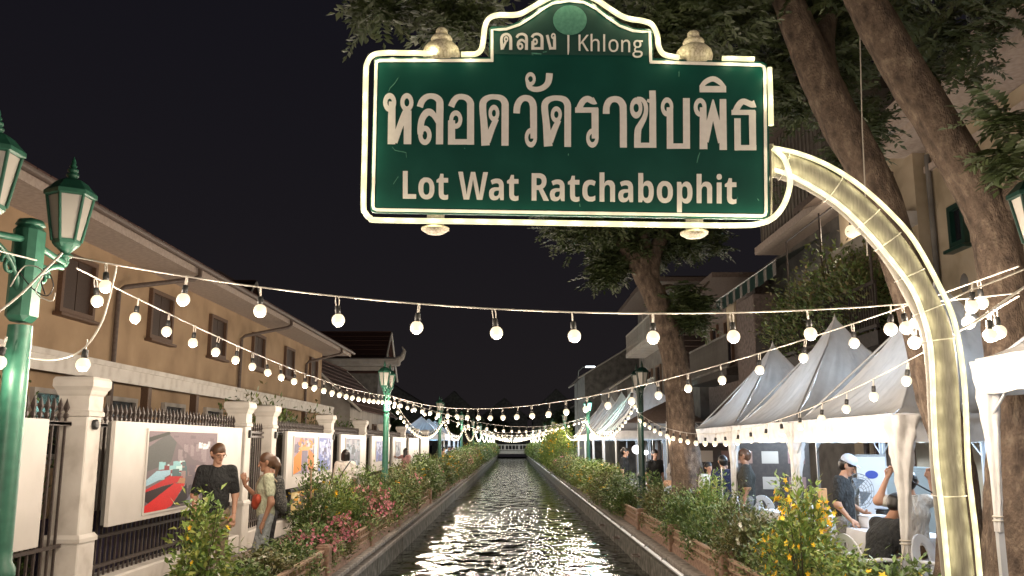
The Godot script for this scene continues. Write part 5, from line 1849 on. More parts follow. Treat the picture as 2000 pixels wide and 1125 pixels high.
func lights() -> void:
	bulb_meshes()
	var zs := [5.2, 20.7, 36.2, 51.7, 67.2, 82.7, 98.2, 113.7, 129.2, 144.7]
	var L := []
	var R := []
	for i in zs.size():
		var word := nth(i)
		street_lamp(Vector3(-2.96, 0.0, -zs[i]), ["nearest green lamp post at the left edge with twin lanterns", "second green lamp post on the left walkway beyond the pink flowers", "third green lamp post on the left, before the blue stall"][i] if i < 3 else "tiny %s lamp post along the left walkway" % word, M.green_paint)
		var rx: float = [3.5, 3.02, 3.12][i] if i < 3 else 3.1
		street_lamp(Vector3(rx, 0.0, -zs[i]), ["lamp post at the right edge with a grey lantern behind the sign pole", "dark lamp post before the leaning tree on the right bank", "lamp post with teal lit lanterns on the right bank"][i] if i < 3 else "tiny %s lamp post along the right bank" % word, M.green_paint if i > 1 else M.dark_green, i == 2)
		L.append(Vector3(-2.82, 2.86, -zs[i]))
		R.append(Vector3(rx - 0.08, 2.86, -zs[i]))
	# across the canal between the nearest posts
	festoon("nearest string of bulbs straight across the canal below the sign", P(135, 500, 5.4), P(1990, 572, 5.4), 0.235, 12, 0.36, false, 0.0, 0.985)
	# and on behind the viewer along both banks, from the nearest posts
	festoon("string of bulbs running back along the left bank from the nearest post", Vector3(-2.82, 2.84, -5.05), Vector3(-3.0, 2.95, 10.0), 0.3, 24, 0.42, false, 0.1)
	festoon("string of bulbs running back along the right bank from the nearest post", Vector3(3.34, 2.84, -5.05), Vector3(3.1, 2.95, 10.0), 0.3, 24, 0.42, false, 0.1)
	# along the left bank
	festoon("string of bulbs along the left bank from the nearest lamp post", P(150, 524, 5.5), Vector3(-2.84, 2.88, -20.7), 0.18, 25, 0.46)
	festoon("string of bulbs from the left edge post across to the far left post", P(1990, 520, 5.4), Vector3(-2.84, 2.88, -20.7), 0.56, 28, 0.34)
	festoon("sagging string along the right bank in front of the white tents", P(1990, 578, 5.4), Vector3(2.96, 2.5, -20.7), 0.67, 24, 0.15)
	# slack loose ends at both posts
	var loose := thing("slack_cable", "slack loop of white cable with bulbs hanging at the left post", "cable", Vector3.ZERO)
	var mb := MB.new()
	mb.tube(px_in([[228, 520], [214, 580], [196, 635], [160, 684], [110, 702], [60, 699], [20, 684], [-20, 660]], 5.2), 0.006, 6)
	obj("cable", mb, M.cable, loose)
	bulb(loose, P(162, 712, 5.2), 0.3, false)
	bulb(loose, P(-2, 708, 5.0), 0.1, false)
	loose = thing("stay_cable", "taut white cable from the left lantern down past the frame edge", "cable", Vector3.ZERO)
	mb = MB.new()
	mb.tube(px_in([[122, 494], [80, 535], [40, 575], [-10, 615]], 5.05), 0.007, 6)
	obj("cable", mb, M.cable, loose)
	loose = thing("cable_tangle", "tangle of thin dark wires on the left post below its lanterns", "cable", Vector3.ZERO)
	mb = MB.new()
	mb.tube(px_in([[30, 520], [60, 560], [90, 578], [104, 560], [96, 535], [80, 545], [88, 575]], 5.1), 0.004, 5)
	obj("wire", mb, M.black_cable, loose)
	mb = MB.new()
	mb.tube(px_in([[20, 560], [48, 520], [84, 530], [70, 570], [100, 588], [108, 572]], 5.08), 0.004, 5)
	obj("wire", mb, M.cable, loose)
	loose = thing("slack_cable", "loose white cables with bulbs slung beside the sign pole", "cable", Vector3.ZERO)
	mb = MB.new()
	mb.tube(px_in([[1855, 585], [1898, 566], [1950, 546], [2020, 518]], 5.3), 0.006, 6)
	obj("cable", mb, M.cable, loose)
	mb = MB.new()
	mb.tube(px_in([[1870, 648], [1920, 618], [1965, 585], [2020, 548]], 5.2), 0.008, 6)
	obj("cable", mb, M.cable, loose)
	for q in [[1898, 599, 5.3], [1934, 655, 5.2], [1952, 648, 5.25], [1770, 640, 5.4], [1786, 669, 5.5]]:
		bulb(loose, P(q[0], q[1], q[2]), 0.3, false)
	# on towards the bridge: swags along both banks and zigzags across
	for i in range(1, 9):
		var far := i >= 3
		var n := 24 if i < 3 else 16
		var e := 0.3 if i < 3 else 0.34
		var cool := i >= 4
		festoon(["", "swag of bulbs along the left bank between second and third lamp posts", "swag of bulbs along the left bank before the blue stall"][i] if i < 3 else "far swag of bulbs along the left bank, %s stretch" % nth(i), L[i], L[i + 1], 0.75, n, e, far, 0.0, 1.0, cool)
		festoon(["", "swag of bulbs on the right from dark lamp post to teal lamp", "swag of bulbs along the right bank past the teal lamp"][i] if i < 3 else "far swag of bulbs along the right bank, %s stretch" % nth(i), R[i], R[i + 1], 0.75, n, e, far, 0.0, 1.0, cool)
		festoon(["", "string crossing from second left lamp post to the teal lamp", "string crossing just past the teal lamp"][i] if i < 3 else "far string across the canal, %s crossing" % nth(i), L[i] if i % 2 else R[i], R[i + 1] if i % 2 else L[i + 1], 0.55, n, e, far, 0.0, 1.0, cool)
		if i >= 2:
			festoon("far string across the canal, %s counter crossing" % nth(i), R[i] if i % 2 else L[i], L[i + 1] if i % 2 else R[i + 1], 0.7, 18, 0.2, far, 0.0, 1.0, cool)


func px_in(pts: Array, d: float) -> Array:
	var c := []
	for q in pts:
		c.append(P(q[0], q[1], d))
	var out := []
	for i in c.size() - 1:
		var a: Vector3 = c[maxi(i - 1, 0)]
		var b: Vector3 = c[i]
		var e: Vector3 = c[i + 1]
		var f: Vector3 = c[mini(i + 2, c.size() - 1)]
		for k in 5:
			var t := k / 5.0
			out.append(0.5 * (2.0 * b + (e - a) * t + (2.0 * a - 5.0 * b + 4.0 * e - f) * t * t + (3.0 * b - a - 3.0 * e + f) * t * t * t))
	out.append(c[c.size() - 1])
	return out


# ---------------------------------------------------------------- planting
func shrub_foliage(seed2: int, count: int, leaf: float, wide: float, tall: float, clumpy: float, tones: Array, upright: float) -> ArrayMesh:
	var r := RandomNumberGenerator.new()
	r.seed = seed2
	var mb := MB.new()
	mb.has_c = true
	var clumps := int(count / 26.0)
	for q in clumps:
		var a := r.randf() * TAU
		var f := pow(r.randf(), 0.5)
		var h := r.randf_range(0.08, 1.0)
		var env := sqrt(maxf(0.05, 1.0 - pow(absf(h - 0.45) / 0.62, 2.0)))
		var c := Vector3(cos(a) * f * wide * env, h * tall * (0.75 + 0.35 * r.randf()), sin(a) * f * wide * env)
		var out := (Vector3(c.x, 0, c.z) / wide + Vector3(0, upright, 0)).normalized()
		for i in 26:
			var o := Vector3(r.randfn(), r.randfn(), r.randfn()) * clumpy
			var dirv := (out + Vector3(r.randfn(), r.randfn() * 0.6, r.randfn()) * 0.75).normalized()
			var t: Color = tones[r.randi() % tones.size()]
			mb.col = t * r.randf_range(0.75, 1.25)
			leaf_at(mb, c + o, dirv, leaf * r.randf_range(0.6, 1.25), 0.5, r)
	return mb.mesh()


func shrub_stems(seed2: int, wide: float, tall: float, n: int) -> ArrayMesh:
	var r := RandomNumberGenerator.new()
	r.seed = seed2
	var mb := MB.new()
	for i in n:
		var a := r.randf() * TAU
		var o := Vector3(cos(a), 0, sin(a))
		mb.tube([o * 0.03, o * wide * 0.2 + Vector3(0, tall * 0.35, 0), o * wide * r.randf_range(0.4, 0.75) + Vector3(0, tall * r.randf_range(0.7, 1.0), 0)], [0.012, 0.009, 0.004], 5)
	return mb.mesh()


func blossoms(seed2: int, n: int, size: float, wide: float, tall: float, cols: Array, low: float) -> ArrayMesh:
	var r := RandomNumberGenerator.new()
	r.seed = seed2
	var mb := MB.new()
	mb.has_c = true
	var k := 0
	while k < n:
		var a := r.randf() * TAU
		var h := r.randf_range(low, 1.0)
		var env := sqrt(maxf(0.05, 1.0 - pow(absf(h - 0.45) / 0.62, 2.0)))
		var c := Vector3(cos(a) * wide * env, h * tall * 1.02, sin(a) * wide * env) * r.randf_range(0.85, 1.08)
		for j in r.randi_range(2, 5):
			k += 1
			var p := c + Vector3(r.randfn(), r.randfn(), r.randfn()) * size * 1.3
			var up := (Vector3(c.x, tall * 0.3, c.z) + Vector3(r.randfn(), r.randfn(), r.randfn()) * 0.25).normalized()
			var s := up.cross(Vector3(0.3, 1, 0.2)).normalized()
			var w := up.cross(s)
			mb.col = cols[r.randi() % cols.size()] * r.randf_range(0.8, 1.15)
			for e in 5:
				var g := TAU * e / 5.0
				var d1 := s * cos(g) + w * sin(g)
				var d2 := s * cos(g + 0.62) + w * sin(g + 0.62)
				var d3 := s * cos(g - 0.62) + w * sin(g - 0.62)
				mb.face([p - up * size * 0.3, p + d3 * size * 0.5 + up * size * 0.12, p + d1 * size + up * size * 0.2, p + d2 * size * 0.5 + up * size * 0.12], up)
	return mb.mesh()


func planting() -> void:
	var green := [Color(0.104, 0.169, 0.047), Color(0.137, 0.202, 0.058), Color(0.072, 0.124, 0.036), Color(0.169, 0.215, 0.065)]
	var fresh := [Color(0.169, 0.260, 0.058), Color(0.215, 0.293, 0.065), Color(0.117, 0.195, 0.046), Color(0.273, 0.299, 0.078)]
	var olive := [Color(0.130, 0.150, 0.052), Color(0.163, 0.169, 0.058), Color(0.098, 0.111, 0.039), Color(0.182, 0.150, 0.065)]
	var fol := {
		"mound": shrub_foliage(1, 3000, 0.062, 0.42, 0.62, 0.055, green, 0.9),
		"mound_b": shrub_foliage(2, 2700, 0.066, 0.45, 0.66, 0.06, olive, 0.8),
		"tall": shrub_foliage(3, 3400, 0.076, 0.40, 1.2, 0.07, green, 0.5),
		"tall_b": shrub_foliage(4, 3000, 0.08, 0.44, 1.15, 0.075, fresh, 0.6),
		"broad": shrub_foliage(5, 2000, 0.12, 0.46, 1.2, 0.09, fresh, 0.2),
		"loose": shrub_foliage(6, 2400, 0.068, 0.5, 0.95, 0.09, olive + green, 0.8),
	}
	var size := {"mound": [0.42, 0.62], "mound_b": [0.45, 0.66], "tall": [0.4, 1.2], "tall_b": [0.44, 1.15], "broad": [0.46, 1.2], "loose": [0.5, 0.95]}
	var pal := {
		"pink": [Color(0.55, 0.16, 0.22), Color(0.62, 0.28, 0.32), Color(0.5, 0.2, 0.2)],
		"yellow": [Color(0.8, 0.5, 0.02), Color(0.85, 0.6, 0.05), Color(0.75, 0.42, 0.01)],
		"white": [Color(0.62, 0.6, 0.5), Color(0.55, 0.55, 0.42)],
		"red": [Color(0.4, 0.03, 0.04), Color(0.5, 0.08, 0.07)],
		"orange": [Color(0.75, 0.28, 0.03), Color(0.8, 0.45, 0.04)],
	}
	var stem := {}
	for k in size:
		stem[k] = shrub_stems(size[k][1] * 100, size[k][0], size[k][1], 7)
	var blo := {}
	# x, d, kind, width factor, height factor, flower, how many, label
	var rows := [
		[-2.86, 8.3, "broad", 0.62, 1.0, "yellow", 10, "broad-leaved light green shrub in front of the market photo board"],
		[-2.8, 7.4, "mound", 1.0, 0.7, "", 0, "low green bush at the bottom edge left of the lattice fence"],
		[-2.82, 9.3, "mound", 1.0, 0.72, "red", 14, "low bush with small red flowers at the feet of the couple"],
		[-2.8, 10.2, "mound_b", 1.0, 0.75, "white", 30, "low bush with scattered white flowers right of the striding woman"],
		[-2.8, 11.2, "mound", 1.0, 0.75, "white", 14, "dark green bush behind the nearest left lattice post"],
		[-2.78, 12.4, "mound", 0.95, 0.85, "pink", 240, "nearest pink flowering bush by the second left fence post"],
		[-2.95, 13.4, "tall", 0.9, 1.1, "yellow", 26, "tall staked bush dotted with yellow flowers left of the woman in white"],
		[-2.78, 13.6, "mound_b", 1.0, 0.95, "pink", 280, "full pink flowering bush below the woman in white"],
		[-2.94, 15.2, "tall_b", 0.75, 0.98, "yellow", 12, "upright shrub just right of the woman in white's feet"],
		[-2.8, 15.6, "mound", 1.0, 1.1, "red", 8, "low bush between two pink flowering bushes on the left"],
		[-2.76, 17.0, "mound_b", 1.1, 1.25, "pink", 330, "big pink flowering bush at the foot of the second lamp post"],
		[-2.95, 17.8, "tall", 0.85, 1.0, "", 0, "dark bush left of the second lamp post"],
		[-2.8, 18.9, "mound", 1.1, 1.2, "", 0, "green bush right beside the second lamp post's base"],
		[-2.84, 20.0, "loose", 0.9, 1.0, "orange", 20, "reddish bush just right of the second lamp post"],
		[3.05, 7.3, "mound", 1.15, 1.1, "yellow", 60, "low shrub with yellow blooms at the bottom edge of the right bank"],
		[3.0, 8.2, "tall_b", 0.8, 0.62, "white", 40, "shrub with pale whitish blooms before the seated person in black"],
		[2.86, 8.9, "tall_b", 0.8, 1.08, "yellow", 150, "tall bright yellow trumpet-flower shrub before the big tent"],
		[2.92, 9.6, "loose", 0.85, 0.85, "yellow", 60, "loose shrub with yellow flowers by the first right fence post"],
		[3.2, 10.4, "mound", 1.2, 1.15, "yellow", 10, "leafy bush beside the rope of the big tent"],
		[3.0, 11.3, "mound_b", 1.1, 1.2, "white", 14, "olive bush behind the second right fence post"],
		[3.15, 12.4, "loose", 0.95, 1.0, "", 0, "olive green spreading bush between second and third right posts"],
		[3.0, 13.4, "mound", 1.1, 1.2, "white", 8, "fresh green bush at the third right fence post"],
		[3.25, 14.4, "tall_b", 0.7, 1.0, "", 0, "upright light green shrub at the leaning tree's foot"],
		[3.0, 15.2, "mound", 1.15, 1.25, "", 0, "round bush right under the leaning tree"],
		[3.0, 16.7, "loose", 0.85, 0.85, "red", 8, "thin brownish bush before the person in peach"],
		[3.05, 18.2, "mound_b", 1.1, 1.2, "white", 10, "olive bush left of the person in peach"],
		[3.1, 19.6, "tall", 0.85, 0.85, "", 0, "green bush left of the dark lamp post"],
	]
	var i := 0
	for q in rows:
		plant(q[0], q[1], q[2], q[3], q[4], q[5], q[6], q[7], fol, stem, size, pal, blo, i, "")
		i += 1
	# further along both banks
	for side in [-1.0, 1.0]:
		var d := 21.5
		var k := 0
		while d < 146.0:
			var kind: String = ["tall", "mound_b", "tall_b", "loose", "mound", "tall"][rng.randi() % 6]
			var fl: String = ["", "", "yellow", "pink", "white", "orange"][rng.randi() % 6]
			if side > 0.0 and d > 27.0 and d < 36.0:
				kind = "tall_b"
				fl = "yellow" if k % 2 else "orange"
			var big := 1.0 + minf((d - 21.0) * 0.008, 0.5)
			var hf := (0.92 if kind in ["tall", "tall_b"] else 1.4 if kind != "loose" else 1.1) * big * rng.randf_range(0.85, 1.15)
			if side > 0.0 and d > 48.0 and d < 66.0:
				kind = "tall_b"
				fl = "yellow"
				hf = rng.randf_range(1.9, 2.4)
			if side > 0.0 and d < 48.0:
				hf *= 0.8
			var seen := d < 48.0
			var label := ("%s shrub of the %s hedge, %s past the second lamp post" % [("yellow flowering" if fl == "yellow" else "pink flowering" if fl == "pink" else "orange flowering" if fl == "orange" else "white flowering" if fl == "white" else "plain green"), "left" if side < 0 else "right", nth(k)]) if seen else ("tiny far %s shrub in the hedge along the %s canal edge" % [("flowering" if fl else "green"), "left" if side < 0 else "right"])
			plant(side * rng.randf_range(2.8, 3.05), d, kind, 1.25 * big, hf, fl, 40, label, fol, stem, size, pal, blo, 100 + k % 3, "far shrubs along the %s canal edge" % ("left" if side < 0 else "right"))
			d += 1.15 if d < 60.0 else 2.6
			k += 1
	# behind the iron fence
	for q in [[-5.6, 9.6, "tall", 1.1, 1.95, "dark shrub looking over the fence behind the nearest white pillar"], [-5.5, 17.6, "tall", 1.6, 1.95, "dark hedge bush above the orange photo board"], [-5.5, 19.4, "loose", 1.6, 2.5, "wide dark bush above the gap between the two photos"], [-5.6, 21.5, "tall", 1.6, 1.9, "dark bush above the blue photo"], [-5.5, 25.0, "loose", 1.5, 2.4, "dark bush above the grey-blue photo board"], [-5.5, 30.0, "tall", 1.5, 1.9, "dark bush behind the boards near the second lamp post"]]:
		plant(q[0], q[1], q[2], q[3], q[4], "", 0, q[5], fol, stem, size, pal, blo, 200, "dark shrubs behind the iron fence")
	# palm-like plant between the gate pillars
	var t := thing("spiky_plant", "spiky palm-like plant rising behind the dark gate", "plant", Vector3(-5.6, 1.6, -18.4))
	var mb := MB.new()
	mb.tube([Vector3(0, -1.6, 0), Vector3(0.03, -0.6, 0), Vector3(0, 0.75, 0)], [0.06, 0.05, 0.04], 8)
	obj("stem", mb, M.stem, t)
	for j in 26:
		mb = MB.new()
		mb.has_c = true
		mb.col = Color(0.05, 0.075, 0.03) * rng.randf_range(0.7, 1.3)
		var a := rng.randf() * TAU
		var e := rng.randf_range(-0.1, 1.2)
		var o := Vector3(cos(a) * cos(e), sin(e), sin(a) * cos(e))
		var s := o.cross(Vector3.UP).normalized() * 0.018
		var b := Vector3(0, 0.75, 0)
		var m1 := b + o * 0.3
		var m2 := b + o * 0.55 + Vector3(0, -0.08, 0)
		mb.face([b - s, b + s, m1 + s, m1 - s], Vector3.UP)
		mb.face([m1 - s, m1 + s, m2], Vector3.UP)
		obj("leaf_blade", mb, M.leaf, t)
	# plants on the dark balcony
	for q in [[6.6, 15.9, 1.5, 1.5, "nearest dark plant spilling over the balcony rail"], [6.7, 17.4, 1.9, 1.9, "large leafy plant in the balcony's middle"], [6.6, 18.9, 1.8, 1.7, "leafy plant under the balcony's white lamp"], [6.7, 20.2, 1.5, 1.3, "small plant at the balcony's far end"]]:
		var p := plant(q[0], q[1], "loose", q[2], q[3], "", 0, q[4], fol, stem, size, pal, blo, 210, "plants on the dark balcony")
		p.position.y = 3.72
	# stakes and a small branch frame among the flowers
	t = thing("plant_stake", "bare wooden stake standing in the staked yellow bush", "stake", Vector3(-2.98, 0.05, -13.2))
	mb = MB.new()
	mb.tube([Vector3.ZERO, Vector3(0.02, 0.7, 0), Vector3(0.0, 1.35, 0.02)], [0.018, 0.016, 0.013], 6)
	obj("stake", mb, M.lattice, t)


func plant(x: float, d: float, kind: String, wf: float, hf: float, fl: String, n: int, label: String, fol: Dictionary, stem: Dictionary, size: Dictionary, pal: Dictionary, blo: Dictionary, i: int, group: String) -> Node3D:
	var t := thing("shrub", label, "shrub", Vector3(x, 0.05, -d), rng.randf() * TAU, group)
	stuff(obj("foliage", fol[kind], M.leaf, t))
	obj("stems", stem[kind], M.stem, t)
	if fl:
		var key := "%s/%s/%d/%d" % [kind, fl, n, i]
		if not blo.has(key):
			blo[key] = blossoms(i * 7 + 3, n, 0.036 if fl == "yellow" else 0.024 if fl != "pink" else 0.033, size[kind][0], size[kind][1], pal[fl], 0.35 if fl != "pink" else 0.5)
		stuff(obj("blossoms", blo[key], M.petal, t))
	t.scale = Vector3(wf, hf, wf)
	return t


# ---------------------------------------------------------------- people: skeletons wrapped in one smooth surface
# bones: [from, to, radius from, radius to]; blends with a smooth minimum on a grid and meshes the field as surface nets
func skin_over(bones: Array, cell: float, blend: float, into: MB) -> void:
	var lo := Vector3(1e9, 1e9, 1e9)
	var hi := -lo
	for b in bones:
		var r := maxf(b[2], b[3]) + blend + cell * 2.0
		for p in [b[0], b[1]]:
			lo = lo.min(p - Vector3(r, r, r))
			hi = hi.max(p + Vector3(r, r, r))
	var nx := int((hi.x - lo.x) / cell) + 2
	var ny := int((hi.y - lo.y) / cell) + 2
	var nz := int((hi.z - lo.z) / cell) + 2
	var f := PackedFloat32Array()
	f.resize(nx * ny * nz)
	f.fill(1.0)
	for b in bones:
		var a: Vector3 = b[0]
		var e: Vector3 = b[1]
		var ra: float = b[2]
		var rb: float = b[3]
		var ab := e - a
		var l2 := maxf(ab.length_squared(), 1e-9)
		var flatn: Vector3 = b[4] if b.size() > 4 else Vector3.ONE
		var m := maxf(ra, rb) * maxf(1.0, maxf(1.0 / flatn.x, maxf(1.0 / flatn.y, 1.0 / flatn.z))) + blend + cell * 1.5
		var i0 := maxi(0, int((minf(a.x, e.x) - m - lo.x) / cell))
		var i1 := mini(nx - 1, int((maxf(a.x, e.x) + m - lo.x) / cell) + 1)
		var j0 := maxi(0, int((minf(a.y, e.y) - m - lo.y) / cell))
		var j1 := mini(ny - 1, int((maxf(a.y, e.y) + m - lo.y) / cell) + 1)
		var k0 := maxi(0, int((minf(a.z, e.z) - m - lo.z) / cell))
		var k1 := mini(nz - 1, int((maxf(a.z, e.z) + m - lo.z) / cell) + 1)
		for k in range(k0, k1 + 1):
			for j in range(j0, j1 + 1):
				var row := (k * ny + j) * nx
				for i in range(i0, i1 + 1):
					var p := lo + Vector3(i, j, k) * cell - a
					var t := clampf(p.dot(ab) / l2, 0.0, 1.0)
					var d := ((p - ab * t) * flatn).length() - lerpf(ra, rb, t)
					var g := f[row + i]
					var h := maxf(blend - absf(d - g), 0.0) / blend
					f[row + i] = minf(d, g) - h * h * blend * 0.25
	var id := {}
	var s0 := into.v.size()
	var lim := cell * 1.8
	var cur := 0
	var verts := PackedVector3Array()
	var cells := PackedInt32Array()
	for k in nz - 1:
		for j in ny - 1:
			for i in nx - 1:
				var o := (k * ny + j) * nx + i
				if absf(f[o]) > lim:
					continue
				var q := [f[o], f[o + 1], f[o + nx], f[o + nx + 1], f[o + nx * ny], f[o + nx * ny + 1], f[o + nx * ny + nx], f[o + nx * ny + nx + 1]]
				var neg := 0
				for x in q:
					if x < 0.0:
						neg += 1
				if neg == 0 or neg == 8:
					continue
				var sum := Vector3.ZERO
				var n := 0
				for e in [[0, 1], [2, 3], [4, 5], [6, 7], [0, 2], [1, 3], [4, 6], [5, 7], [0, 4], [1, 5], [2, 6], [3, 7]]:
					var u: float = q[e[0]]
					var w: float = q[e[1]]
					if (u < 0.0) != (w < 0.0):
						var t := u / (u - w)
						var pa := Vector3(e[0] & 1, (e[0] >> 1) & 1, e[0] >> 2)
						var pb := Vector3(e[1] & 1, (e[1] >> 1) & 1, e[1] >> 2)
						sum += pa.lerp(pb, t)
						n += 1
				id[o] = cur
				cur += 1
				cells.append(o)
				verts.append(lo + (Vector3(i, j, k) + sum / n) * cell)
	var nrm := PackedVector3Array()
	nrm.resize(verts.size())
	var tris := PackedInt32Array()
	var sx := 1
	var sy := nx
	var sz := nx * ny
	for c in cells.size():
		var o := cells[c]
		for ax in 3:
			var st: int = [sx, sy, sz][ax]
			var s1: int = [sy, sz, sx][ax]
			var s2: int = [sz, sx, sy][ax]
			var u := f[o]
			var w := f[o + st]
			if (u < 0.0) == (w < 0.0):
				continue
			if not (id.has(o - s1) and id.has(o - s2) and id.has(o - s1 - s2)):
				continue
			var a: int = c
			var b: int = id[o - s1]
			var d: int = id[o - s1 - s2]
			var e: int = id[o - s2]
			var fn := (verts[d] - verts[a]).cross(verts[e] - verts[b])
			if u > 0.0:
				tris.append_array(PackedInt32Array([a, b, d, a, d, e]))
				fn = fn
			else:
				tris.append_array(PackedInt32Array([a, d, b, a, e, d]))
			var outw := Vector3.ZERO
			outw[ax] = 1.0 if u < 0.0 else -1.0
			if fn.dot(outw) < 0.0:
				fn = -fn
			for x in [a, b, d, e]:
				nrm[x] += fn
	for c in verts.size():
		into.vert(verts[c], nrm[c].normalized())
	# front faces run clockwise: check one against its normal and turn all if needed
	for x in range(0, tris.size(), 3):
		var a := verts[tris[x]]
		var b := verts[tris[x + 1]]
		var d := verts[tris[x + 2]]
		var flip := (b - a).cross(d - a).dot(nrm[tris[x]] + nrm[tris[x + 1]] + nrm[tris[x + 2]]) > 0.0
		into.ix.append(s0 + tris[x])
		into.ix.append(s0 + tris[x + (2 if flip else 1)])
		into.ix.append(s0 + tris[x + (1 if flip else 2)])


# joints of a person of the given height, facing +z, arms hanging; any can be moved by "set"
func joints(h: float, moved: Dictionary) -> Dictionary:
	var J := {
		"pelvis": Vector3(0, 0.53, 0), "waist": Vector3(0, 0.61, 0.005), "chest": Vector3(0, 0.73, 0.0), "neck": Vector3(0, 0.845, -0.008), "head": Vector3(0, 0.925, 0.012),
		"sho_l": Vector3(0.105, 0.81, -0.005), "sho_r": Vector3(-0.105, 0.81, -0.005), "elb_l": Vector3(0.13, 0.635, -0.015), "elb_r": Vector3(-0.13, 0.635, -0.015),
		"wri_l": Vector3(0.14, 0.49, 0.02), "wri_r": Vector3(-0.14, 0.49, 0.02), "han_l": Vector3(0.138, 0.44, 0.035), "han_r": Vector3(-0.138, 0.44, 0.035),
		"hip_l": Vector3(0.052, 0.5, 0), "hip_r": Vector3(-0.052, 0.5, 0), "kne_l": Vector3(0.058, 0.28, 0.012), "kne_r": Vector3(-0.058, 0.28, 0.012),
		"ank_l": Vector3(0.06, 0.05, -0.012), "ank_r": Vector3(-0.06, 0.05, -0.012), "toe_l": Vector3(0.068, 0.022, 0.085), "toe_r": Vector3(-0.068, 0.022, 0.085),
	}
	for k in moved:
		J[k] = moved[k]
	for k in J:
		J[k] *= h
	return J


# how the head sits: a basis with +z where the face looks
func head_bones(c: Vector3, hb: Basis, h: float) -> Array:
	var u := h / 1.68
	return [
		[c + hb * Vector3(0, 0.045, -0.014) * u, c + hb * Vector3(0, 0.03, -0.01) * u, 0.088 * u, 0.086 * u, Vector3(1.12, 1, 1)],
		[c + hb * Vector3(0, -0.01, 0.018) * u, c + hb * Vector3(0, -0.065, 0.034) * u, 0.066 * u, 0.043 * u],
		[c + hb * Vector3(0, -0.088, 0.06) * u, c + hb * Vector3(0, -0.085, 0.05) * u, 0.02 * u, 0.024 * u],
		[c + hb * Vector3(0, 0.012, 0.085) * u, c + hb * Vector3(0, -0.03, 0.104) * u, 0.010 * u, 0.016 * u],
		[c + hb * Vector3(-0.038, 0.02, 0.07) * u, c + hb * Vector3(0.038, 0.02, 0.07) * u, 0.0095 * u, 0.0095 * u],
		[c + hb * Vector3(0.082, -0.012, -0.008) * u, c + hb * Vector3(0.086, 0.018, -0.014) * u, 0.014 * u, 0.018 * u],
		[c + hb * Vector3(-0.082, -0.012, -0.008) * u, c + hb * Vector3(-0.086, 0.018, -0.014) * u, 0.014 * u, 0.018 * u],
	]


func hand_bones(w: Vector3, k: Vector3, palm_out: Vector3, curl: float, s: float) -> Array:
	var fwd := (k - w).normalized()
	var across := fwd.cross(palm_out).normalized()
	var pin := fwd.cross(across).normalized()
	var out := []
	var base := w + fwd * 0.02 * s
	out.append([base, base + fwd * 0.06 * s, 0.026 * s, 0.03 * s])
	for i in 4:
		var o := across * (0.03 - 0.02 * i) * s
		var r0 := base + fwd * 0.075 * s + o
		var ln: float = [0.062, 0.074, 0.07, 0.054][i] * s
		var p1 := r0 + (fwd * cos(curl * 0.5) + pin * sin(curl * 0.5)) * ln * 0.5
		var p2 := p1 + (fwd * cos(curl * 1.4) + pin * sin(curl * 1.4)) * ln * 0.5
		out.append([r0, p1, 0.0095 * s, 0.009 * s])
		out.append([p1, p2, 0.009 * s, 0.0075 * s])
	var tb := base + across * 0.026 * s + fwd * 0.015 * s
	var t1 := tb + (across * 0.8 + fwd * 0.7 + pin * 0.3).normalized() * 0.036 * s
	out.append([tb, t1, 0.013 * s, 0.011 * s])
	out.append([t1, t1 + (fwd + pin * 0.4).normalized() * 0.03 * s, 0.0105 * s, 0.0085 * s])
	return out


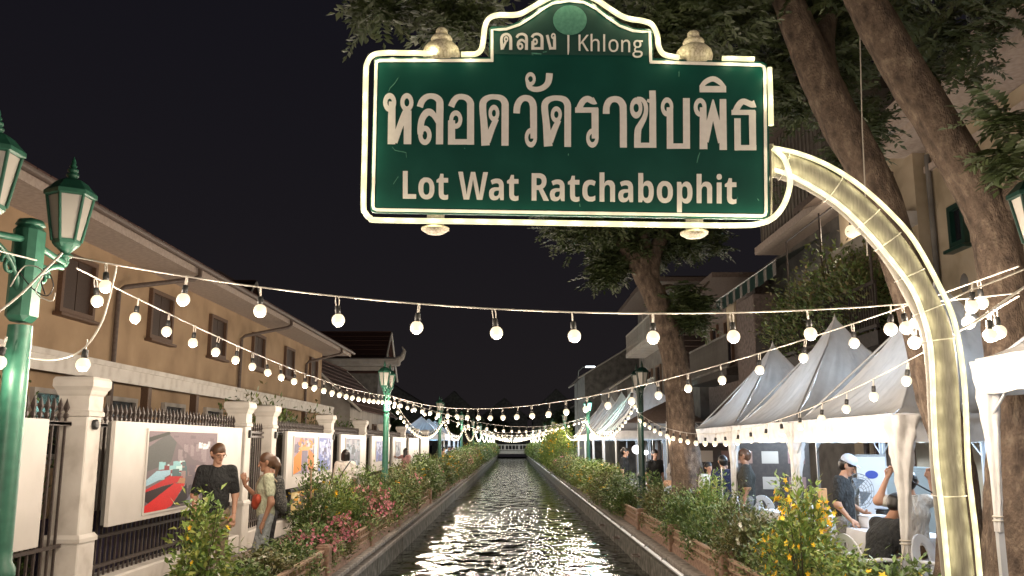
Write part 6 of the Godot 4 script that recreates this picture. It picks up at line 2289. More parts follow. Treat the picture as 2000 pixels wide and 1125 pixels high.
# spec: h, build, set (joints), look (yaw, pitch), skin, top [material, sleeve share, hem y], legs [material, share], hair [material, style], shoes, near
func person(label: String, at: Vector3, turn: float, s: Dictionary) -> Node3D:
	var t := thing("person", label, "person", at, turn)
	var h: float = s.h
	var w: float = s.get("build", 1.0)
	var near: bool = s.get("near", false)
	var cell := 0.016 if near else 0.026
	var J := joints(h, s.get("set", {}))
	var u := h / 1.68
	var look: Vector2 = s.get("look", Vector2.ZERO)
	var hb := Basis(Vector3.UP, look.x) * Basis(Vector3.RIGHT, look.y)
	if s.has("head_roll"):
		hb = hb * Basis(Vector3(0, 0, 1), s.head_roll)
	var skin: Material = s.get("skin", M.skin)
	# body
	var body := [
		[J.pelvis, J.waist, 0.105 * u * w, 0.098 * u * w, Vector3(0.82, 1, 1.05)], [J.waist, J.chest, 0.098 * u * w, 0.112 * u * w, Vector3(0.8, 1, 1.1)], [J.chest, J.chest.lerp(J.neck, 0.55), 0.112 * u * w, 0.075 * u, Vector3(0.78, 1, 1.1)],
		[J.chest.lerp(J.neck, 0.7), J.head - hb * Vector3(0, 0.05, 0.0) * u, 0.055 * u, 0.05 * u],
	]
	for q in ["l", "r"]:
		body.append([J["sho_" + q], J["elb_" + q], 0.05 * u * w, 0.038 * u * w])
		body.append([J["elb_" + q], J["wri_" + q], 0.039 * u * w, 0.025 * u])
		body.append([J["hip_" + q], J["kne_" + q], 0.08 * u * w, 0.052 * u])
		body.append([J["kne_" + q], J["kne_" + q].lerp(J["ank_" + q], 0.35), 0.052 * u, 0.052 * u])
		body.append([J["kne_" + q].lerp(J["ank_" + q], 0.35), J["ank_" + q], 0.052 * u, 0.033 * u])
	var mb := MB.new()
	skin_over(body, cell, 0.05 * u, mb)
	skin_over(head_bones(J.head, hb, h), 0.009 if near else 0.016, 0.022 * u, mb)
	for q in ["l", "r"]:
		var po: Vector3 = s.get("palm_" + q, Vector3(0, 0, 1))
		skin_over(hand_bones(J["wri_" + q], J["han_" + q], po, s.get("curl", 0.5), u), 0.0055 if near else 0.012, 0.008, mb)
	obj("body", mb, skin, t)
	# face: eyes, brows and mouth
	mb = MB.new()
	for x in [-0.032, 0.032]:
		mb.ball(J.head + hb * Vector3(x, 0.0, 0.077) * u, Vector3(0.011, 0.0055, 0.007) * u, 5, 8, hb)
	obj("eyes", mb, M.eye, t)
	mb = MB.new()
	mb.ball(J.head + hb * Vector3(0, -0.058, 0.079) * u, Vector3(0.022, 0.006, 0.01) * u, 5, 8, hb)
	obj("mouth", mb, M.lips, t)
	# hair
	if s.has("hair"):
		var hm: Material = s.hair[0]
		var style: String = s.hair[1]
		var c: Vector3 = J.head
		var hair := [[c + hb * Vector3(0, 0.05, -0.006) * u, c + hb * Vector3(0, 0.035, -0.026) * u, 0.092 * u, 0.093 * u, Vector3(1.08, 1, 1)]]
		if style == "short":
			hair.append([c + hb * Vector3(0, 0.02, -0.05) * u, c + hb * Vector3(0, -0.02, -0.052) * u, 0.07 * u, 0.058 * u, Vector3(0.92, 1, 1)])
		elif style == "bob":
			hair.append([c + hb * Vector3(0.05, 0.02, -0.03) * u, c + hb * Vector3(0.062, -0.085, -0.02) * u, 0.055 * u, 0.042 * u])
			hair.append([c + hb * Vector3(-0.05, 0.02, -0.03) * u, c + hb * Vector3(-0.062, -0.085, -0.02) * u, 0.055 * u, 0.042 * u])
			hair.append([c + hb * Vector3(0, 0.02, -0.055) * u, c + hb * Vector3(0, -0.09, -0.055) * u, 0.07 * u, 0.055 * u])
		elif style == "long":
			hair.append([c + hb * Vector3(0.045, 0.02, -0.035) * u, c + hb * Vector3(0.055, -0.12, -0.045) * u, 0.052 * u, 0.035 * u])
			hair.append([c + hb * Vector3(-0.045, 0.02, -0.035) * u, c + hb * Vector3(-0.055, -0.12, -0.045) * u, 0.052 * u, 0.035 * u])
			hair.append([c + hb * Vector3(0, 0.02, -0.06) * u, c + Vector3(0, -0.2, 0) * u - hb.z * 0.1 * u, 0.068 * u, 0.045 * u])
		elif style == "tail":
			hair.append([c + hb * Vector3(0, 0.02, -0.055) * u, c + hb * Vector3(0, -0.01, -0.06) * u, 0.066 * u, 0.06 * u])
			hair.append([c + hb * Vector3(0, 0.05, -0.1) * u, c + hb * Vector3(0, -0.05, -0.145) * u, 0.034 * u, 0.036 * u])
			hair.append([c + hb * Vector3(0, -0.05, -0.145) * u, c + Vector3(0, -0.19, 0) * u - hb.z * 0.13 * u, 0.036 * u, 0.014 * u])
		mb = MB.new()
		skin_over(hair, 0.012 if near else 0.02, 0.03 * u, mb)
		obj("hair", mb, hm, t)
	# clothes
	var thick := 0.014 * u
	if s.has("top"):
		var top: Array = s.top
		var bones := [
			[J.pelvis.lerp(J.waist, top[2]), J.waist, 0.108 * u * w + thick, 0.1 * u * w + thick, Vector3(0.8, 1, 1.0)], [J.waist, J.chest, 0.1 * u * w + thick, 0.114 * u * w + thick, Vector3(0.78, 1, 1.05)], [J.chest, J.chest.lerp(J.neck, 0.5), 0.114 * u * w + thick, 0.08 * u + thick, Vector3(0.76, 1, 1.05)],
			[J.sho_l.lerp(J.sho_r, 0.12), J.sho_l.lerp(J.sho_r, 0.88), 0.05 * u + thick, 0.05 * u + thick],
		]
		for q in ["l", "r"]:
			var sl: float = top[1]
			var e: Vector3 = J["sho_" + q].lerp(J["elb_" + q], minf(sl, 1.0))
			bones.append([J["sho_" + q], e, 0.052 * u * w + thick, 0.046 * u * w + thick])
			if sl > 1.0:
				bones.append([J["elb_" + q], J["elb_" + q].lerp(J["wri_" + q], sl - 1.0), 0.043 * u * w + thick, 0.03 * u + thick])
		mb = MB.new()
		skin_over(bones, cell, 0.04 * u, mb)
		obj("shirt", mb, top[0], t)
		var coll := []
		for i in 15:
			var a := TAU * i / 14
			coll.append(J.neck + Vector3(cos(a) * 0.064, -0.008 - 0.022 * maxf(sin(a), 0.0), sin(a) * 0.06 + 0.004) * u)
		mb = MB.new()
		mb.tube(coll, 0.014 * u, 6, false)
		obj("collar", mb, top[0], t)
	if s.has("legs"):
		var lg: Array = s.legs
		var bones := [[J.pelvis + Vector3(0, 0.03, 0) * u, J.pelvis - Vector3(0, 0.03, 0) * u, 0.108 * u * w + thick * 0.6, 0.1 * u * w + thick * 0.6, Vector3(0.84, 1, 1.0)]]
		for q in ["l", "r"]:
			var share: float = lg[1]
			bones.append([J["hip_" + q], J["hip_" + q].lerp(J["kne_" + q], minf(share * 2.0, 1.0)), 0.084 * u * w + thick, 0.058 * u + thick])
			if share > 0.5:
				bones.append([J["kne_" + q], J["kne_" + q].lerp(J["ank_" + q], share * 2.0 - 1.0), 0.056 * u + thick, 0.045 * u + thick])
		mb = MB.new()
		skin_over(bones, cell, 0.03 * u, mb)
		obj("trousers", mb, lg[0], t)
	mb = MB.new()
	for q in ["l", "r"]:
		skin_over([[J["ank_" + q] - Vector3(0, 0.008, 0.012) * u, J["toe_" + q], 0.04 * u, 0.032 * u, Vector3(1, 1.15, 1)]], 0.014 if near else 0.024, 0.01, mb)
	obj("shoes", mb, s.get("shoes", M.socket), t)
	return t


func sitting(seat: float, h: float, lean := 0.0, arms := {}) -> Dictionary:
	# seat height in metres; thighs forward, shins down
	var y := seat / h + 0.055
	var S2 := {
		"pelvis": Vector3(0, y, 0), "waist": Vector3(0, y + 0.08, 0.01 + lean * 0.08), "chest": Vector3(0, y + 0.2, lean * 0.2), "neck": Vector3(0, y + 0.31, lean * 0.32), "head": Vector3(0, y + 0.385, lean * 0.42 + 0.02),
		"sho_l": Vector3(0.105, y + 0.275, lean * 0.29), "sho_r": Vector3(-0.105, y + 0.275, lean * 0.29), "elb_l": Vector3(0.13, y + 0.12, lean * 0.2 + 0.06), "elb_r": Vector3(-0.13, y + 0.12, lean * 0.2 + 0.06),
		"wri_l": Vector3(0.09, y + 0.06, 0.2 + lean * 0.1), "wri_r": Vector3(-0.09, y + 0.06, 0.2 + lean * 0.1), "han_l": Vector3(0.07, y + 0.05, 0.25 + lean * 0.1), "han_r": Vector3(-0.07, y + 0.05, 0.25 + lean * 0.1),
		"hip_l": Vector3(0.052, y - 0.005, 0.01), "hip_r": Vector3(-0.052, y - 0.005, 0.01), "kne_l": Vector3(0.07, y + 0.005, 0.25), "kne_r": Vector3(-0.07, y + 0.005, 0.25),
		"ank_l": Vector3(0.075, 0.05, 0.24), "ank_r": Vector3(-0.075, 0.05, 0.24), "toe_l": Vector3(0.08, 0.022, 0.33), "toe_r": Vector3(-0.08, 0.022, 0.33),
	}
	for k in arms:
		S2[k] = arms[k]
	return S2


func cloth(r: float, g: float, b: float) -> StandardMaterial3D:
	# woven cloth with folds
	var m := flat(r, g, b, 0.88)
	m.uv1_triplanar = true
	m.uv1_world_triplanar = true
	m.uv1_scale = Vector3(2.2, 1.3, 2.2)
	m.heightmap_enabled = true
	m.heightmap_texture = noise_tex(0.02, 0, 3)
	m.heightmap_scale = 2.4
	return m


func people() -> void:
	var black := cloth(0.016, 0.017, 0.018)
	var navy := cloth(0.018, 0.021, 0.06)
	var olive := cloth(0.03, 0.03, 0.026)
	var white := cloth(0.6, 0.57, 0.53)
	var sage := cloth(0.44, 0.46, 0.33)
	var pale_jean := cloth(0.26, 0.28, 0.29)
	var khaki := cloth(0.20, 0.155, 0.10)
	var grey := cloth(0.16, 0.155, 0.15)
	var peach := cloth(0.55, 0.33, 0.2)
	var pink := cloth(0.5, 0.27, 0.26)
	var brown := cloth(0.12, 0.065, 0.03)
	var dk := cloth(0.022, 0.022, 0.026)
	# the couple by the big board
	var t := person("man in a black polo shirt and glasses beside the big photo board", Vector3(-3.78, 0.006, -11.4), 0.45, {"h": 1.76, "build": 1.0, "near": true, "look": Vector2(0.35, 0.18), "skin": M.skin, "hair": [M.hair_brown, "short"], "top": [black, 0.82, 0.0], "legs": [khaki, 1.0], "set": {"elb_l": Vector3(0.14, 0.635, -0.02), "wri_l": Vector3(0.125, 0.5, 0.06), "han_l": Vector3(0.115, 0.455, 0.085), "elb_r": Vector3(-0.145, 0.635, -0.02), "wri_r": Vector3(-0.14, 0.5, 0.045), "han_r": Vector3(-0.13, 0.45, 0.07)}})
	var c := Vector3(0, 0.925 * 1.76, 0.012 * 1.76)
	var hb := Basis(Vector3.UP, 0.35) * Basis(Vector3.RIGHT, 0.18)
	var mb := MB.new()
	for x in [-0.036, 0.036]:
		var loop := []
		for i in 15:
			var a := TAU * i / 14
			loop.append(c + hb * Vector3(x + cos(a) * 0.026, 0.002 + sin(a) * 0.02, 0.1))
		mb.tube(loop, 0.0018, 5, false)
		mb.bar(c + hb * Vector3(x * 1.7, 0.006, 0.1), c + hb * Vector3(signf(x) * 0.092, 0.012, -0.01), 0.003, 5)
	mb.bar(c + hb * Vector3(-0.011, 0.004, 0.102), c + hb * Vector3(0.011, 0.004, 0.102), 0.003, 5)
	obj("glasses", mb, M.socket, t)
	t = person("woman in a sage green T-shirt with an orange belt bag, hand raised", Vector3(-3.16, 0.006, -11.5), -1.25, {"h": 1.64, "near": true, "look": Vector2(-0.1, 0.12), "skin": M.skin_tan, "hair": [M.hair_brown, "tail"], "top": [sage, 0.62, 0.2], "legs": [pale_jean, 1.0], "shoes": white, "palm_r": Vector3(1, 0, 0), "set": {"elb_r": Vector3(-0.12, 0.65, 0.06), "wri_r": Vector3(-0.07, 0.755, 0.165), "han_r": Vector3(-0.06, 0.805, 0.175), "elb_l": Vector3(0.135, 0.63, -0.03), "wri_l": Vector3(0.13, 0.49, 0.02), "han_l": Vector3(0.125, 0.44, 0.035), "ank_l": Vector3(0.06, 0.05, 0.05), "toe_l": Vector3(0.068, 0.022, 0.15), "kne_l": Vector3(0.058, 0.28, 0.05), "ank_r": Vector3(-0.06, 0.06, -0.09), "toe_r": Vector3(-0.066, 0.022, 0.0)}})
	mb = MB.new()
	skin_over([[Vector3(-0.08, 1.05, 0.125), Vector3(0.13, 1.07, 0.11), 0.075, 0.065, Vector3(1, 1, 1.5)], [Vector3(0.04, 1.01, 0.135), Vector3(0.07, 1.02, 0.135), 0.075, 0.07, Vector3(1, 1, 1.5)]], 0.014, 0.03, mb)
	obj("belt_bag", mb, flat(0.42, 0.065, 0.03, 0.6), t)
	mb = MB.new()
	mb.tube([Vector3(-0.12, 1.08, 0.13), Vector3(-0.08, 1.25, 0.125), Vector3(0.03, 1.36, 0.08), Vector3(0.1, 1.37, -0.02), Vector3(0.09, 1.28, -0.12)], 0.013, 6)
	obj("bag_strap", mb, flat(0.35, 0.28, 0.2, 0.7), t)
	mb = MB.new()
	skin_over([[Vector3(0, 1.27, -0.15), Vector3(0, 1.02, -0.165), 0.085, 0.105, Vector3(0.75, 1, 1.25)], [Vector3(0, 1.02, -0.21), Vector3(0, 0.94, -0.21), 0.07, 0.07, Vector3(0.8, 1, 1.4)]], 0.016, 0.04, mb)
	obj("backpack", mb, mottled([[0.0, 0.012, 0.012, 0.014], [0.55, 0.03, 0.03, 0.03], [0.62, 0.16, 0.15, 0.13], [1.0, 0.2, 0.19, 0.17]], 0.04, 0.5, 0.8), t)
	person("person mostly hidden behind the woman with the orange bag, dark clothes", Vector3(-3.33, 0.006, -12.35), -1.4, {"h": 1.6, "skin": M.skin_tan, "hair": [M.hair_black, "short"], "top": [dk, 0.6, 0.0], "legs": [dk, 1.0]})
	t = person("woman in a white blouse with bobbed hair seen from behind", Vector3(-3.68, 0.006, -19.6), PI + 0.15, {"h": 1.63, "near": true, "hair": [M.hair_black, "bob"], "top": [white, 1.0, 0.0], "legs": [dk, 1.0]})
	mb = MB.new()
	mb.tube([Vector3(-0.11, 1.38, -0.05), Vector3(-0.03, 1.26, -0.135), Vector3(0.09, 1.08, -0.135), Vector3(0.16, 0.93, -0.06)], 0.012, 6)
	obj("bag_strap", mb, M.socket, t)
	person("person in pink pointing an arm at a board past the second lamp post", Vector3(-3.9, 0.006, -32.5), PI - 0.5, {"h": 1.6, "hair": [M.hair_black, "long"], "top": [pink, 0.7, 0.0], "legs": [dk, 1.0], "set": {"elb_l": Vector3(0.22, 0.78, 0.05), "wri_l": Vector3(0.34, 0.8, 0.1), "han_l": Vector3(0.39, 0.81, 0.11)}})
	person("dark-clothed person crouching next to the person in pink", Vector3(-3.55, 0.006, -33.5), PI, {"h": 1.5, "hair": [M.hair_black, "short"], "top": [black, 0.6, 0.0], "legs": [dk, 1.0], "set": sitting(0.42, 1.5, 0.3)})
	person("small dark-haired child right of the person in pink", Vector3(-3.3, 0.006, -33.0), PI + 0.4, {"h": 1.25, "hair": [M.hair_black, "bob"], "top": [dk, 0.6, 0.0], "legs": [dk, 1.0]})
	var far := [["person in dark clothes at the left of the blue stall's crowd", -4.1, 52.0, dk, "short"], ["person in cream at the blue stall's crowd", -3.8, 51.0, white, "bob"], ["person in grey behind the blue stall's crowd", -3.6, 53.0, grey, "short"], ["tallest person at the right of the blue stall's crowd", -3.55, 50.0, black, "short"], ["person in peach at the front of the blue stall's crowd", -3.75, 48.5, peach, "long"]]
	for q in far:
		person(q[0], Vector3(q[1], 0.006, -q[2]), rng.randf() * TAU, {"h": rng.randf_range(1.58, 1.8), "hair": [M.hair_black, q[4]], "top": [q[3], 0.6, 0.0], "legs": [dk, 1.0]})
	# right bank
	t = person("man in a black T-shirt and pale cap looking down inside the big tent", Vector3(4.12, 0.006, -11.1), 0.95, {"h": 1.62, "near": true, "look": Vector2(0.1, 0.45), "skin": M.skin, "hair": [M.hair_black, "short"], "top": [black, 0.75, 0.0], "legs": [grey, 1.0], "set": {"head": Vector3(0, 0.915, 0.045), "elb_l": Vector3(0.14, 0.63, 0.0), "wri_l": Vector3(0.10, 0.57, 0.12), "han_l": Vector3(0.07, 0.56, 0.165), "elb_r": Vector3(-0.14, 0.635, -0.01), "wri_r": Vector3(-0.12, 0.53, 0.07), "han_r": Vector3(-0.1, 0.5, 0.11)}})
	mb = MB.new()
	c = Vector3(0, 0.915, 0.045) * 1.62
	hb = Basis(Vector3.UP, 0.1) * Basis(Vector3.RIGHT, 0.45)
	mb.lathe([[0.101, 0.045], [0.104, 0.07], [0.097, 0.1], [0.075, 0.13], [0.04, 0.147], [0.0, 0.152]], 20, Transform3D(hb, c + hb * Vector3(0, 0.008, -0.012)))
	var brim := PackedVector2Array()
	for i in 13:
		var a := PI * i / 12.0
		brim.append(Vector2(cos(a) * 0.085, sin(a) * 0.085))
	mb.prism(brim, 0.006, Transform3D(hb * Basis(Vector3.RIGHT, PI * 0.5 + 0.12), c + hb * Vector3(0, 0.058, 0.075)))
	obj("cap", mb, flat(0.42, 0.46, 0.55, 0.8), t)
	person("person in a white shirt seated with both arms raised to the head", Vector3(4.22, 0.0, -9.45), PI + 0.1, {"h": 1.68, "near": true, "build": 1.08, "look": Vector2(-0.35, 0.1), "skin": M.skin, "hair": [M.hair_black, "short"], "top": [white, 0.6, 0.3], "legs": [brown, 1.0], "curl": 1.1, "set": sitting(0.62, 1.68, 0.0, {"elb_l": Vector3(0.21, 0.7, 0.02), "wri_l": Vector3(0.15, 0.84, 0.0), "han_l": Vector3(0.125, 0.885, 0.0), "elb_r": Vector3(-0.19, 0.69, 0.03), "wri_r": Vector3(-0.16, 0.82, 0.04), "han_r": Vector3(-0.16, 0.87, 0.045)})})
	person("person in black seated and leaning forward beside the big tent's cloth leg", Vector3(3.56, 0.0, -8.95), 1.85, {"h": 1.66, "near": true, "build": 1.1, "look": Vector2(0.2, 0.5), "skin": M.skin_tan, "hair": [M.hair_black, "short"], "top": [black, 1.5, 0.0], "legs": [dk, 1.0], "set": sitting(0.42, 1.66, 0.45)})
	person("person in a navy shirt with back turned beside the rope", Vector3(3.78, 0.0, -15.9), PI + 0.1, {"h": 1.56, "build": 1.12, "hair": [M.hair_black, "short"], "top": [navy, 0.8, 0.0], "legs": [grey, 1.0]})
	person("small dark-haired person left of the navy shirt", Vector3(3.75, 0.0, -17.0), 0.4, {"h": 1.42, "hair": [M.hair_black, "long"], "top": [white, 0.7, 0.0], "legs": [dk, 1.0]})
	person("dark-haired person half hidden right of the navy shirt", Vector3(4.05, 0.0, -17.0), 2.2, {"h": 1.44, "hair": [M.hair_black, "short"], "top": [navy, 0.7, 0.0], "legs": [dk, 1.0]})
	person("big man in a dark olive T-shirt standing by the third tent's leg", Vector3(3.92, 0.0, -14.9), -1.9, {"h": 1.68, "build": 1.22, "near": true, "look": Vector2(-0.1, 0.15), "skin": M.skin_tan, "hair": [M.hair_brown, "short"], "top": [olive, 0.9, -0.3], "legs": [grey, 1.0]})
	person("person in a peach top seated low with back turned by the dark lamp", Vector3(2.98 + 0.5, 0.0, -19.2), PI - 0.3, {"h": 1.6, "hair": [M.hair_black, "short"], "top": [peach, 0.8, 0.0], "legs": [dk, 1.0], "set": sitting(0.4, 1.6, 0.15)})
	person("person in a pale sweater sitting sideways right of the dark lamp", Vector3(3.62, 0.0, -20.3), 1.2, {"h": 1.7, "hair": [M.hair_black, "short"], "top": [cloth(0.45, 0.43, 0.42), 1.7, 0.0], "legs": [dk, 1.0], "set": sitting(0.72, 1.7, 0.1)})
	person("person in black with long hair behind the pale sweater", Vector3(3.62, 0.0, -22.5), 0.3, {"h": 1.62, "hair": [M.hair_black, "long"], "top": [black, 0.8, 0.0], "legs": [dk, 1.0]})
	person("man in black standing left of the dark lamp post", Vector3(3.1, 0.0, -24.4), 1.2, {"h": 1.66, "hair": [M.hair_black, "short"], "top": [black, 0.8, 0.0], "legs": [dk, 1.0]})


# ---------------------------------------------------------------- what stands in the stalls
func plastic_chair(label: String, at: Vector3, turn: float) -> void:
	var t := thing("plastic_chair", label, "chair", at, turn, "white plastic chairs in the stalls")
	var mb := MB.new()
	mb.cbox(Vector3(0, 0.43, 0.0), Vector3(0.44, 0.03, 0.43), 0.012)
	obj("seat", mb, M.plastic_white, t)
	# back: rounded frame with an upright oval opening
	mb = MB.new()
	var outer := []
	var inner := []
	for i in 33:
		var a := TAU * i / 32
		var y := 0.66 + 0.24 * sin(a)
		var x := 0.215 * cos(a) * (1.0 if sin(a) > -0.4 else 0.92)
		outer.append(Vector3(x, y, -0.2 - (y - 0.45) * 0.22))
		var y2 := 0.67 + 0.15 * sin(a)
		inner.append(Vector3(0.075 * cos(a), y2, -0.2 - (y2 - 0.45) * 0.22))
	for i in 32:
		for z in [0.0, -0.018]:
			var o := Vector3(0, 0, z)
			mb.face([outer[i] + o, outer[i + 1] + o, inner[i + 1] + o, inner[i] + o], Vector3(0, 0.2, 1.0 if z == 0.0 else -1.0))
		var b := Vector3(0, 0, -0.018)
		mb.face([outer[i], outer[i + 1], outer[i + 1] + b, outer[i] + b], outer[i] - Vector3(0, 0.66, outer[i].z))
		mb.face([inner[i], inner[i + 1], inner[i + 1] + b, inner[i] + b], Vector3(0, 0.67, inner[i].z) - inner[i])
	obj("backrest", mb, M.plastic_white, t)
	for s in [-1.0, 1.0]:
		mb = MB.new()
		mb.tube([Vector3(s * 0.22, 0.66, -0.24), Vector3(s * 0.25, 0.67, -0.05), Vector3(s * 0.25, 0.65, 0.15), Vector3(s * 0.235, 0.43, 0.2)], 0.02, 8)
		obj("armrest", mb, M.plastic_white, t)
		for z in [-1.0, 1.0]:
			mb = MB.new()
			mb.tube([Vector3(s * 0.19, 0.42, z * 0.19), Vector3(s * 0.235, 0.0, z * 0.24)], [0.022, 0.018], 8)
			obj("leg", mb, M.plastic_white, t)


func cloth_table(label: String, at: Vector3, turn: float, w: float, l: float, h: float, mat: Material, drop: float) -> Node3D:
	var t := thing("folding_table", label, "table", at, turn)
	var mb := MB.new()
	mb.cbox(Vector3(0, h - 0.015, 0), Vector3(w, 0.03, l), 0.008)
	obj("tabletop", mb, mat, t)
	for sx in [-1.0, 1.0]:
		for sz in [-1.0, 1.0]:
			mb = MB.new()
			mb.bar(Vector3(sx * (w * 0.5 - 0.06), h - 0.03, sz * (l * 0.5 - 0.08)), Vector3(sx * (w * 0.5 - 0.04), 0, sz * (l * 0.5 - 0.06)), 0.014, 8)
			obj("leg", mb, M.tent_frame, t)
	if drop > 0.0:
		mb = MB.new()
		var n := FastNoiseLite.new()
		n.frequency = 3.0
		var pts := PackedVector3Array()
		var cols := 64
		for i in 4:
			for j in cols:
				var a := TAU * j / cols
				var sx := clampf(cos(a) * 1.6, -1, 1)
				var sz := clampf(sin(a) * 1.6, -1, 1)
				var k := 1.0 + (0.0 if i == 3 else 0.05 + 0.05 * n.get_noise_2d(j * 0.6, i * 0.2) * (3 - i))
				pts.append(Vector3(sx * (w * 0.5 + 0.006) * k, h + 0.004 - drop * (3 - i) / 3.0, -sz * (l * 0.5 + 0.006) * k))
		mb.surf(pts, 4, cols, true)
		mb.face([Vector3(-w * 0.5 - 0.006, h + 0.004, -l * 0.5 - 0.006), Vector3(w * 0.5 + 0.006, h + 0.004, -l * 0.5 - 0.006), Vector3(w * 0.5 + 0.006, h + 0.004, l * 0.5 + 0.006), Vector3(-w * 0.5 - 0.006, h + 0.004, l * 0.5 + 0.006)], Vector3.UP)
		obj("tablecloth", mb, M.table_cloth, t)
	return t


func small_box(called: String, label: String, at: Vector3, size: Vector3, mat: Material, turn := 0.0, cat := "box") -> Node3D:
	var t := thing(called, label, cat, at, turn)
	var mb := MB.new()
	mb.cbox(Vector3(0, size.y * 0.5, 0), size, minf(size.x, minf(size.y, size.z)) * 0.12)
	obj("body", mb, mat, t)
	mb = MB.new()
	mb.cbox(Vector3(0, size.y + 0.006, 0), Vector3(size.x * 1.03, 0.012, size.z * 1.03), 0.004)
	obj("lid", mb, mat, t)
	return t


func rope(label: String, a: Vector3, b: Vector3) -> void:
	var t := thing("guy_rope", label, "rope", Vector3.ZERO, 0.0, "guy ropes of the white tents")
	var mb := MB.new()
	mb.tube([a, hang(a, b, 0.03, 0.33), hang(a, b, 0.03, 0.66), b], 0.009, 6)
	obj("rope", mb, M.rope, t)
	mb = MB.new()
	mb.bar(b + Vector3(0, 0.06, 0), b - Vector3(0, 0.12, 0), 0.012, 6)
	obj("peg", mb, M.metal_grey, t)


func stalls() -> void:
	# big tent
	cloth_table("white-clothed table in the big tent in front of the man in the cap", Vector3(4.45, 0, -10.5), 0.05, 0.7, 1.5, 0.76, M.table_cloth, 0.35)
	small_box("storage_box", "white lidded box on the big tent's table", Vector3(4.4, 0.764, -10.9), Vector3(0.3, 0.14, 0.22), M.plastic_white, 0.2)
	small_box("storage_box", "clear-blue tray lying nearest on the big tent's table", Vector3(4.35, 0.764, -10.1), Vector3(0.34, 0.06, 0.26), flat(0.4, 0.48, 0.6, 0.3), -0.3)
	small_box("electric_kettle_box", "small dark box at the back of the big tent's table", Vector3(4.6, 0.764, -11.1), Vector3(0.14, 0.2, 0.14), M.socket, 0.4)
	for i in 4:
		var t := thing("paper_cup", ["paper cup at the table's near corner in the big tent", "paper cup beside the clear-blue tray", "paper cup beside the white lidded box", "paper cup at the table's far edge in the big tent"][i], "cup", Vector3(4.25 + 0.1 * i, 0.764, -9.95 - 0.32 * i), 0.0, "paper cups on the big tent's table")
		var mb := MB.new()
		mb.lathe([[0.0, 0.0], [0.026, 0.0], [0.036, 0.095], [0.033, 0.095], [0.024, 0.01]], 14)
		obj("cup", mb, M.plastic_white, t)
	plastic_chair("white plastic chair with oval back right behind the glowing pole", Vector3(4.15, 0, -8.55), 0.6)
	plastic_chair("white plastic chair under the seated person in black", Vector3(3.56, 0, -8.95), 1.85)
	plastic_chair("white plastic chair turned away in the middle tent", Vector3(4.4, 0, -13.0), -0.5)
	plastic_chair("white plastic chair at the third tent's table", Vector3(4.5, 0, -15.6), 2.4)
	# stool under the person in the white shirt, with a brown cloth
	var t := thing("stool", "tall stool under the person in the white shirt", "stool", Vector3(4.22, 0, -9.45))
	var mb := MB.new()
	mb.lathe([[0.0, 0.57], [0.17, 0.57], [0.18, 0.585], [0.17, 0.6], [0.0, 0.6]], 20)
	obj("seat", mb, M.wood_frame, t)
	for i in 4:
		var a := TAU * i / 4 + 0.4
		mb = MB.new()
		mb.bar(Vector3(cos(a) * 0.13, 0.58, sin(a) * 0.13), Vector3(cos(a) * 0.19, 0.0, sin(a) * 0.19), 0.015, 8)
		obj("leg", mb, M.wood_frame, t)
	# standing fan
	t = thing("standing_fan", "grey standing fan beside the man in the cap", "fan", Vector3(4.55, 0, -11.9), 0.25)
	mb = MB.new()
	mb.lathe([[0.0, 0.0], [0.22, 0.0], [0.22, 0.03], [0.05, 0.05], [0.018, 0.08], [0.018, 1.05], [0.0, 1.05]], 20)
	obj("stand", mb, M.metal_grey, t)
	var turnb := Transform3D(Basis(Vector3.RIGHT, PI / 2), Vector3(0, 1.15, 0.06))
	mb = MB.new()
	mb.lathe([[0.0, -0.12], [0.06, -0.11], [0.07, -0.02], [0.0, 0.0]], 16, turnb)
	obj("motor", mb, M.metal_grey, t)
	mb = MB.new()
	for k in 5:
		var rr := 0.05 + 0.045 * k
		var loop := []
		for i in 25:
			loop.append(turnb * Vector3(cos(TAU * i / 24) * rr, 0.09 - 0.03 * pow(k / 4.0, 3), sin(TAU * i / 24) * rr))
		mb.tube(loop, 0.004, 4, false)
	for i in 16:
		var a := TAU * i / 16
		mb.tube([turnb * Vector3(cos(a) * 0.05, 0.09, sin(a) * 0.05), turnb * Vector3(cos(a) * 0.23, 0.06, sin(a) * 0.23), turnb * Vector3(cos(a) * 0.23, -0.01, sin(a) * 0.23)], 0.003, 4)
	stuff(obj("guard", mb, M.metal_grey, t))
	for k in 3:
		mb = MB.new()
		var a := TAU * k / 3
		mb.face([turnb * Vector3(cos(a) * 0.03, 0.03, sin(a) * 0.03), turnb * Vector3(cos(a + 0.1) * 0.2, 0.05, sin(a + 0.1) * 0.2), turnb * Vector3(cos(a + 1.3) * 0.2, 0.02, sin(a + 1.3) * 0.2)], Vector3(0, 0, 1))
		obj("blade", mb, flat(0.2, 0.22, 0.25, 0.4), t)
	# roll-up banner with a blue oval emblem
	t = thing("rollup_banner", "white roll-up banner with a blue oval emblem behind the fan", "banner", Vector3(4.95, 0, -12.25), -0.15)
	mb = MB.new()
	mb.cbox(Vector3(0, 0.85, 0), Vector3(0.38, 1.5, 0.008), 0.003)
	obj("sheet", mb, M.plastic_white, t)
	mb = MB.new()
	mb.cbox(Vector3(0, 0.05, 0), Vector3(0.42, 0.09, 0.1), 0.02)
	mb.cbox(Vector3(0, 1.61, 0), Vector3(0.4, 0.03, 0.03), 0.008)
	obj("cassette", mb, M.metal_grey, t)
	mb = MB.new()
	var oval := PackedVector2Array()
	for i in 24:
		oval.append(Vector2(cos(TAU * i / 24) * 0.085, 1.35 + sin(TAU * i / 24) * 0.055))
	mb.prism(oval, 0.004, Transform3D(Basis.IDENTITY, Vector3(0.0, 0, 0.009)))
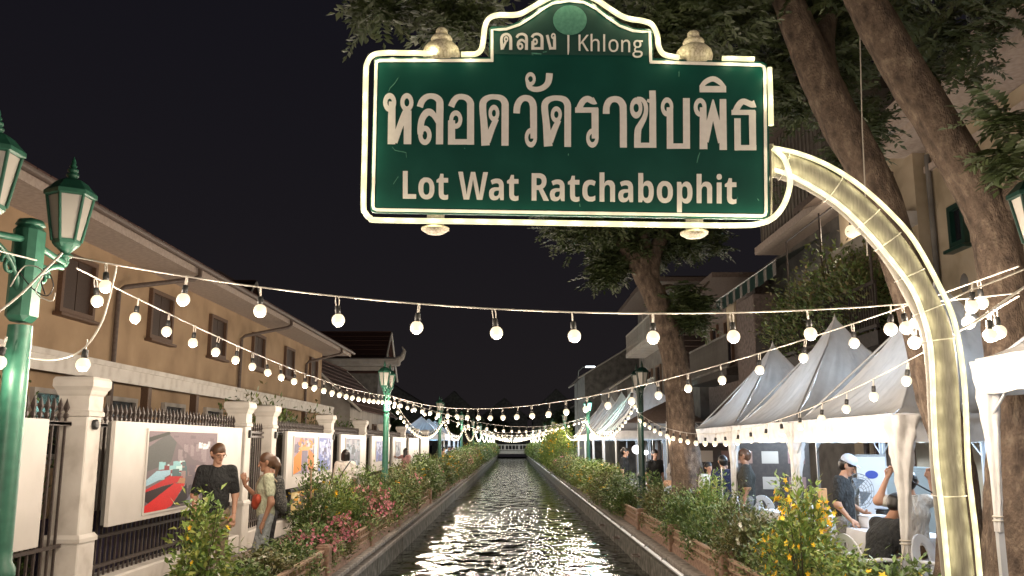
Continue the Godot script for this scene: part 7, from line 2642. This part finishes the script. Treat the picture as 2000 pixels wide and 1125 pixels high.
	obj("emblem", mb, flat(0.03, 0.06, 0.35, 0.5), t)
	# grey metal cabinet
	t = thing("metal_cabinet", "grey-green metal cabinet against the wall behind the big tent", "cabinet", Vector3(5.55, 0, -12.7), -0.1)
	mb = MB.new()
	mb.cbox(Vector3(0, 0.72, 0), Vector3(0.8, 1.44, 0.4), 0.012)
	obj("body", mb, flat(0.30, 0.34, 0.34, 0.4, 0.2), t)
	for s in [-1.0, 1.0]:
		mb = MB.new()
		mb.cbox(Vector3(s * 0.197, 0.74, 0.205), Vector3(0.38, 1.32, 0.02), 0.006)
		var dr := obj("door", mb, flat(0.33, 0.37, 0.37, 0.4, 0.2), t)
		mb = MB.new()
		mb.cbox(Vector3(s * 0.05, 0.85, 0.225), Vector3(0.02, 0.12, 0.02), 0.004)
		obj("handle", mb, M.metal_grey, dr)
	# upright tan board
	var pl := MB.new()
	pl.cbox(Vector3(3.74, 0.62, -10.75), Vector3(0.1, 1.24, 0.03), 0.006)
	tag(obj("wooden_plank", pl, flat(0.5, 0.3, 0.15, 0.7)), "tan wooden plank standing upright left of the man in the cap", "plank")
	# black microphone stand
	t = thing("boom_stand", "black stand with an angled boom right of the white shirt", "stand", Vector3(4.35, 0, -9.0))
	mb = MB.new()
	for i in 3:
		var a := TAU * i / 3 + 0.3
		mb.bar(Vector3(0, 0.12, 0), Vector3(cos(a) * 0.26, 0.01, sin(a) * 0.26), 0.009, 6)
	obj("tripod", mb, M.socket, t)
	mb = MB.new()
	mb.bar(Vector3(0, 0.1, 0), Vector3(0, 1.2, 0), 0.01, 6)
	mb.bar(Vector3(0.28, 1.05, 0.05), Vector3(-0.32, 1.4, 0.0), 0.009, 6)
	obj("boom", mb, M.socket, t)
	# photo panels between middle and third tent
	for i in 2:
		t = thing("photo_panel", ["dark panel with pinned photos behind the third tent", "dark panel with pinned photos behind the big man in olive"][i], "display panel", Vector3([5.15, 4.7][i], 0, [-17.7, -19.2][i]), [-0.3, -0.2][i], "dark photo panels in the tents")
		mb = MB.new()
		mb.cbox(Vector3(0, 1.2, 0), Vector3(1.5, 1.4, 0.04), 0.008)
		obj("panel", mb, M.dark_wood_wall, t)
		for k in 6:
			mb = MB.new()
			mb.cbox(Vector3(-0.5 + 0.5 * (k % 3), 1.5 - 0.5 * (k / 3), 0.026), Vector3(0.32, 0.24, 0.01), 0.002)
			obj("photo", mb, [flat(0.22, 0.13, 0.1, 0.5), flat(0.3, 0.26, 0.22, 0.5), flat(0.16, 0.09, 0.08, 0.5)][(k + i) % 3], t)
		for s in [-1.0, 1.0]:
			mb = MB.new()
			mb.bar(Vector3(s * 0.72, 0, 0), Vector3(s * 0.72, 1.9, 0), 0.015, 6)
			obj("upright", mb, M.tent_frame, t)
	cloth_table("table with a white cloth in the middle tent", Vector3(4.35, 0, -13.6), 0.0, 0.7, 1.5, 0.74, M.table_cloth, 0.4)
	var bag := MB.new()
	skin_over([[Vector3(4.2, 0.8, -13.1), Vector3(4.2, 0.86, -13.45), 0.1, 0.09], [Vector3(4.2, 0.9, -13.2), Vector3(4.2, 0.93, -13.35), 0.05, 0.05]], 0.02, 0.06, bag)
	tag(obj("shoulder_bag", bag, M.socket), "black soft bag slumped on the middle tent's table", "bag")
	cloth_table("table with a white cloth before the person in navy", Vector3(4.2, 0, -17.0), 0.0, 0.7, 1.4, 0.74, M.table_cloth, 0.4)
	cloth_table("small white-clothed table left of the dark lamp post", Vector3(3.6, 0, -23.4), 0.0, 0.8, 1.2, 0.74, M.table_cloth, 0.5)
	cloth_table("low grey table among the shrubs before the big tent", Vector3(3.35, 0, -10.9), 0.2, 0.55, 0.9, 0.5, flat(0.09, 0.085, 0.12, 0.6), 0.0)
	plastic_chair("white plastic chair under the person in peach", Vector3(3.48, 0, -19.2), PI - 0.3)
	t = thing("stool", "tall stool under the person in the pale sweater", "stool", Vector3(3.62, 0, -20.3))
	mb = MB.new()
	mb.lathe([[0.0, 0.66], [0.17, 0.66], [0.18, 0.68], [0.17, 0.7], [0.0, 0.7]], 20)
	obj("seat", mb, M.socket, t)
	for i in 4:
		var a := TAU * i / 4 + 0.4
		mb = MB.new()
		mb.bar(Vector3(cos(a) * 0.13, 0.68, sin(a) * 0.13), Vector3(cos(a) * 0.2, 0.0, sin(a) * 0.2), 0.014, 8)
		obj("leg", mb, M.metal_grey, t)
	# folded grey parasol near the leaning tree
	t = thing("parasol", "open grey parasol between the dark lamp and the leaning tree", "parasol", Vector3(4.3, 0, -24.5))
	mb = MB.new()
	mb.facets([[1.15, 2.35], [0.6, 2.66], [0.06, 2.9], [0.0, 2.95]], 8)
	obj("canopy", mb, M.gutter, t)
	mb = MB.new()
	mb.bar(Vector3.ZERO, Vector3(0, 2.9, 0), 0.022, 8)
	obj("pole", mb, M.metal_grey, t)
	mb = MB.new()
	mb.lathe([[0.0, 0.0], [0.25, 0.0], [0.25, 0.05], [0.05, 0.1], [0.0, 0.1]], 16)
	obj("foot", mb, M.concrete, t)
	# round white globe lamps by the dark lamp post
	for i in 2:
		var at: Vector3 = [P(1243, 878, 22.5), P(1262, 884, 23.5)][i]
		t = thing("globe_lamp", ["larger lit white globe lamp by the dark lamp post", "smaller lit white globe lamp by the dark lamp post"][i], "lamp", Vector3(at.x, 0, at.z))
		var r: float = [0.11, 0.06][i]
		mb = MB.new()
		mb.ball(Vector3(0, at.y, 0), Vector3(r, r, r), 8, 14)
		obj("globe", mb, M.globe, t)
		mb = MB.new()
		mb.lathe([[0.0, 0.0], [0.14, 0.0], [0.14, 0.02], [0.012, 0.04], [0.012, at.y - r]], 14)
		obj("stand", mb, M.metal_grey, t)
		var l := OmniLight3D.new()
		l.name = "globe_light"
		l.light_color = lin(0.9, 0.95, 1.0)
		l.light_energy = 0.5
		l.light_size = r * 0.7
		l.omni_range = 12
		l.shadow_enabled = true
		l.position = Vector3(0, at.y, 0)
		t.add_child(l, true)
	rope("white guy rope slanting in front of the person in navy", P(1409, 912, 14.6), Vector3(3.28, 0.05, -13.9))
	rope("white guy rope slanting through the yellow trumpet shrub", Vector3(3.72, 1.5, -11.6), Vector3(3.1, 0.05, -10.6))
	rope("nearest white guy rope knotted at the big tent's cloth leg", Vector3(3.7, 0.85, -8.5), Vector3(3.2, 0.05, -7.9))


func _ready() -> void:
	rng.seed = 41
	var cam := Camera3D.new()
	cam.name = "camera"
	cam.fov = rad_to_deg(2.0 * atan(562.5 / FOCAL))
	cam.position = Vector3(0, EYE, 0)
	cam.rotation = Vector3(tilt, 0, 0)
	cam.far = 2000.0
	cam.near = 0.05
	add_child(cam)
	var sky := ProceduralSkyMaterial.new()
	sky.sky_top_color = lin(0.0043, 0.0041, 0.0066)
	sky.sky_horizon_color = lin(0.0105, 0.0088, 0.0094)
	sky.ground_bottom_color = lin(0.004, 0.004, 0.004)
	sky.ground_horizon_color = lin(0.0115, 0.0098, 0.0115)
	sky.sky_curve = 0.2
	var env := Environment.new()
	env.background_mode = Environment.BG_SKY
	env.sky = Sky.new()
	env.sky.sky_material = sky
	env.tonemap_mode = Environment.TONE_MAPPER_LINEAR
	env.tonemap_exposure = 1.45
	env.sdfgi_enabled = true
	env.ssao_enabled = true
	env.ssil_enabled = true
	var we := WorldEnvironment.new()
	we.name = "world_environment"
	we.environment = env
	add_child(we)
	materials()
	banks()
	left_side()
	left_far()
	right_houses()
	tents()
	trees()
	low_fences()
	planting()
	people()
	stalls()
	lights()
	canal_sign()
